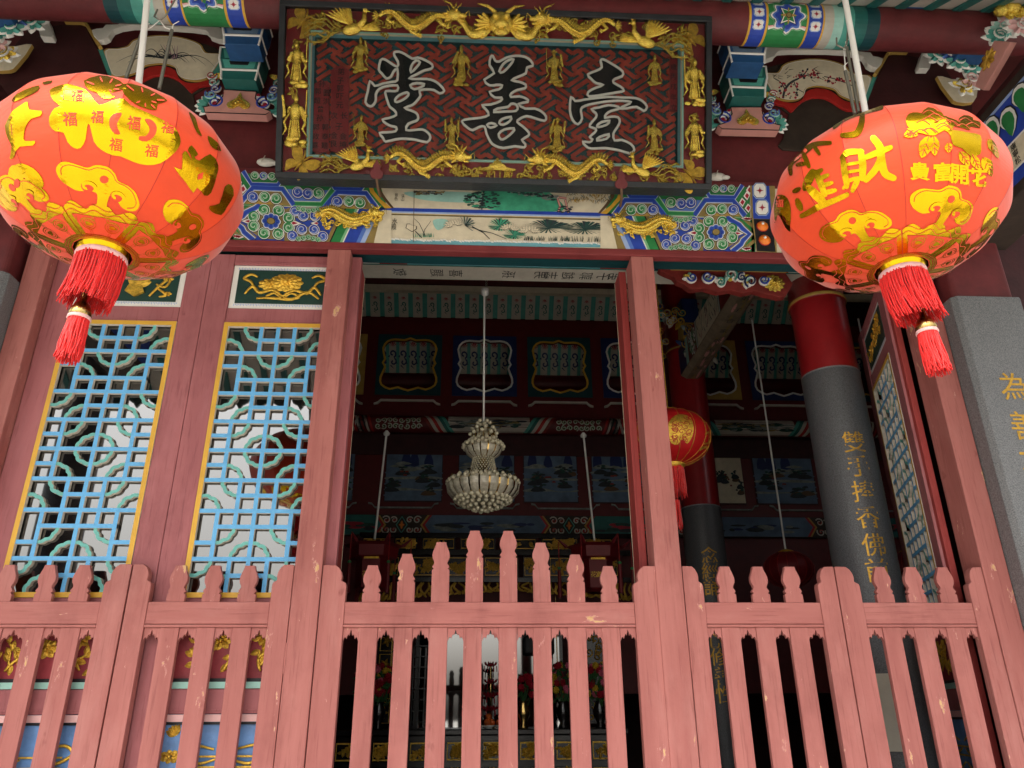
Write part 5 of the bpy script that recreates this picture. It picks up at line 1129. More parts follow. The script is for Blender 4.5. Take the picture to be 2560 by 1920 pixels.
def big_lantern(label, cpx, Y, a, b, tilt, wind, seed, phase):
    c = at(cpx[0], cpx[1], Y); Ln = Lantern(c, a, b)
    t = thing('festival_lantern', label, 'lantern', c, tilt, group='large red festival lanterns under the eaves')
    body = MB(); NT, T0, T1 = 70, radians(-79), radians(80); NP = NG*2; vs_ = []
    for i in range(NT+1):
        for j in range(NP): vs_.append(Ln.S(2*pi*j/NP, T0+(T1-T0)*i/NT))
    body.add(vs_, [(i*NP+j, i*NP+(j+1) % NP, (i+1)*NP+(j+1) % NP, (i+1)*NP+j) for i in range(NT) for j in range(NP)], 'lantern_red', False)
    bo = body.build('fabric_body', t)
    se = MB()
    for k in range(NG):
        Ln.pstroke(se, [(k*2*pi/NG, T0+(T1-T0)*i/30) for i in range(31)], .0045, 'red', .0016)
    se.build('seam', bo)
    g = MB(); ph0 = phase
    T = lambda deg: radians(deg)
    CL = [(-.50, .10), (-.48, .21), (-.38, .28), (-.26, .26), (-.16, .24), (-.07, .30), (.05, .29), (.12, .23), (.17, .14), (.28, .12), (.38, .06), (.45, -.04), (.49, -.12), (.48, -.21), (.40, -.25), (.29, -.23), (.22, -.17), (.12, -.10), (.09, -.2), (.10, -.36), (.24, -.5), (-.24, -.5), (-.08, -.34), (-.05, -.14), (-.12, -.10), (-.22, -.11), (-.33, -.11), (-.45, -.02)]
    for k in range(6):                                  # foil round the foot: petals, waves and clouds
        p0 = ph0+k*pi/3; H = pi/6-.010; cf = lambda x, z: (p0+x*.84, T(-47.5)+z*.62)
        outer = [(p0-H, T(-60)), (p0-H*.72, T(-57)), (p0-H*.40, T(-61)), (p0-.10, T(-58)), (p0+.10, T(-58)), (p0+H*.40, T(-61)), (p0+H*.72, T(-57)), (p0+H, T(-60))]
        Ln.pdecal(g, [(p0-H, T(-78.5))]+smooth(outer, 3, False)+[(p0+H, T(-78.5)), (p0, T(-78.5))], 'foil', .0022)
        Ln.pdecal(g, [cf(x, z) for x, z in smooth(CL, 3)], 'foil', .0024)
        Ln.pstroke(g, [cf(x*.90, z*.86) for x, z in smooth(CL[:15], 3, False)], .007, 'lantern_red', .0036)
        Ln.pdecal(g, circ(*cf(.02, .10), .040, 14, .036), 'lantern_red', .0036)
        for (x, z, sg, a0_) in ((-.17, -.045, 1, 0), (.185, -.10, -1, pi)):
            Ln.pdecal(g, circ(*cf(x, z), .064, 16, .048), 'lantern_red', .0036)
            P_ = [cf(x+sg*.10*(1-.85*i/14)*cos(a0_+sg*4.6*i/14)*1.0, z+.09*(1-.85*i/14)*sin(a0_+sg*4.6*i/14)) for i in range(15)]; mb_w = [.036*(1-.3*i/14) for i in range(15)]
            Ln.pstroke(g, P_, mb_w, 'foil', .0046)
        for w_ in (-62.5, -59.5): Ln.pstroke(g, [(p0-H+2*H*i/24, T(w_+1.3*sin(i*.8))) for i in range(25)], .006, 'lantern_red', .0034)
        fan_ = [(p0-H*.74, T(-75.5))]+[(p0-H*.86+1.72*H*i/12, T(-64.5+.8*cos(pi*(i-6)/12)*-1+.6)) for i in range(13)]+[(p0+H*.74, T(-75.5))]+[(p0+H*.5-H*i/4, T(-75.5)) for i in range(5)]
        Ln.pdecal(g, fan_, 'lantern_red', .0034)
        for q in (-1, 1):
            cx, cr = p0+q*H*.42, -69.2
            for rr, ww in ((3.3, .008), (2.3, .005)): Ln.pstroke(g, [(cx+T(rr)*2.3*cos(2*pi*i/18), T(cr+rr*sin(2*pi*i/18))) for i in range(19)], ww, 'foil', .0046)
            Ln.pdecal(g, [(cx+.07*cos(u)*(1+.3*cos(3*u)), T(cr+1.3*sin(u))) for u in [2*pi*i/14 for i in range(14)]], 'foil', .0046)
            Ln.pstroke(g, [(cx+q*.19, T(-74)), (cx+q*.21, T(-69)), (cx+q*.17, T(-65.5))], .008, 'foil', .0046)
            Ln.pstroke(g, spiral(cx-q*.1, T(-65.6), .032, 1.1, 0, q, 12), .006, 'foil', .0046); Ln.pstroke(g, spiral(cx-q*.02, T(-73.8), .05, 1.1, 2, -q, 12), .006, 'foil', .0046)
        for w_ in (-77.4, -76.4): Ln.pstroke(g, [(p0-H+2*H*i/24, T(w_+.3*(i % 2))) for i in range(25)], .004, 'red', .0034)
    g.build('foil_clouds', bo)
    # collar rings, fringe, tassel
    zb = b*sin(T0); Rb = a*cos(T0)**.92*.90
    MB().lathe([(Rb*1.22, .022), (Rb*1.06, .006), (Rb*.98, -.004), (Rb*.93, -.022), (Rb*.88, -.022)], 'foil', (0, 0, zb), 30).build('gilt_collar', t)
    fr_ = MB(); fr_.lathe([(Rb*.985, -.016), (Rb*1.0, -.022), (Rb*.985, -.034), (Rb*.95, -.034)], 'pinkpale', (0, 0, zb), 30)
    fr_.build('fringe_band', t)
    fr_ = MB(); fringe(fr_, Rb*.95, .172, 190, seed, wind, z0=zb-.03, r0=.0028, spread=.99); fringe(fr_, Rb*.84, .165, 120, seed+9, wind, z0=zb-.03, r0=.0028, spread=1.); tag(fr_.build('fringe', t), kind='stuff')
    w2 = wind*1.3; tz = zb-.205
    MB().tube([(0, 0, zb), (w2*.5, 0, zb-.13), (w2, 0, tz)], .003, 'red', 6).build('cord', t)
    MB().lathe([(.004, .055), (.012, .04), (.009, .03), (.011, .0), (.022, -.012), (.032, -.03), (.036, -.05), (.034, -.056)], 'brass', (w2, 0, tz+.012), 18).build('brass_cap', t)
    ts = MB(); ts.lathe([(.036, 0), (.038, -.01), (.034, -.012)], 'pinkpale', (0, 0, 0), 16); ts = ts.build('tassel_band', t); ts.location = (w2, 0, tz-.046)
    ts = MB(); fringe(ts, .031, .150, 90, seed+3, wind*.4, z0=0, spread=1.12, r0=.0028); fringe(ts, .02, .155, 60, seed+4, wind*.4, z0=0, spread=1.2, r0=.0028); ts = ts.build('tassel', t); ts.location = (w2, 0, tz-.055); tag(ts, kind='stuff')
    # pole and wire hooks
    zt = b*sin(T1)
    MB().lathe([(.10, -.01), (.09, .02), (.03, .028), (.028, .05)], 'foil', (0, 0, zt), 24).build('top_cap', t)
    return t, bo, Ln
def hang(t, Ln, top_px, Y, label, rods):
    "white pole up to the rafters and two wire-hung rods"
    zt = Ln.b*.985; w0 = Ln.c+Vector((0, 0, zt)); e = at(top_px[0], top_px[1], Y); d = (e-w0); e2 = w0+d*((soff(Ln.c.y)-.05-w0.z)/d.z)
    MB().tube([w0-Ln.c, e2-Ln.c], .0125, 'whitepipe', 12).build('white_pole', t)
    mb = MB()
    for (x0, y0, x1, y1) in rods:
        p, q = at(x0, y0, Ln.c.y+.02)-Ln.c, at(x1, y1, Ln.c.y+.02)-Ln.c
        o = MB().tube([p, q], .007, 'steel', 8).build('steel_rod', t)
        mb.tube([q, q+Vector((.0, 0, .03)), q+Vector((.02, 0, .05))], .002, 'whitepaint', 5)
    q0, q1 = at(rods[0][2], rods[0][3], Ln.c.y+.02)-Ln.c, at(rods[1][2], rods[1][3], Ln.c.y+.02)-Ln.c; mid = (q0+q1)/2+Vector((0, 0, .06))
    mb.tube([q0, (q0+mid)/2+Vector((0, 0, -.01)), mid, (q1+mid)/2+Vector((0, 0, -.015)), q1], .0022, 'whitepaint', 5)
    mb.build('wire', t)
    h = mid; MB().tube([h+Vector((-.02, 0, .06)), h+Vector((-.026, 0, .02)), h, h+Vector((.02, 0, .03)), h+Vector((.05, 0, .16)), Vector((h.x+.06, 0, soff(Ln.c.y)-.05-Ln.c.z))], .004, 'steel', 6).build('hook', t)
LA, LB = .431, .303
# left lantern -------------------------------------------------------------
t, bo, Ln = big_lantern('large red lantern at the left with gold blessing characters and tassel', (299, 460), -1.65, LA, LB, (0, 0, 0), -.02, 0, radians(-70))
g = MB(); c1 = crop(0, 0, 3.072)
BL1 = [(375,700),(400,670),(480,650),(560,652),(650,680),(700,735),(760,800),(850,775),(950,760),(1000,800),(1100,840),(1230,900),(1330,970),(1385,1050),(1380,1120),(1320,1190),(1230,1255),(1130,1265),(1030,1240),(930,1200),(860,1195),(780,1150),(720,1080),(690,960),(670,950),(655,1060),(620,1130),(570,1135),(520,1090),(490,1020),(430,1010),(380,960),(375,890),(420,830),(470,820),(410,770)]
Ln.decal(g, c1(smooth(BL1, 2)), 'foil', .0024)
for P in ([(840,920),(870,880),(930,870),(930,895),(900,950),(905,990),(925,1030),(880,1030),(845,980)], [(1115,910),(1160,910),(1200,950),(1205,1000),(1180,1050),(1130,1080),(1070,1070),(1075,1040),(1120,1040),(1150,1000),(1145,960)]): Ln.decal(g, c1(smooth(P, 2)), 'lantern_red', .0038)
for x, y, s_, ro in ((535, 910, 105, .05), (745, 890, 100, -.1), (1030, 940, 105, -.1), (1292, 975, 95, -.25), (890, 1112, 100, -.1), (1165, 1155, 100, -.15), (590, 728, 90, -.05)): Ln.chars(g, '福', x/3.072, y/3.072, s_/3.072, 'lantern_red', .0040, ro, .012)
Ln.pstroke(g, [Ln.px(a, b) for a, b in c1([(498, 690), (650, 690), (640, 780), (490, 770), (498, 690)])], .009, 'lantern_red', .0040)
for P in ([(640, 615), (760, 580), (870, 600), (950, 650), (930, 690), (860, 700), (880, 740), (800, 750), (740, 700), (680, 680)], [(950, 650), (1080, 665), (1200, 715), (1285, 775), (1215, 790), (1205, 835), (1120, 820), (1040, 790), (950, 720)]):
    Ln.decal(g, c1(smooth(P, 2)), 'foil', .0024)
    for k in range(8): x, y = P[k % len(P)]; cx = sum(p[0] for p in P)/len(P); cy = sum(p[1] for p in P)/len(P); Ln.brush(g, [(x*.55+cx*.45, y*.55+cy*.45), (x*.85+cx*.15, y*.85+cy*.15)], 12, 'lantern_red', .0038, (0, 0), 3.072)
for P in ([(170, 790), (205, 775), (215, 830), (310, 840), (300, 880), (230, 900), (190, 960), (180, 1030), (190, 1080), (265, 1075), (250, 1115), (160, 1130), (120, 1210), (80, 1220), (100, 1130), (60, 1060), (30, 960), (80, 880), (110, 840)],
          [(75, 1290), (130, 1270), (190, 1265), (270, 1300), (330, 1370), (345, 1440), (290, 1470), (230, 1440), (220, 1400), (250, 1420), (200, 1370), (180, 1420), (190, 1500), (120, 1500), (70, 1420)],
          [(1335, 1280), (1400, 1300), (1405, 1180), (1440, 1160), (1480, 1230), (1470, 1180), (1450, 1150), (1480, 1110), (1530, 1180), (1500, 1200), (1540, 1230), (1620, 1180), (1680, 1270), (1670, 1340), (1620, 1480), (1560, 1500), (1510, 1440), (1480, 1480), (1430, 1400)],
          [(1450, 860), (1500, 900), (1530, 980), (1560, 1040), (1520, 1010), (1480, 930)], [(1600, 1040), (1660, 1090), (1700, 1160), (1660, 1150), (1620, 1110)],
          [(1610, 1580), (1690, 1560), (1740, 1430), (1790, 1420), (1800, 1500), (1740, 1590), (1690, 1650), (1620, 1620)], [(100, 760), (190, 690), (290, 650), (280, 690), (190, 740), (110, 785)], [(320, 625), (390, 610), (380, 630), (330, 640)]):
    Ln.decal(g, c1(smooth(P, 2)), 'foil', .0026)
Ln.decal(g, c1([(1520, 1340), (1560, 1320), (1550, 1370), (1515, 1380)]), 'lantern_red', .0040); Ln.decal(g, c1(circ(140, 1410, 24, 12, 36)), 'lantern_red', .0040)
g.build('foil_print', bo)
hang(t, Ln, (368, 0), -1.65, '', ((315, 195, 356, 80), (398, 222, 430, 75)))
# right lantern --------------------------------------------------------------
t, bo, Ln = big_lantern('large red lantern at the right with gold characters and peony', (2214, 510), -1.65, LA*.975, LB*.985, (0, 0, 0), .03, 1, radians(-86))
g = MB(); O4, s4 = (1760, 0), 2.765; c4 = crop(1760, 0, 2.765)
for P, w_ in (([(958, 1095), (972, 1190), (990, 1290)], 46), ([(950, 1090), (1000, 1050), (1090, 1040)], 42), ([(1080, 1040), (1095, 1130), (1095, 1235)], 52), ([(985, 1140), (1085, 1115)], 24), ([(985, 1195), (1090, 1172)], 24), ([(985, 1255), (1090, 1228)], 30), ([(1000, 1270), (965, 1300)], 30), ([(1065, 1250), (1030, 1320)], 40), ([(1105, 1085), (1200, 1045), (1290, 1015)], 44), ([(1170, 950), (1215, 1010), (1225, 1100), (1250, 1195), (1310, 1232)], 58), ([(1225, 1060), (1195, 1150), (1120, 1245)], 50),
              ([(745, 1185), (700, 1300)], 58), ([(765, 1185), (800, 1260), (835, 1345)], 46), ([(770, 1190), (805, 1170)], 34), ([(785, 1235), (850, 1205)], 34), ([(800, 1285), (880, 1260)], 34), ([(820, 1335), (905, 1312)], 36), ([(730, 1300), (830, 1400)], 60), ([(615, 1320), (655, 1305)], 36), ([(640, 1385), (665, 1440)], 48), ([(672, 1490), (760, 1450), (850, 1405), (990, 1345)], 44)): Ln.brush(g, P, w_, 'foil', .0026+.0001*rnd.random(), O4, s4)
for c, x, y, ro in (('貴', 1492, 1182, 0), ('富', 1650, 1190, -.03), ('開', 1765, 1205, -.05), ('花', 1880, 1225, -.1)): Ln.chars(g, c, 1760+x/s4, y/s4, 140/s4, 'foil', .0027, ro, .03)
for P, w_ in (([(900, 885), (1010, 810), (1130, 770), (1230, 752)], 26), ([(1095, 790), (1085, 860), (1050, 920), (960, 940)], 44), ([(590, 1200), (600, 1130), (680, 1070), (760, 1000), (870, 985)], 34), ([(640, 1140), (700, 1130)], 30), ([(690, 1060), (720, 1150)], 30), ([(760, 1010), (790, 1060)], 28)): Ln.brush(g, P, w_, 'foil', .0026, O4, s4)
# peony
PE = [(1395, 830), (1420, 780), (1480, 770), (1540, 790), (1600, 850), (1680, 830), (1730, 870), (1700, 900), (1760, 900), (1840, 910), (1915, 930), (1920, 1000), (1915, 1060), (1850, 1070), (1790, 1020), (1720, 1000), (1700, 940), (1660, 900), (1600, 930), (1540, 920), (1480, 890), (1420, 880)]
Ln.decal(g, c4(smooth(PE, 2)), 'foil', .0026)
for k in range(15):
    r_ = random.Random(k); x, y = 1500+r_.uniform(-40, 380), 790+r_.uniform(-50, 60)+k*6; Ln.decal(g, c4(smooth([(x-50, y), (x-10, y-34), (x+48, y-14), (x+52, y+24), (x+10, y+14)], 2)), 'foil', .0026+.00005*k)
    Ln.pstroke(g, [Ln.px(a, b) for a, b in c4(smooth([(x-45, y+6), (x, y-14), (x+50, y+20)], 4, False))], .007, 'lantern_red', .0042)
for (x0, y0, x1, y1, w_) in ((1400, 890, 1480, 930, 60), (1380, 940, 1450, 900, 40), (1560, 930, 1505, 1085, 90), (1590, 930, 1600, 1070, 70), (1690, 985, 1690, 1055, 50), (1770, 1040, 1840, 1140, 70), (1860, 1060, 1905, 1170, 60), (1930, 1080, 1990, 1220, 70), (1960, 960, 2040, 1090, 60), (1480, 900, 1400, 945, 40)):
    dx, dy = x1-x0, y1-y0; l = math.hypot(dx, dy); nx, ny = -dy/l*w_/2, dx/l*w_/2; L_ = [(x0, y0), (x0+dx*.35+nx, y0+dy*.35+ny), (x0+dx*.7+nx*.8, y0+dy*.7+ny*.8), (x1, y1), (x0+dx*.7-nx*.8, y0+dy*.7-ny*.8), (x0+dx*.35-nx, y0+dy*.35-ny)]
    Ln.decal(g, c4(smooth(L_, 2)), 'foil', .0027); Ln.pstroke(g, [Ln.px(*q) for q in c4([(x0, y0), (x0+dx*.9, y0+dy*.9)])], .006, 'lantern_red', .0042)
    for q in (.35, .6): Ln.pstroke(g, [Ln.px(*z) for z in c4([(x0+dx*q, y0+dy*q), (x0+dx*(q+.2)+nx*.7, y0+dy*(q+.2)+ny*.7)])], .005, 'lantern_red', .0042); Ln.pstroke(g, [Ln.px(*z) for z in c4([(x0+dx*q, y0+dy*q), (x0+dx*(q+.2)-nx*.7, y0+dy*(q+.2)-ny*.7)])], .005, 'lantern_red', .0042)
# dark foil blessing sign at the far left of this lantern
Ln.decal(g, c4(smooth([(475, 1420), (495, 1360), (530, 1345), (570, 1370), (595, 1440), (600, 1560), (595, 1600), (560, 1570), (530, 1500), (500, 1490), (485, 1560), (478, 1500)], 2)), 'foil', .0026)
for x, y in ((522, 1405), (500, 1545)): Ln.chars(g, '福', 1760+x/s4, y/s4, 34/s4*1.6, 'lantern_red', .0040, 0, .012)
g.build('foil_print', bo)
hang(t, Ln, (2113, 0), -1.65, '', ((2147, 280, 2117, 118), (2137, 285, 2113, 178)))
# ================================================================== the hall behind the doors
DS = 1/.8641                                        # full-view display pixel -> photo pixel
def dat(x, y, Y): return at(x*DS, y*DS, Y)
BW = 6.0                                             # back screen wall
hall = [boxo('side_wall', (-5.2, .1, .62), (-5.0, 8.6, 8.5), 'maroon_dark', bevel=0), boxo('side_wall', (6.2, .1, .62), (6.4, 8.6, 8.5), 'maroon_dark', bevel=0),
        boxo('light_block_wall', (-5.0, .06, .62), (XL+.0, .3, 4.75), 'maroon_dark', bevel=0), boxo('light_block_wall', (XR, .06, .62), (6.2, .3, 4.75), 'maroon_dark', bevel=0),  # unseen walls added either side of the front to limit light entering
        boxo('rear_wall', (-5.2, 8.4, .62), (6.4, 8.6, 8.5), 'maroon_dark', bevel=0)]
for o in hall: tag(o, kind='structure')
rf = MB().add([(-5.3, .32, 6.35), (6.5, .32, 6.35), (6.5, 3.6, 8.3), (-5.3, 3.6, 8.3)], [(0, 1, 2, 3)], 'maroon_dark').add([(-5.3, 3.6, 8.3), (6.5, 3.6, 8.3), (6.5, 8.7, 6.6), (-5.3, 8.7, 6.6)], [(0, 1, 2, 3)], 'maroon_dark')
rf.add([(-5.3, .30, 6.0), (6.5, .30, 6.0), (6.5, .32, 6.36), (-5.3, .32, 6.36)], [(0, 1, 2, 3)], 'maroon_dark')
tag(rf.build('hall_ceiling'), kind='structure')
mat('bounce_cut_dark', '3a2c28', .45, var=.2); tag(boxo('bounce_cut_floor', (-5.0, .35, .621), (6.2, 8.4, .63), 'bounce_cut_dark', bevel=0), kind='structure')  # unseen dark floor layer added to cut bounce light in the hall
# beam just inside the door, with writing along its underside
ib = thing('inscribed_beam', 'pale inscribed beam just inside the door, seen from below', 'beam', (0, .78, 4.60))
fixn(MB().box((-3.4, 0, 0), (4.6, .20, .40), 'teal_dark').build('timber', ib, .01))
mb = MB(); mb.add([(-3.38, .01, -.001), (4.58, .01, -.001), (4.58, .19, -.001), (-3.38, .19, -.001)], [(3, 2, 1, 0)], 'offwhite')
for k, (px_, c) in enumerate(((1535, '弟'), (1507, '子'), (1465, '郭'), (1378, '志'), (1352, '男'), (1272, '孫'), (1140, '喜'), (1092, '題'), (1420, '越'), (1000, '敬'))):
    x = xat(px_, 668, .87); text(mb, c, 0, 0, .10, 0, 'ink', lambda a, b, d, x=x: (x+b, .10-a, -.002))
mb.build('inscription', ib)
mb = MB(); r = random.Random(2)
for k in range(40):
    x = -3.3+k*.2; m = ('skyteal', 'skyteal', 'skyteal', 'orange', 'whitepaint', 'red', 'teal', 'navy')[k % 8] if abs(x-.12) > .75 else 'skyteal'
    mb.flat([(x, .002), (x+.2, .002), (x+.2+.03, .12), (x+.03, .12)], -.002, m)
for k in range(24):
    x = (-.9-.06*k) if k < 12 else (1.15+.06*(k-12)); swirl(mb, x, .05, .03, 'teal_dark' if k % 2 else 'orange', 'whitepaint', k, 1, -.003, lambda a, b, d: (a, -.003-(d+.003)*.0008, b))
mb.build('painted_face', ib)
db = thing('second_beam', 'dark grey beam behind the inscribed beam, high in the hall', 'beam', (0, 2.3, 5.62)); 
fixn(MB().box((-4.8, 0, 0), (6, .22, .30), 'greywash').build('timber', db, .01))
mb = MB(); [text(mb, c, -.9+k*.24, .06, .11, -.002, 'ink') for k, c in enumerate('合境平安風調雨順國泰民')]; mb.build('inscription', db)
fixn(MB().box((-4.8, 5.35, 7.30), (6, 5.6, 7.75), 'deepred').build('upper_purlin', None, .02)); tag(bpy.data.objects['upper_purlin'], 'dark red purlin above the boarded ceiling slope', 'beam')
# boarded ceiling slope above the screen wall, each board painted with a sprig
def sprig(mb, x, z, s, f, c1='crimson', c2='green_dark', d=-.0015):
    for k in range(5): a = .6+k*.5; mb.flat([(x+.02*s*cos(a), z+.24*s+.02*s*sin(a)), (x+.14*s*cos(a+.25), z+.26*s+.14*s*sin(a)), (x+.14*s*cos(a-.2), z+.26*s+.13*s*sin(a))], d, c1, f)
    mb.stroke(spiral(x, z+.06*s, .12*s, 1.0, -1.2, 1, 10, .2), .05*s, d, c2, f); mb.stroke(spiral(x+.02*s, z-.17*s, .11*s, .9, 1.2, -1, 10, .2), .045*s, d, c2, f)
    mb.stroke([(x-.06*s, z-.27*s), (x+.04*s, z-.36*s)], [.04*s, .01*s], d, c2, f); mb.flat([(x-.15*s, z-.02*s), (x-.08*s, z+.03*s), (x-.09*s, z-.05*s)], d, c2, f); mb.flat([(x+.16*s, z-.22*s), (x+.1*s, z-.14*s), (x+.09*s, z-.22*s)], d, c2, f)
def boards(label, p0, p1, n, xa, xb, c2, name='ceiling_boards'):
    "p0 = (y, z) of the upper edge, p1 of the lower edge"
    t = thing(name, label, 'ceiling', (0, p0[0], p0[1])); dy, dz = p1[0]-p0[0], p1[1]-p0[1]; L = math.hypot(dy, dz); pitch = (xb-xa)/n
    f = lambda a, b, d: (a, dy*(-b/L)+d*abs(dz)/L, dz*(-b/L)-d*(-1)*(dy/L)*1.0)
    f = lambda a, b, d: (a, dy*(-b/L)+d*(-dz/L), dz*(-b/L)+d*(dy/L))
    MB().flat(rect(xa, -L, xb, 0), .012, 'teal', f).build('teal_ground', t)
    m1 = MB(); w_ = pitch*.66; m1.prism(rect(-w_/2, -L, w_/2, 0), -.012, .008, 'paper', f); src = fixn(m1.build('board', t)); src.location.x = xa+pitch/2
    s1 = MB(); sprig(s1, 0, -L*.52, L*.9, lambda a, b, d: f(a*.9, b, d-.012), 'crimson', c2); sp = s1.build('painted_sprig', src)
    for k in range(1, n):
        b = inst(src, t, (xa+pitch*(k+.5), 0, 0)); inst(sp, b)
    return t
zt0, zb0 = dat(1060, 640, 5.78).z, dat(1060, 691, 6.02).z
boards('sloping ceiling of white boards with painted sprigs in the middle of the hall', (5.72, zt0), (5.98, zb0), 42, -3.2, 5.4, 'teal_dark')
o = fixn(MB().box((-4.8, 5.62, zt0-.02), (6, 5.70, zt0+.07), 'cream').build('ceiling_batten')); tag(o, 'pale batten along the top of the boarded ceiling slope', 'batten')
# screen wall with cusped openings
wall = thing('screen_wall', 'dark red screen wall with cusped openings at the back of the hall', 'wall', (0, BW, 0))
CUS = [(-.80, .90), (-.55, .98), (-.2, .96), (0, 1.04), (.2, .96), (.55, .98), (.80, .90), (.95, .62), (.86, .2), (.93, .05), (.84, -.12), (.97, -.5), (.93, -.8), (.62, -.97), (.35, -.90), (0, -1.02), (-.35, -.90), (-.62, -.97), (-.93, -.8), (-.97, -.5), (-.84, -.12), (-.93, .05), (-.86, .2), (-.95, .62)]
wx = []; c0 = dat(884, 788, BW); pit = dat(1047, 790, BW).x-c0.x; hw, hh = abs(dat(950, 788, BW).x-dat(818, 788, BW).x)/2, abs(dat(884, 730, BW).z-dat(884, 848, BW).z)/2
holes = []; cols = ['ochre', 'teal_deep', 'navy', 'teal_deep', 'navy', 'ochre', 'navy', 'teal_deep', 'navy', 'teal_deep']
for k in range(-1, 8):
    cx = c0.x+pit*k; holes.append((cx, smooth([(cx+a*hw*.93, c0.z+b*hh*.93) for a, b in CUS], 2)))
zw0, zw1 = dat(1060, 1500, BW).z, zb0
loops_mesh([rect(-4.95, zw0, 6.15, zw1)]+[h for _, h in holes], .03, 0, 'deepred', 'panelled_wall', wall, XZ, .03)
for k, (cx, h) in enumerate(holes):
    o = loops_mesh([rect(cx-hw*1.06, c0.z-hh*1.1, cx+hw*1.06, c0.z+hh*1.1), h], .008, 0, cols[k], 'opening_surround', wall, XZ, -.010)
    e = MB(); e.stroke(h, .028, -.020, 'yellow' if cols[k] == 'teal_deep' else 'whitepaint', closed=True, d1=-.012); e.build('cusped_edge', o)
    a, b = cx-hw*.9, cx+hw*.9; zc = dat(1060, 875, BW).z
    MB().prism([(a-.06, zc-.02), (a+.03, zc), (a+.06, zc+.05), (b-.06, zc+.05), (b-.03, zc), (b+.06, zc-.02), (b+.06, zc+.0), (b, zc+.075), (a, zc+.075), (a-.06, zc)][:8]+[(b-.02, zc+.075), (a+.02, zc+.075)] if False else [(a-.07, zc-.025), (a-.02, zc-.015), (a+.03, zc+.03), (b-.03, zc+.03), (b+.02, zc-.015), (b+.07, zc-.025), (b+.07, zc), (b+.02, zc+.02), (b-.02, zc+.06), (a+.02, zc+.06), (a-.02, zc+.02), (a-.07, zc)], -.03, -.001, 'offwhite').build('white_sill', wall)
for k in range(-1, 8):
    cx = c0.x+pit*k; zc = dat(1060, 1097, BW).z; a, b = cx-hw*.9+.02, cx+hw*.9+.02
    MB().prism([(a-.07, zc+.04), (a-.02, zc+.03), (a+.02, zc-.02), (b-.02, zc-.02), (b+.02, zc+.03), (b+.07, zc+.04), (b+.07, zc+.06), (b+.02, zc+.05), (b-.02, zc+.0), (a+.02, zc+.0), (a-.02, zc+.05), (a-.07, zc+.06)], -.03, -.001, 'greywash').build('painted_sill', wall)
MB().box((-4.9, -.03, dat(1060, 985, BW).z), (6.1, -.001, dat(1060, 938, BW).z), 'maroon_dark').build('rail', wall)
boards('sprig-painted ceiling boards seen through the cusped openings', (BW+.55, dat(1060, 728, BW+.55).z), (BW+.85, dat(1060, 812, BW+.85).z), 60, -3.2, 6.1, 'navy', 'rear_ceiling_boards')
o = MB().lathe([(.14, -4.9), (.14, 6.1)], 'deepred', (0, 0, 0), 24, RX).build('rear_purlin'); o.location = (0, BW+.9, dat(1060, 828, BW+.9).z); tag(o, 'dark red round purlin behind the cusped openings', 'beam')
# painted purlin under the openings
pz0, pz1 = dat(1060, 902, BW-.15).z, dat(1060, 938, BW-.15).z; pr_ = (pz0-pz1)/2
pp = thing('painted_purlin', 'round painted purlin with scrolls below the cusped openings', 'beam', (0, BW-.15, (pz0+pz1)/2))
MB().lathe([(pr_, -4.9), (pr_, 6.1)], 'deepred', n=28, M=RX).build('log', pp)
mb = MB(); f2 = lambda a, b, d: (a, -(pr_+.001*d)*cos(b/pr_), (pr_+.001*d)*sin(b/pr_)); r = random.Random(4); HB_ = pr_*1.25
def strip(a0, a1, d, m, sk=0.):
    for k in range(8): b0, b1 = -HB_+2*HB_*k/8, -HB_+2*HB_*(k+1)/8; mb.flat([(a0+sk*b0, b0), (a1+sk*b0, b0), (a1+sk*b1, b1), (a0+sk*b1, b1)], d, m, f2)
for base in (-3.45, .20, 3.85):
    strip(base-.55, base+.55, 1, 'offwhite')
    for k in range(46): mb.flat(circ(base+r.uniform(-.45, .45), r.uniform(-.06, .03), r.uniform(.03, .12), 8, r.uniform(.008, .03)), 2+.01*k, ('greywash', 'inkwash', 'greenink', 'khaki')[k % 4], f2)
    for s in (-1, 1):
        for k, m in enumerate(('teal', 'teal_dark', 'offwhite', 'red', 'offwhite', 'red_dull')): strip(base+s*.55+min(0, s*.05)+s*.05*k, base+s*.55+max(0, s*.05)+s*.05*k, 1.5, m, s*.6)
        for k in range(16): x = base+s*(.94+.078*(k % 8)); z = -.062+.085*(k // 8); mb.stroke(spiral(x, z, .042, 1.2, k*1.7, s if k % 2 else -s, 12), .015, 2, 'offwhite', f2); mb.stroke(spiral(x, z, .03, 1.0, k*1.7, s if k % 2 else -s, 9), .008, 3, 'green', f2)
        for k in range(6): strip(base+s*1.58+min(0, s*.03)+s*.055*k, base+s*1.58+max(0, s*.03)+s*.055*k, 1.5, 'offwhite' if k % 2 else 'red', s*.3)
        strip(min(base+s*1.9, base+s*2.0), max(base+s*1.9, base+s*2.0), 1.5, 'black')
mb.build('painted_scrolls', pp)
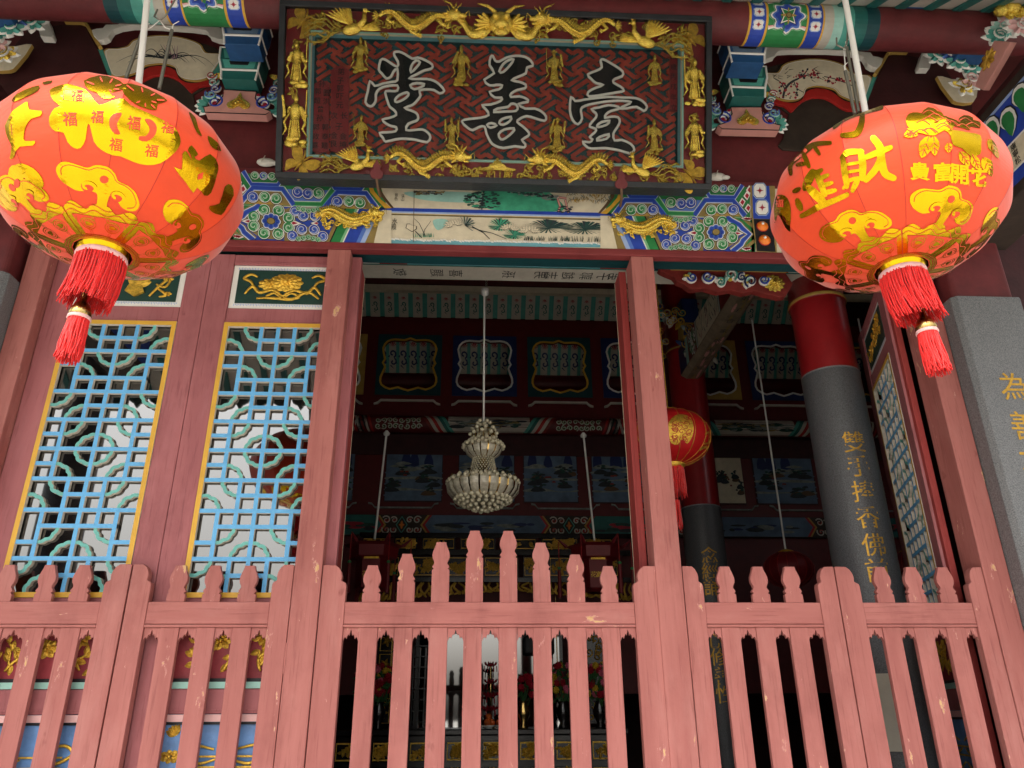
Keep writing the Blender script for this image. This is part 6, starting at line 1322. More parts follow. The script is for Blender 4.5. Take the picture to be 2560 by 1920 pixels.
# landscape panels
def painting(label, xa, xb, za, zb, seed, warm=False):
    t = thing('landscape_panel', label, 'painting', ((xa+xb)/2, BW-.02, (za+zb)/2), group='landscape panels on the screen wall'); w, h = (xb-xa)/2, (zb-za)/2; r = random.Random(seed)
    fixn(MB().box((-w, 0, -h), (w, .019, h), 'maroon_dark').build('panel', t)); mb = MB()
    mb.flat(rect(-w*.97, -h*.97, w*.97, h*.97), -.001, 'cream' if warm else 'bluewash')
    if not warm:
        for k in range(4): x = r.uniform(-.8, .8)*w; hh_ = r.uniform(.3, .8)*h; mb.flat(smooth([(x-.16*w, .1*h), (x-.1*w, .1*h+hh_*.6), (x, .1*h+hh_), (x+.08*w, .1*h+hh_*.7), (x+.17*w, .1*h)], 2), -.0015-.0001*k, 'navy')
        for k in range(7): x, z = r.uniform(-.8, .6)*w, r.uniform(-.1, .15)*h; mb.flat(smooth([(x-.3*w, z), (x, z+.07*h), (x+.3*w, z), (x, z-.03*h)], 2), -.002-.0001*k, 'greywash')
    if not warm:
        for k in range(5): z = -h*(.1+.17*k); mb.flat(smooth([(-w*.95, z), (-w*.3, z+.06*h*r.uniform(-1, 1)), (w*.4, z+.08*h*r.uniform(-1, 1)), (w*.95, z), (w*.9, z-.06*h), (0, z-.05*h), (-w*.9, z-.07*h)], 3), -.0025-.0001*k, 'greywash' if k % 2 else 'bluewash')
    for k in range(9):
        s = -1 if k % 2 else 1; x0, z0 = s*w*r.uniform(.25, .8), -h*r.uniform(.05, .75)
        mb.flat(smooth([(x0-.26*w, z0-.04*h), (x0-.1*w, z0+.08*h), (x0+.12*w, z0+.07*h), (min(w*.95, x0+.3*w), z0-.03*h), (x0, z0-.07*h)], 2), -.0032-.00005*k, 'brown' if k % 3 == 0 else 'inkwash')
        for j in range(7): mb.flat(circ(max(-.88*w, min(.88*w, x0+r.gauss(0, .1)*w)), z0+.06*h+r.uniform(0, .14)*h, r.uniform(.05, .1)*w, 8, r.uniform(.02, .035)*h), -.0040-.00002*(k*7+j), ('inkwash', 'greenink')[j % 2])
    for k in range(3): x, z = r.uniform(-.5, .5)*w, r.uniform(-.5, -.1)*h; mb.flat([(x-.07*w, z), (x+.07*w, z), (x+.05*w, z+.05*h), (x-.05*w, z+.05*h)], -.006, 'red_dull')
    mb.build('ink_landscape', t)
za, zb = dat(1060, 1086, BW).z, dat(1060, 946, BW).z
for k, (a, b, lb, wm) in enumerate(((700, 766, 'left of the left hanging pole', 0), (833, 957, 'left of the chandelier', 0), (990, 1112, 'straight behind the chandelier', 0), (1130, 1247, 'just right of the chandelier', 0), (1277, 1396, 'beside the post right of the middle opening', 0), (1538, 1602, 'with a tree on cream, beside the inner column', 1), (1625, 1755, 'between the two stone columns', 0), (1790, 1900, 'behind the front stone column', 0))):
    painting(('cream panel ' if wm else 'blue landscape panel ')+lb, dat(a, 1015, BW).x, dat(b, 1015, BW).x, za, zb, 60+k, wm)
# painted band
bt = thing('painted_band', 'painted band of blue cartouches and scrolls below the landscape panels', 'beam', (0, BW-.06, 0)); z0, z1 = dat(1060, 1157, BW-.06).z, dat(1060, 1113, BW-.06).z
fixn(MB().box((-4.9, 0, z0), (6.1, .058, z1), 'brown_dark').build('timber', bt))
mb = MB(); zc = (z0+z1)/2; hb = (z1-z0)/2; pb = dat(1460, 1130, BW-.06).x-dat(1090, 1130, BW-.06).x
for base in (.17-3.56, .17, .17+3.56):
    for j, (cx, w_, m) in enumerate(((base, .70, 'bluewash'), (base+1.78, .34, 'teal_dark'))):
        for q, (e, mm) in enumerate(((.06, 'ochre'), (.035, 'red'), (.0, m))): mb.flat([(cx-w_-e-.09, zc), (cx-w_-e, zc-hb*.96), (cx+w_+e, zc-hb*.96), (cx+w_+e+.09, zc), (cx+w_+e, zc+hb*.96), (cx-w_-e, zc+hb*.96)], -.001*(1+q), mm)
        r = random.Random(int(base*9)+j)
        for i in range(22): mb.flat(circ(cx+r.uniform(-.85, .85)*w_, zc+r.uniform(-.5, .2)*hb, r.uniform(.04, .14), 8, r.uniform(.012, .03)), -.004-.00003*i, ('inkwash', 'navy', 'greywash')[i % 3] if j == 0 else ('crimson', 'greenink', 'inkwash')[i % 3])
    for ex in (base-1.09, base+1.09):
        for sx in (-1, 1):
            for sz in (-1, 1):
                for (q, R_) in ((.20, .42), (.10, .34)): mb.stroke(spiral(ex+sx*q, zc+sz*hb*.48, hb*R_, 1.25, .5 if sx > 0 else 2.6, sx*sz, 14), .017, -.003, 'offwhite'); mb.stroke(spiral(ex+sx*q, zc+sz*hb*.48, hb*R_*.55, .9, .5, sx*sz, 8), .012, -.004, 'red')
        mb.stroke([(ex-.07, zc), (ex, zc+hb*.8), (ex+.07, zc), (ex, zc-hb*.8)], .014, -.0045, 'teal', closed=True)
        for i in range(4): a = pi/2*i; mb.leaf((ex, zc), (ex+.035*cos(a), zc+.055*sin(a)), .03, 'orange', d=-.005, bulge=.002)
mb.build('painted_cartouches', bt)
# black and gold carved screen above the altar
sc_ = thing('carved_screen', 'black lacquer altar screen with rows of gilt carved panels', 'screen', (0, 5.55, 0))
sx0, sx1 = dat(770, 1250, 5.55).x, dat(1420, 1250, 5.55).x
for a, b, c, d in ((sx0, sx1, 1152, 1162), (sx0, sx1, 1188, 1200), (sx0, sx1, 1247, 1258)): fixn(MB().box((a, -.02, dat(1060, d, 5.55).z), (b, .03, dat(1060, c, 5.55).z), 'lacquer').build('rail', sc_, .004))
for row, (ya, yb, xs) in enumerate(((1162, 1188, (775, 845, 905, 988, 1075, 1165, 1255, 1330)), (1202, 1246, (800, 870, 955, 1040, 1125, 1180, 1262, 1340)))):
    for k in range(len(xs)-1):
        a, b = dat(xs[k]+5, 1200, 5.55).x, dat(xs[k+1]-5, 1200, 5.55).x; z0, z1 = dat(1060, yb, 5.55).z, dat(1060, ya, 5.55).z
        o = fixn(MB().box((a, 0, z0), (b, .03, z1), 'lacquer').build('panel', sc_, .003)); e = MB(); e.stroke(rect(a+.02, z0+.02, b-.02, z1-.02), .010, -.002, 'goldpaint', closed=True); e.build('gilt_line', o)
        c = carving('s%d%d' % (row, k), (b-a)*.85, (z1-z0)*.8, o, 'goldpaint'); c.location = ((a+b)/2, -.002, (z0+z1)/2); c.scale = (1, .6, 1)
mb = MB(); r = random.Random(9); zf0, zf1 = dat(1060, 1305, 5.5).z, dat(1060, 1258, 5.5).z
for k in range(60):
    x = sx0+.1+(sx1-sx0-.2)*k/59; dz = (zf1-zf0)*(.35+.55*abs(2*(k/59)-1)); P = [(x+r.uniform(-.05, .05), zf1-dz*q) for q in (0, .4, .8, 1)]; ribbon(mb, P, .03, 'goldpaint', -.02); mb.leaf((x, zf1-dz*.7), (x+r.uniform(-.08, .08), zf1-dz), .05, 'goldpaint', d=-.02)
tag(mb.build('gilt_valance', sc_), kind='stuff')
for nm, (a, b) in (('l', (812, 870)), ('r', (1236, 1312))):           # carved uprights framing the niche
    xa, xb = dat(a, 1450, 5.5).x, dat(b, 1450, 5.5).x; z0, z1 = dat(1060, 1565, 5.5).z, dat(1060, 1310, 5.5).z
    up = fixn(MB().box((xa, 0, z0), (xb, .05, z1), 'lacquer').build('upright', sc_, .004)); mb = MB(); r = random.Random(nm)
    n = 5
    for k in range(n):
        za_, zb_ = z0+(z1-z0)*k/n+.02, z0+(z1-z0)*(k+1)/n-.02; mb.stroke(rect(xa+.03, za_, xa+.17, zb_), .011, -.003, 'goldpaint', closed=True)
        for q in range(5): mb.leaf((xa+.1, (za_+zb_)/2), (xa+.1+.06*cos(q*1.25), (za_+zb_)/2+.07*sin(q*1.25)), .03, 'goldpaint', d=-.003)
    for k in range(26): x, z = r.uniform(xa+.2, xb-.02), r.uniform(z0, z1); mb.tube([(u, -.01, v) for u, v in spiral(x, z, .05, 1.1, r.uniform(0, 6), 1, 9)], .009, 'goldpaint', 5)
    mb.build('gilt_scrollwork', up)
mg = thing('altar_glass', 'glass front of the altar niche mirroring the bright daylight', 'glass', (0, 5.35, 0))
ga, gb = xat(1045, 1700, 5.35), xat(1400, 1700, 5.35); gz0, gz1 = zat(1230, 1830, 5.35), zat(1230, 1585, 5.35)
MB().box((ga, 0, gz0), (gb, .008, gz1), 'mirror_glass').build('pane', mg); fixn(MB().box((ga-.04, .01, gz0-.04), (gb+.04, .03, gz1+.04), 'lacquer').build('backing', mg))
mb = MB(); xa, xb = xat(1030, 1750, 5.33), xat(1075, 1750, 5.33)
for k in range(8): z = gz0+.1+k*(gz1-gz0)*.11; mb.box((xa, -.03, z), (xb, -.02, z+.012), 'lacquer')
for k in range(4): x = xa+(xb-xa)*k/3; mb.box((x-.006, -.031, gz0), (x+.006, -.021, gz1-.15), 'lacquer')
mb.build('fret_grille', mg)
fixn(MB().box((gb-.42, -.10, gz1-.24), (gb-.06, -.02, gz1-.02), 'black').build('dark_hood', mg, .06, seg=5))
# altar table
TZ = zat(1230, 1822, 4.6)
al = thing('altar_table', 'black lacquer altar table with gilt framed panels', 'table', (0, 4.6, 0)); ax0, ax1 = xat(830, 1850, 4.6), xat(1560, 1850, 4.6)
fixn(MB().box((ax0-.05, -.04, TZ-.06), (ax1+.05, .62, TZ), 'lacquer').build('table_top', al, .012)); fixn(MB().box((ax0, .02, .63), (ax1, .6, TZ-.061), 'lacquer').build('carcass', al, .004))
n = 8
for row, (za_, zb_) in enumerate(((TZ-.30, TZ-.11), (TZ-.52, TZ-.35))):
    for k in range(n):
        a, b = ax0+(ax1-ax0)*k/n+.03, ax0+(ax1-ax0)*(k+1)/n-.03; o = fixn(MB().box((a, .0, za_), (b, .019, zb_), 'lacquer').build('panel', al, .003)); e = MB(); e.stroke(rect(a+.02, za_+.02, b-.02, zb_-.02), .016, -.003, 'gold_leaf', closed=True); e.build('gilt_line', o)
        c = carving('t%d%d' % (row, k), (b-a)*.82, (zb_-za_)*.7, o, 'gold_leaf'); c.location = ((a+b)/2, -.003, (za_+zb_)/2)
# offerings on the altar
def bouquet(label, px_, py_, Y, h, seed, cols_, n=26, vase='lacquer'):
    p = at(px_, py_, Y); t = thing('flower_vase', label, 'flowers', (p.x, Y, TZ), group='flower offerings on the altar'); r = random.Random(seed)
    MB().lathe([(.05, 0), (.055, .01), (.035, .05), (.07, .12), (.075, .17), (.045, .23), (.055, .26)], vase, n=16).build('vase', t)
    mb = MB(); lf = MB()
    for k in range(n):
        a, q = r.uniform(0, 6.28), r.uniform(.05, .16)*h*2; x, y, z = q*cos(a), q*sin(a)*.6, .26+r.uniform(.15, 1)*h*.8; lf.tube([(0, 0, .2), (x*.6, y*.6, z*.7), (x, y, z)], .004, 'leaf', 5)
        for j in range(8): b = j*.785; mb.leaf((x, z), (x+.04*cos(b), z+.04*sin(b)), .034, cols_[k % len(cols_)], d=y-.01, bulge=.02)
        mb.ball((x, y-.012, z), .014, cols_[k % len(cols_)], 6)
        for j in range(2): b = r.uniform(0, 6.28); lf.leaf((x, z-.03), (x+.09*cos(b), z-.03+.09*sin(b)), .03, 'leaf', d=y+.01, bulge=.01)
    mb.build('blossoms', t); lf.build('stems', t); return t
bouquet('mixed bouquet at the left end of the altar, behind the first pickets', 915, 1790, 4.75, .42, 1, ('petal_yellow', 'petal_pink', 'petal_red'), 30)
bouquet('yellow and red flowers on the altar beside the left bouquet', 945, 1800, 4.8, .5, 2, ('petal_yellow', 'petal_red', 'petal_red'), 26)
bouquet('red carnations in a brass vase in front of the bright altar glass', 1308, 1800, 4.7, .34, 3, ('petal_red', 'petal_red'), 10, 'brass')
bouquet('pink and yellow flowers on the altar right of the glass', 1408, 1800, 4.8, .46, 4, ('petal_red', 'petal_pink', 'petal_yellow'), 26)
bouquet('red bouquet at the right end of the altar', 1500, 1790, 4.75, .46, 5, ('petal_red', 'petal_pink', 'petal_red', 'petal_yellow'), 30)
def lotus_lamp(label, px_):
    p = at(px_, 1800, 4.72); t = thing('lotus_lamp', label, 'lamp', (p.x, 4.72, TZ), group='tiered lotus lamps on the altar')
    mb = MB(); mb.lathe([(.06, 0), (.05, .02), (.012, .04), (.010, .62), (.016, .64)], 'brass', n=12); mb.build('stem', t)
    for z, s in ((.17, 1.25), (.30, 1.1), (.43, .95), (.60, .9)):
        b = MB()
        for q in range(2):
            for j in range(10): a = j*.628+q*.3; e = (.075*s*cos(a)*(1-.3*q), .075*s*sin(a)*(1-.3*q)); b.add([(e[0]*.3, e[1]*.3, z), (e[0]*.9-e[1]*.25, e[1]*.9+e[0]*.25, z+.02), (e[0]*1.1, e[1]*1.1, z+.055), (e[0]*.9+e[1]*.25, e[1]*.9-e[0]*.25, z+.02)], [(0, 1, 2, 3)], 'petal_red')
        for j in range(6): a = j*1.047; b.tube([(.07*s*cos(a), .07*s*sin(a), z+.01), (.075*s*cos(a), .075*s*sin(a), z-.05)], .005, 'petal_red', 5)
        b.build('lotus_tier', t)
lotus_lamp('tiered red lotus lamp before the bright glass, left one', 1176); lotus_lamp('tiered red lotus lamp before the bright glass, right one', 1226)
for k, (x, lb) in enumerate(((1178, 'left'), (1222, 'middle'), (1252, 'right'))):
    p = at(x, 1800, 4.66); t = thing('fruit_plate', 'plate of orange fruit on the altar, %s one' % lb, 'fruit', (p.x, 4.64, TZ), group='fruit plates on the altar'); MB().lathe([(.03, 0), (.035, .01), (.075, .03), (.07, .034), (.001, .02)], 'whitepaint', n=18).build('plate', t)
    for j in range(4): a = j*2.1; o = MB().ball((0, 0, 0), .034, 'fruit', 12).build('fruit', t); o.location = ((.035*cos(a), .035*sin(a), .058) if j < 3 else (0, 0, .11))
for px_, lb in ((1394, 'right of the altar glass'), (975, 'left of the altar glass')):
    p = at(px_, 1690, 5.1); t = thing('altar_lamp', 'small red hanging lamp %s' % lb, 'lamp', (p.x, 5.1, zat(px_, 1700, 5.1)), group='small red altar lamps')
    MB().lathe([(.02, .14), (.05, .10), (.075, .04), (.08, -.02), (.06, -.08), (.03, -.10)], 'petal_red', n=18).build('shade', t); MB().tube([(0, 0, .14), (0, 0, .9)], .006, 'brass', 6).build('rod', t); MB().lathe([(.03, -.10), (.035, -.12), (.02, -.13)], 'brass', n=14).build('foot', t)
# ------------------------------------------------------------------ stone columns with red tops
def column(label, pxc, py_, Y, R_, zsplit, ztop, chars, spots, csize):
    c = at(pxc, py_, Y); t = thing('stone_column', label, 'column', (c.x, Y, .62)); 
    MB().lathe([(R_, 0), (R_, zsplit-.62)], 'granite_in', n=48).build('stone_shaft', t); MB().lathe([(R_*.97, zsplit-.62), (R_*.965, ztop-.62)], 'red_col', n=48).build('red_shaft', t)
    MB().lathe([(R_, zsplit-.625), (R_, zsplit-.61), (R_*.96, zsplit-.608)], 'granite_edge', n=48).build('stone_lip', t); MB().lathe([(R_*.97, ztop-.66), (R_*1.02, ztop-.65), (R_*1.02, ztop-.63), (R_*.97, ztop-.62), (R_*.97, ztop+.8)], 'red_col', n=48).build('capital', t); MB().lathe([(R_*1.03, ztop-.66), (R_*1.05, ztop-.65), (R_*1.03, ztop-.635)], 'ochre', n=48).build('gilt_ring', t)
    for ch, (x, y) in zip(chars, spots):
        d = ray(x, y); o = CAM-Vector((c.x, Y, 0)); A = d.x**2+d.y**2; B = 2*(o.x*d.x+o.y*d.y); C_ = o.x**2+o.y**2-R_**2; tt = (-B-sqrt(max(0, B*B-4*A*C_)))/(2*A); p = o+d*tt; ph = atan2(p.y, p.x); z = (CAM+d*tt).z-.62
        mb = MB(); text(mb, ch, 0, 0, csize, .0015, 'goldpaint', lambda a, b, dd: ((R_+dd)*cos(ph+a/R_), (R_+dd)*sin(ph+a/R_), z+b), 0, .003); mb.build('gilt_character', t)
    return t, c
mat('red_col', '8e1a1e', .35, var=.12, coat=.2)
c15 = crop(1580, 700, 2.075)
t1, cA = column('thick grey stone column with red top and gold writing, behind the right gates', 2069, 907, .95, .20, zat(2069, 915, .75), zat(2040, 722, .75), '雙手捧香佛前', c15([(1152, 838), (1176, 964), (1202, 1095), (1226, 1230), (1255, 1372), (1276, 1505)]), .145)
t2, cB = column('thinner looking inner stone column with gold writing, deeper in the hall', 1755, 1302, 4.2, .215, zat(1745, 1262, 4.0), zat(1705, 860, 4.0), '念經誦心修善性', c15([(402, 1425), (405, 1508), (415, 1592), (415, 1690), (415, 1770), (420, 1865), (425, 1960)])[:3]+[(1785, 1600), (1798, 1642), (1808, 1690), (1812, 1735)], .17)
o = fixn(MB().box((-.075, -.206, 0), (.075, -.2, .42), 'paper').build('paper_notice', None)); o.location = (cA.x-.02, .95, zat(2190, 1880, .75)); o.rotation_euler = (0, 0, radians(-22)); tag(o, 'blank pale notice pasted on the front stone column', 'notice')
# slanting painted beam that joins the two columns
mat('soffit', '83735f', .7, var=.3); zb_ = zat(1792, 948, 4.0); ob = thing('octagonal_beam', 'painted beam running back from the front to the inner column', 'beam', (cB.x, 0, zb_))
fm3 = lambda a, b, d: (a, d, b); w_ = .12
fixn(MB().prism([(-w_, .05), (-w_*.55, 0), (w_*.55, 0), (w_, .05), (w_, .38), (w_*.5, .44), (-w_*.5, .44), (-w_, .38)], 1.0, 4.05, 'soffit', fm3).build('timber', ob, .004))
for nm, f5, H_ in (('painted_side', lambda a, b, d: (-w_-.0012*d, a, .055+b*1.6), .20), ('inscribed_soffit', lambda a, b, d: (b-w_*.55, a, -.0012*d), w_*1.1)):
    mb = MB(); r = random.Random(3)
    if nm == 'painted_side':
        mb.flat(rect(1.0, 0, 4.04, H_), 1, 'red_dull', f5); mb.flat(rect(2.5, 0, 3.3, H_), 2, 'cream', f5); mb.flat(rect(3.75, 0, 4.04, H_), 2, 'navy', f5); mb.flat(rect(3.65, 0, 3.75, H_), 2, 'teal_pale', f5)
        for k in range(44):
            y = r.choice((r.uniform(1.6, 2.42), r.uniform(3.36, 3.6))); z = r.uniform(.03, H_-.03); mb.stroke(spiral(y, z, .045, 1.1, r.uniform(0, 6), 1, 10), .014, 3+.01*k, ('whitepaint', 'teal', 'whitepaint', 'green')[k % 4], f5)
        for k in range(40): y, z = r.uniform(2.55, 3.25), r.uniform(.02, .18); mb.stroke([(y, z), (y+r.uniform(-.06, .06), z+.05)], [.012, .003], 3, ('greenink', 'crimson', 'inkwash')[k % 3], f5)
        for y in (2.5, 3.3): mb.stroke([(y, 0), (y, H_)], .05, 4, 'teal_dark', f5); mb.stroke([(y, 0), (y, H_)], .02, 5, 'whitepaint', f5)
    else:
        mb.flat(rect(1.0, .0, 4.04, H_), 1, 'soffit', f5)
        for k, c in enumerate('信士弟子合家敬獻平安'): text(mb, c, 1.7+k*.22, H_/2, .085, 2, 'ink', f5, pi/2)
        for k in range(30): y = r.uniform(1.6, 4); mb.flat(circ(y, H_/2+r.uniform(-.05, .05), r.uniform(.03, .1), 8, .015), 1.5+.01*k, 'pinkflesh' if k % 3 else 'khaki', f5)
    mb.build(nm, ob)
# carved scroll bracket beside the front column
P7 = crop(1240, 420, 3.072)
cb = thing('carved_bracket', 'red white and gold scroll-carved bracket under the beam, beside the front column', 'bracket', (0, .62, 0)); f7 = lambda a, b, d: (xat(1240+a/3.072, 420+b/3.072, .62), d, zat(1240+a/3.072, 420+b/3.072, .62))
fixn(MB().prism(smooth([(1265, 790), (1350, 765), (2215, 790), (2225, 985), (2120, 975), (2060, 965), (1980, 940), (1900, 960), (1800, 935), (1700, 950), (1600, 920), (1500, 930), (1440, 890), (1390, 870), (1360, 830)], 2), .0, .06, 'red_dull', f7).build('bracket_board', cb, .003))
fixn(MB().prism([(1330, 760), (2225, 783), (2225, 805), (1340, 785)], -.01, .07, 'ochre', f7).build('gilt_moulding', cb, .003))
for k, (x, y, s_, sg) in enumerate(((1620, 845, 46, 1), (1800, 830, 50, -1), (1950, 880, 52, 1), (1500, 850, 36, -1), (1720, 890, 36, 1), (1880, 850, 34, -1), (2050, 870, 36, 1))):
    mb = MB(); P = spiral(x, y, s_, 1.3, k, sg, 18, .2); mb.tube([f7(a, b, -.012) for a, b in P], [.016*(1-.5*i/18) for i in range(19)], 'whitepaint', 7); mb.tube([f7(a, b, -.024) for a, b in P], [.008*(1-.5*i/18) for i in range(19)], ('blue', 'teal', 'navy')[k % 3], 6)
    for j in range(3): a = k+j*.7; p, q = f7(x, y, 0), f7(x+75*cos(a), y+48*sin(a), 0); mb.leaf((p[0], p[2]), (q[0], q[2]), .045, ('whitepaint', 'gold', 'teal_pale')[j], d=-.008, bulge=.02)
    mb.build('scroll', cb)
mb = MB(); c = f7(2130, 890, 0); flowerhead(mb, c[0], c[2], .08, 'gold', -.01, 12, 3, sq=.9); fixn(mb.build('gilt_chrysanthemum', cb))
# bracket cluster over the inner column
mb = MB(); t = thing('bracket_cluster', 'dark carved bracket cluster with gilt leaves over the inner column', 'bracket', (cB.x, 3.8, zat(1750, 830, 3.8))); r = random.Random(12)
for k in range(30):
    x, z = r.uniform(-.5, .25), r.uniform(-.35, .35); a = r.uniform(0, 6.28); m = ('goldpaint', 'teal_dark', 'greywash', 'navy', 'red_dull', 'offwhite')[k % 6]; curl(mb, x, z, .05, a, 1, m, 'goldpaint', -.05); mb.leaf((x, z), (x+.13*cos(a), z+.13*sin(a)), .06, m, d=-.04, bulge=.03)
tag(mb.build('leaf_scroll', t), kind='stuff'); fixn(MB().box((-.12, -.02, -.1), (.1, .2, .12), 'ochre').build('gilt_block', t, .02)); fixn(MB().box((-.1, 0, .12), (.1, .25, .45), 'navy').build('blue_block', t, .02)); fixn(MB().box((-.06, .0, -.5), (.06, .2, -.1), 'deepred').build('arm', t, .02))
# ------------------------------------------------------------------ chandelier
CY = 2.0; kx = 1/2.765; cc = at(1208, 1165, CY)
ch = thing('chandelier', 'tiered crystal ball chandelier hanging in the middle opening', 'chandelier', (cc.x, CY, 0)); zc_ = lambda y: zat(1208, 900+y*kx, CY); m_ = .001165
MB().tube([(0, 0, zc_(440)), (-.005, 0, zat(1206, 728, CY))], .009, 'whitepipe', 10).build('white_rod', ch)
MB().lathe([(.012, .03), (.035, .02), (.035, -.03), (.012, -.05)], 'whitepipe', (0, 0, zat(1206, 728, CY)), 14).build('ceiling_rose', ch)
ck = MB()
for k in range(7): ck.tube([(.012+.008*cos(u), .008*sin(u) if k % 2 else 0, zat(1206, 728, CY)+.05+k*.028+.016*sin(u)) if True else 0 for u in [2*pi*i/8 for i in range(9)]], .003, 'steel', 5)
ck.build('chain', ch)
ball = MB().ball((0, 0, 0), .0178, 'crystal', 12).build('crystal_ball', ch); first = True
def ring_balls(y, hw_, n, ph=0., s=1.):
    global first
    for k in range(n):
        a = 2*pi*(k+ph)/n; loc = (hw_*m_*cos(a), hw_*m_*sin(a), zc_(y)+rnd.uniform(-.004, .004))
        if first: ball.location = loc; first = False
        else: inst(ball, ch, loc, scale=(s, s, s))
for y, hw_, n in ((428, 45, 5), (445, 25, 3), (480, 80, 8), (490, 45, 5), (515, 95, 9), (540, 70, 8), (560, 100, 11), (583, 128, 16), (600, 142, 18), (832, 222, 22), (850, 246, 28)): ring_balls(y, hw_, n, rnd.random())
for k, (y, hw_, n) in enumerate(((968, 190, 27), (984, 166, 24), (1000, 134, 18), (1015, 98, 13), (1030, 58, 8), (1042, 20, 3))): ring_balls(y, hw_, n, rnd.random(), 1.05)
def bowl(prof, n, name):
    mb = MB(); NP = n*6; vs_ = []
    for y, hw_ in prof:
        for j in range(NP): a = 2*pi*j/NP; q = hw_*m_*(1+.035*abs(sin(n*a/2))); vs_.append((q*cos(a), q*sin(a), zc_(y)))
    for i in range(len(prof)-1):
        for j in range(NP): mb.add([vs_[i*NP+j], vs_[i*NP+(j+1) % NP], vs_[(i+1)*NP+(j+1) % NP], vs_[(i+1)*NP+j]], [(0, 1, 2, 3)], 'brass' if j % 6 in (0,) else 'crystal_pale', True)
    return mb.build(name, ch)
bowl([(846, 225), (872, 246), (912, 240), (948, 212), (968, 180), (975, 120), (972, 20)], 22, 'fluted_bowl'); bowl([(590, 112), (618, 130), (652, 114), (680, 78), (684, 20)], 14, 'fluted_bowl')
mb = MB()
for k in range(26):
    for j in range(11): a = 2*pi*(k+.5*(j % 2))/26; q = j/10; hw_ = 72+38*q**1.5; mb.ball((hw_*m_*cos(a), hw_*m_*sin(a), zc_(672+q*150)), .0085, 'crystal', 6)
tag(mb.build('bead_strands', ch), kind='stuff'); MB().lathe([(.03, zc_(675)), (.04, zc_(750)), (.07, zc_(840))], 'brass', n=16).build('core', ch)
mb = MB()
for k in range(16): a = 2*pi*k/16; mb.tube([(.05*cos(a), .05*sin(a), zc_(620)), (.10*cos(a), .10*sin(a), zc_(540)), (.09*cos(a), .09*sin(a), zc_(490))], .003, 'brass', 5); mb.tube([(.2*cos(a), .2*sin(a), zc_(845)), (.27*cos(a), .27*sin(a), zc_(812)), (.295*cos(a), .295*sin(a), zc_(850))], .003, 'brass', 5)
tag(mb.build('brass_arms', ch), kind='stuff')
# ------------------------------------------------------------------ inner lanterns
def small_lantern(label, px_, py_, Y, R_, sq, m, deco=False, pole=None, group='red lanterns hanging inside the hall'):
    c = at(px_, py_, Y); t = thing('inner_lantern', label, 'lantern', c, group=group); Ln = Lantern(c, R_, R_*sq); mb = MB(); n = 60; nt = 24; vs_ = []
    for i in range(nt+1):
        th = radians(-76)+radians(152)*i/nt
        for j in range(n): vs_.append(Ln.S(2*pi*j/n, th)*(1))
    mb.add(vs_, [(i*n+j, i*n+(j+1) % n, (i+1)*n+(j+1) % n, (i+1)*n+j) for i in range(nt) for j in range(n)], m, True); bo = mb.build('fabric_body', t)
    rb_ = MB()
    for k in range(16): rb_.tube([Ln.S(2*pi*k/16, radians(-76+152*i/12), .001) for i in range(13)], R_*.008, 'goldpaint' if deco else 'red', 5, cap=False)
    rb_.build('ribs', bo)
    zb = -R_*sq*.97; MB().lathe([(R_*.30, zb+.03), (R_*.30, zb-.01), (R_*.26, zb-.03), (R_*.24, zb-.03)], 'gold_leaf', n=24).build('gilt_collar', t); MB().lathe([(R_*.30, -zb-.03), (R_*.30, -zb+.01), (R_*.1, -zb+.03), (.006, -zb+.03)], 'gold_leaf', n=24).build('top_cap', t)
    fr_ = MB(); fringe(fr_, R_*.26, R_*.75, 60, 5, .0, m='fringe_red' if deco else 'lantern_dim', z0=zb-.02, r0=.004, spread=1.1); tag(fr_.build('fringe', t), kind='stuff')
    ts = MB(); fringe(ts, R_*.08, R_*.7, 24, 6, 0, m='fringe_red' if deco else 'lantern_dim', z0=zb-R_*.9, r0=.004, spread=1.2); ts.tube([(0, 0, zb), (0, 0, zb-R_*.95)], .003, 'red', 5); tag(ts.build('tassel', t), kind='stuff')
    top = pole if pole else 1.2
    MB().tube([(0, 0, -zb), (0, 0, -zb+top)], .010 if pole else .004, 'whitepipe' if pole else 'goldpaint', 8).build('hanging_rod', t)
    if deco:
        g = MB(); c15b = lambda P: [(1580+a/2.075, 700+b/2.075) for a, b in P]
        big = [(-.9, .5), (-.4, .95), (.2, 1.0), (.8, .8), (1.0, .2), (.9, -.4), (.5, -.9), (.1, -.6), (-.2, -.95), (-.7, -.85), (-.95, -.3)]
        Ln.decal(g, c15b(smooth([(252+a*68, 778-b*80) for a, b in big], 2)), 'gold_leaf', .002, 8)
        rr = random.Random(1)
        for k in range(22): x, y = 255+rr.uniform(-55, 60), 775+rr.uniform(-60, 60); Ln.pstroke(g, spiral(*Ln.px(*c15b([(x, y)])[0]), .10, 1.0, rr.uniform(0, 6), 1, 8), .02, m, .0035)
        for P, w2 in (([(380, 800), (405, 790), (400, 840), (375, 850)], 10), ([(350, 880), (385, 865), (395, 890)], 14)): Ln.brush(g, P, w2, 'gold_leaf', .002, (1580, 700), 2.075)
        g.build('gilt_print', bo)
    return t
small_lantern('bright red lantern with gold blossom emblem, behind the right post', 1676, 1096, 1.35, .295, .72, 'lantern_inner', True)
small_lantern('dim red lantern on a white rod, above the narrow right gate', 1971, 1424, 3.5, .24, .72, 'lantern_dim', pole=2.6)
small_lantern('dim red lantern half hidden behind the front stone column', 2276, 1424, 3.4, .24, .72, 'lantern_dim', pole=2.6)
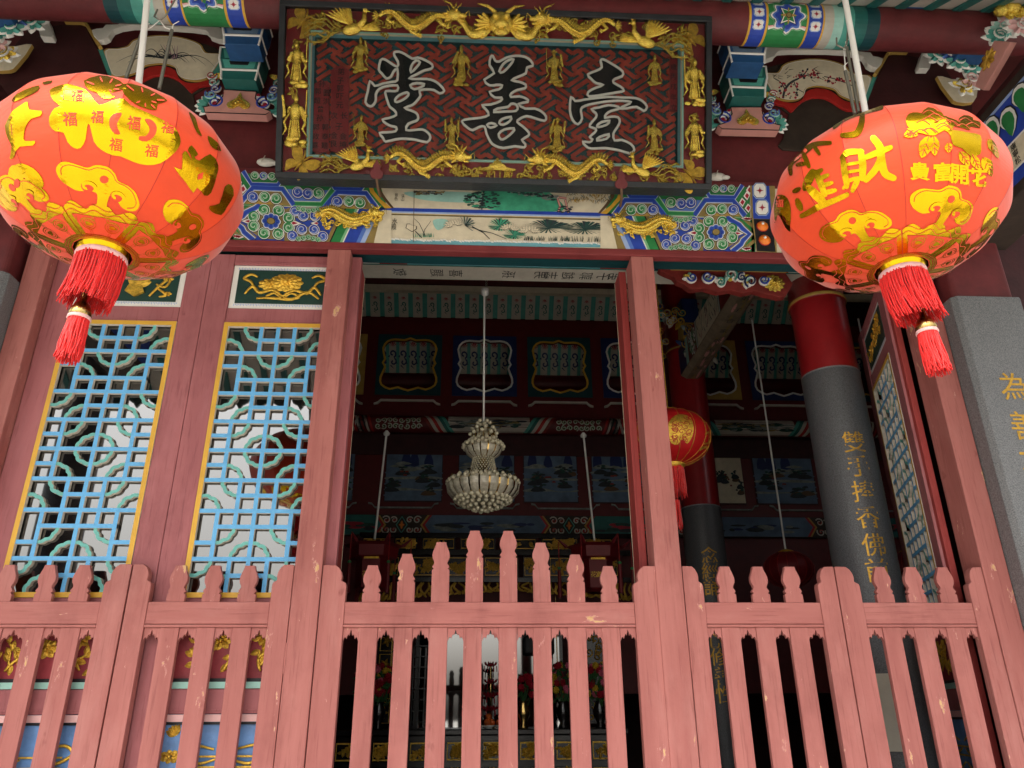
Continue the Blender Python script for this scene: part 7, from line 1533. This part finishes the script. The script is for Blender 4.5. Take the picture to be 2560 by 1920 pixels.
def palace_lantern(label, x0, y0, x1, y1, Y):
    a = at(x0, y0, Y); c = at(x1, y1, Y); t = thing('palace_lantern', label, 'lantern', (c.x, Y, c.z-.25), group='red palace lanterns on white rods before the altar')
    MB().tube([(0, 0, .24), (a.x-c.x, 0, a.z-c.z+.25)], .011, 'whitepipe', 8).build('white_rod', t); MB().lathe([(.03, 0), (.035, .02), (.012, .05)], 'whitepipe', (a.x-c.x, 0, a.z-c.z+.22), 10).build('rod_mount', t)
    for z, R_, h in ((.10, .24, .10), (-.10, .17, .28)):
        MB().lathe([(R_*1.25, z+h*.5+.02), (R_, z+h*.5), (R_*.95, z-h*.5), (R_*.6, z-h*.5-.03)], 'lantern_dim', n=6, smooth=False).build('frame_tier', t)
    for k in range(6):
        q = 2*pi*k/6; mb = MB(); mb.tube([(.28*cos(q), .28*sin(q), .17), (.36*cos(q), .36*sin(q), .24)], [.02, .006], 'lantern_dim', 6); mb.tube([(.36*cos(q), .36*sin(q), .22), (.36*cos(q), .36*sin(q), -.05)], .004, 'red', 5); mb.tube([(.36*cos(q), .36*sin(q), -.05), (.36*cos(q), .36*sin(q), -.32)], [.016, .022], 'lantern_dim', 8); mb.ball((.36*cos(q), .36*sin(q), -.04), .018, 'green', 8); mb.build('corner_tassel', t)
    mb = MB(); mb.box((-.07, -.17, .02), (.07, -.165, .08), 'gold_leaf'); 
    for k, cch in enumerate('花富貴'): text(mb, cch, (k-1)*.05, -.12, .055, -.16, 'gold_leaf')
    mb.build('gilt_label', t)
palace_lantern('red palace lantern with tassels, left side of the altar', 966.6, 1081, 937, 1345, 3.6); palace_lantern('red palace lantern with tassels, right side of the altar', 1458.5, 1086, 1486, 1348, 3.6)
# ------------------------------------------------------------------ beyond the right pillar
cp = thing('carved_side_panel', 'gilt flower carving on teal board at the right edge, beyond the pillar', 'panel', (0, .12, 0)); xa, xb = xat(2478, 700, .12), xat(2478, 700, .12)+.75; z0, z1 = zat(2520, 752, .12), zat(2500, 672, .12)
fixn(MB().box((xa, 0, z0), (xb, .04, z1), 'whitepaint').build('frame', cp, .004)); MB().box((xa+.03, -.004, z0+.03), (xb-.03, -.001, z1-.03), 'teal_dark').build('ground_board', cp)
c = carving('q1', .66, z1-z0-.07, cp); c.location = ((xa+xb)/2, -.006, (z0+z1)/2)
fixn(MB().box((xa, 0.01, 2.2), (xb, .05, z0-.005), 'offwhite').build('window_frame', cp, .004))
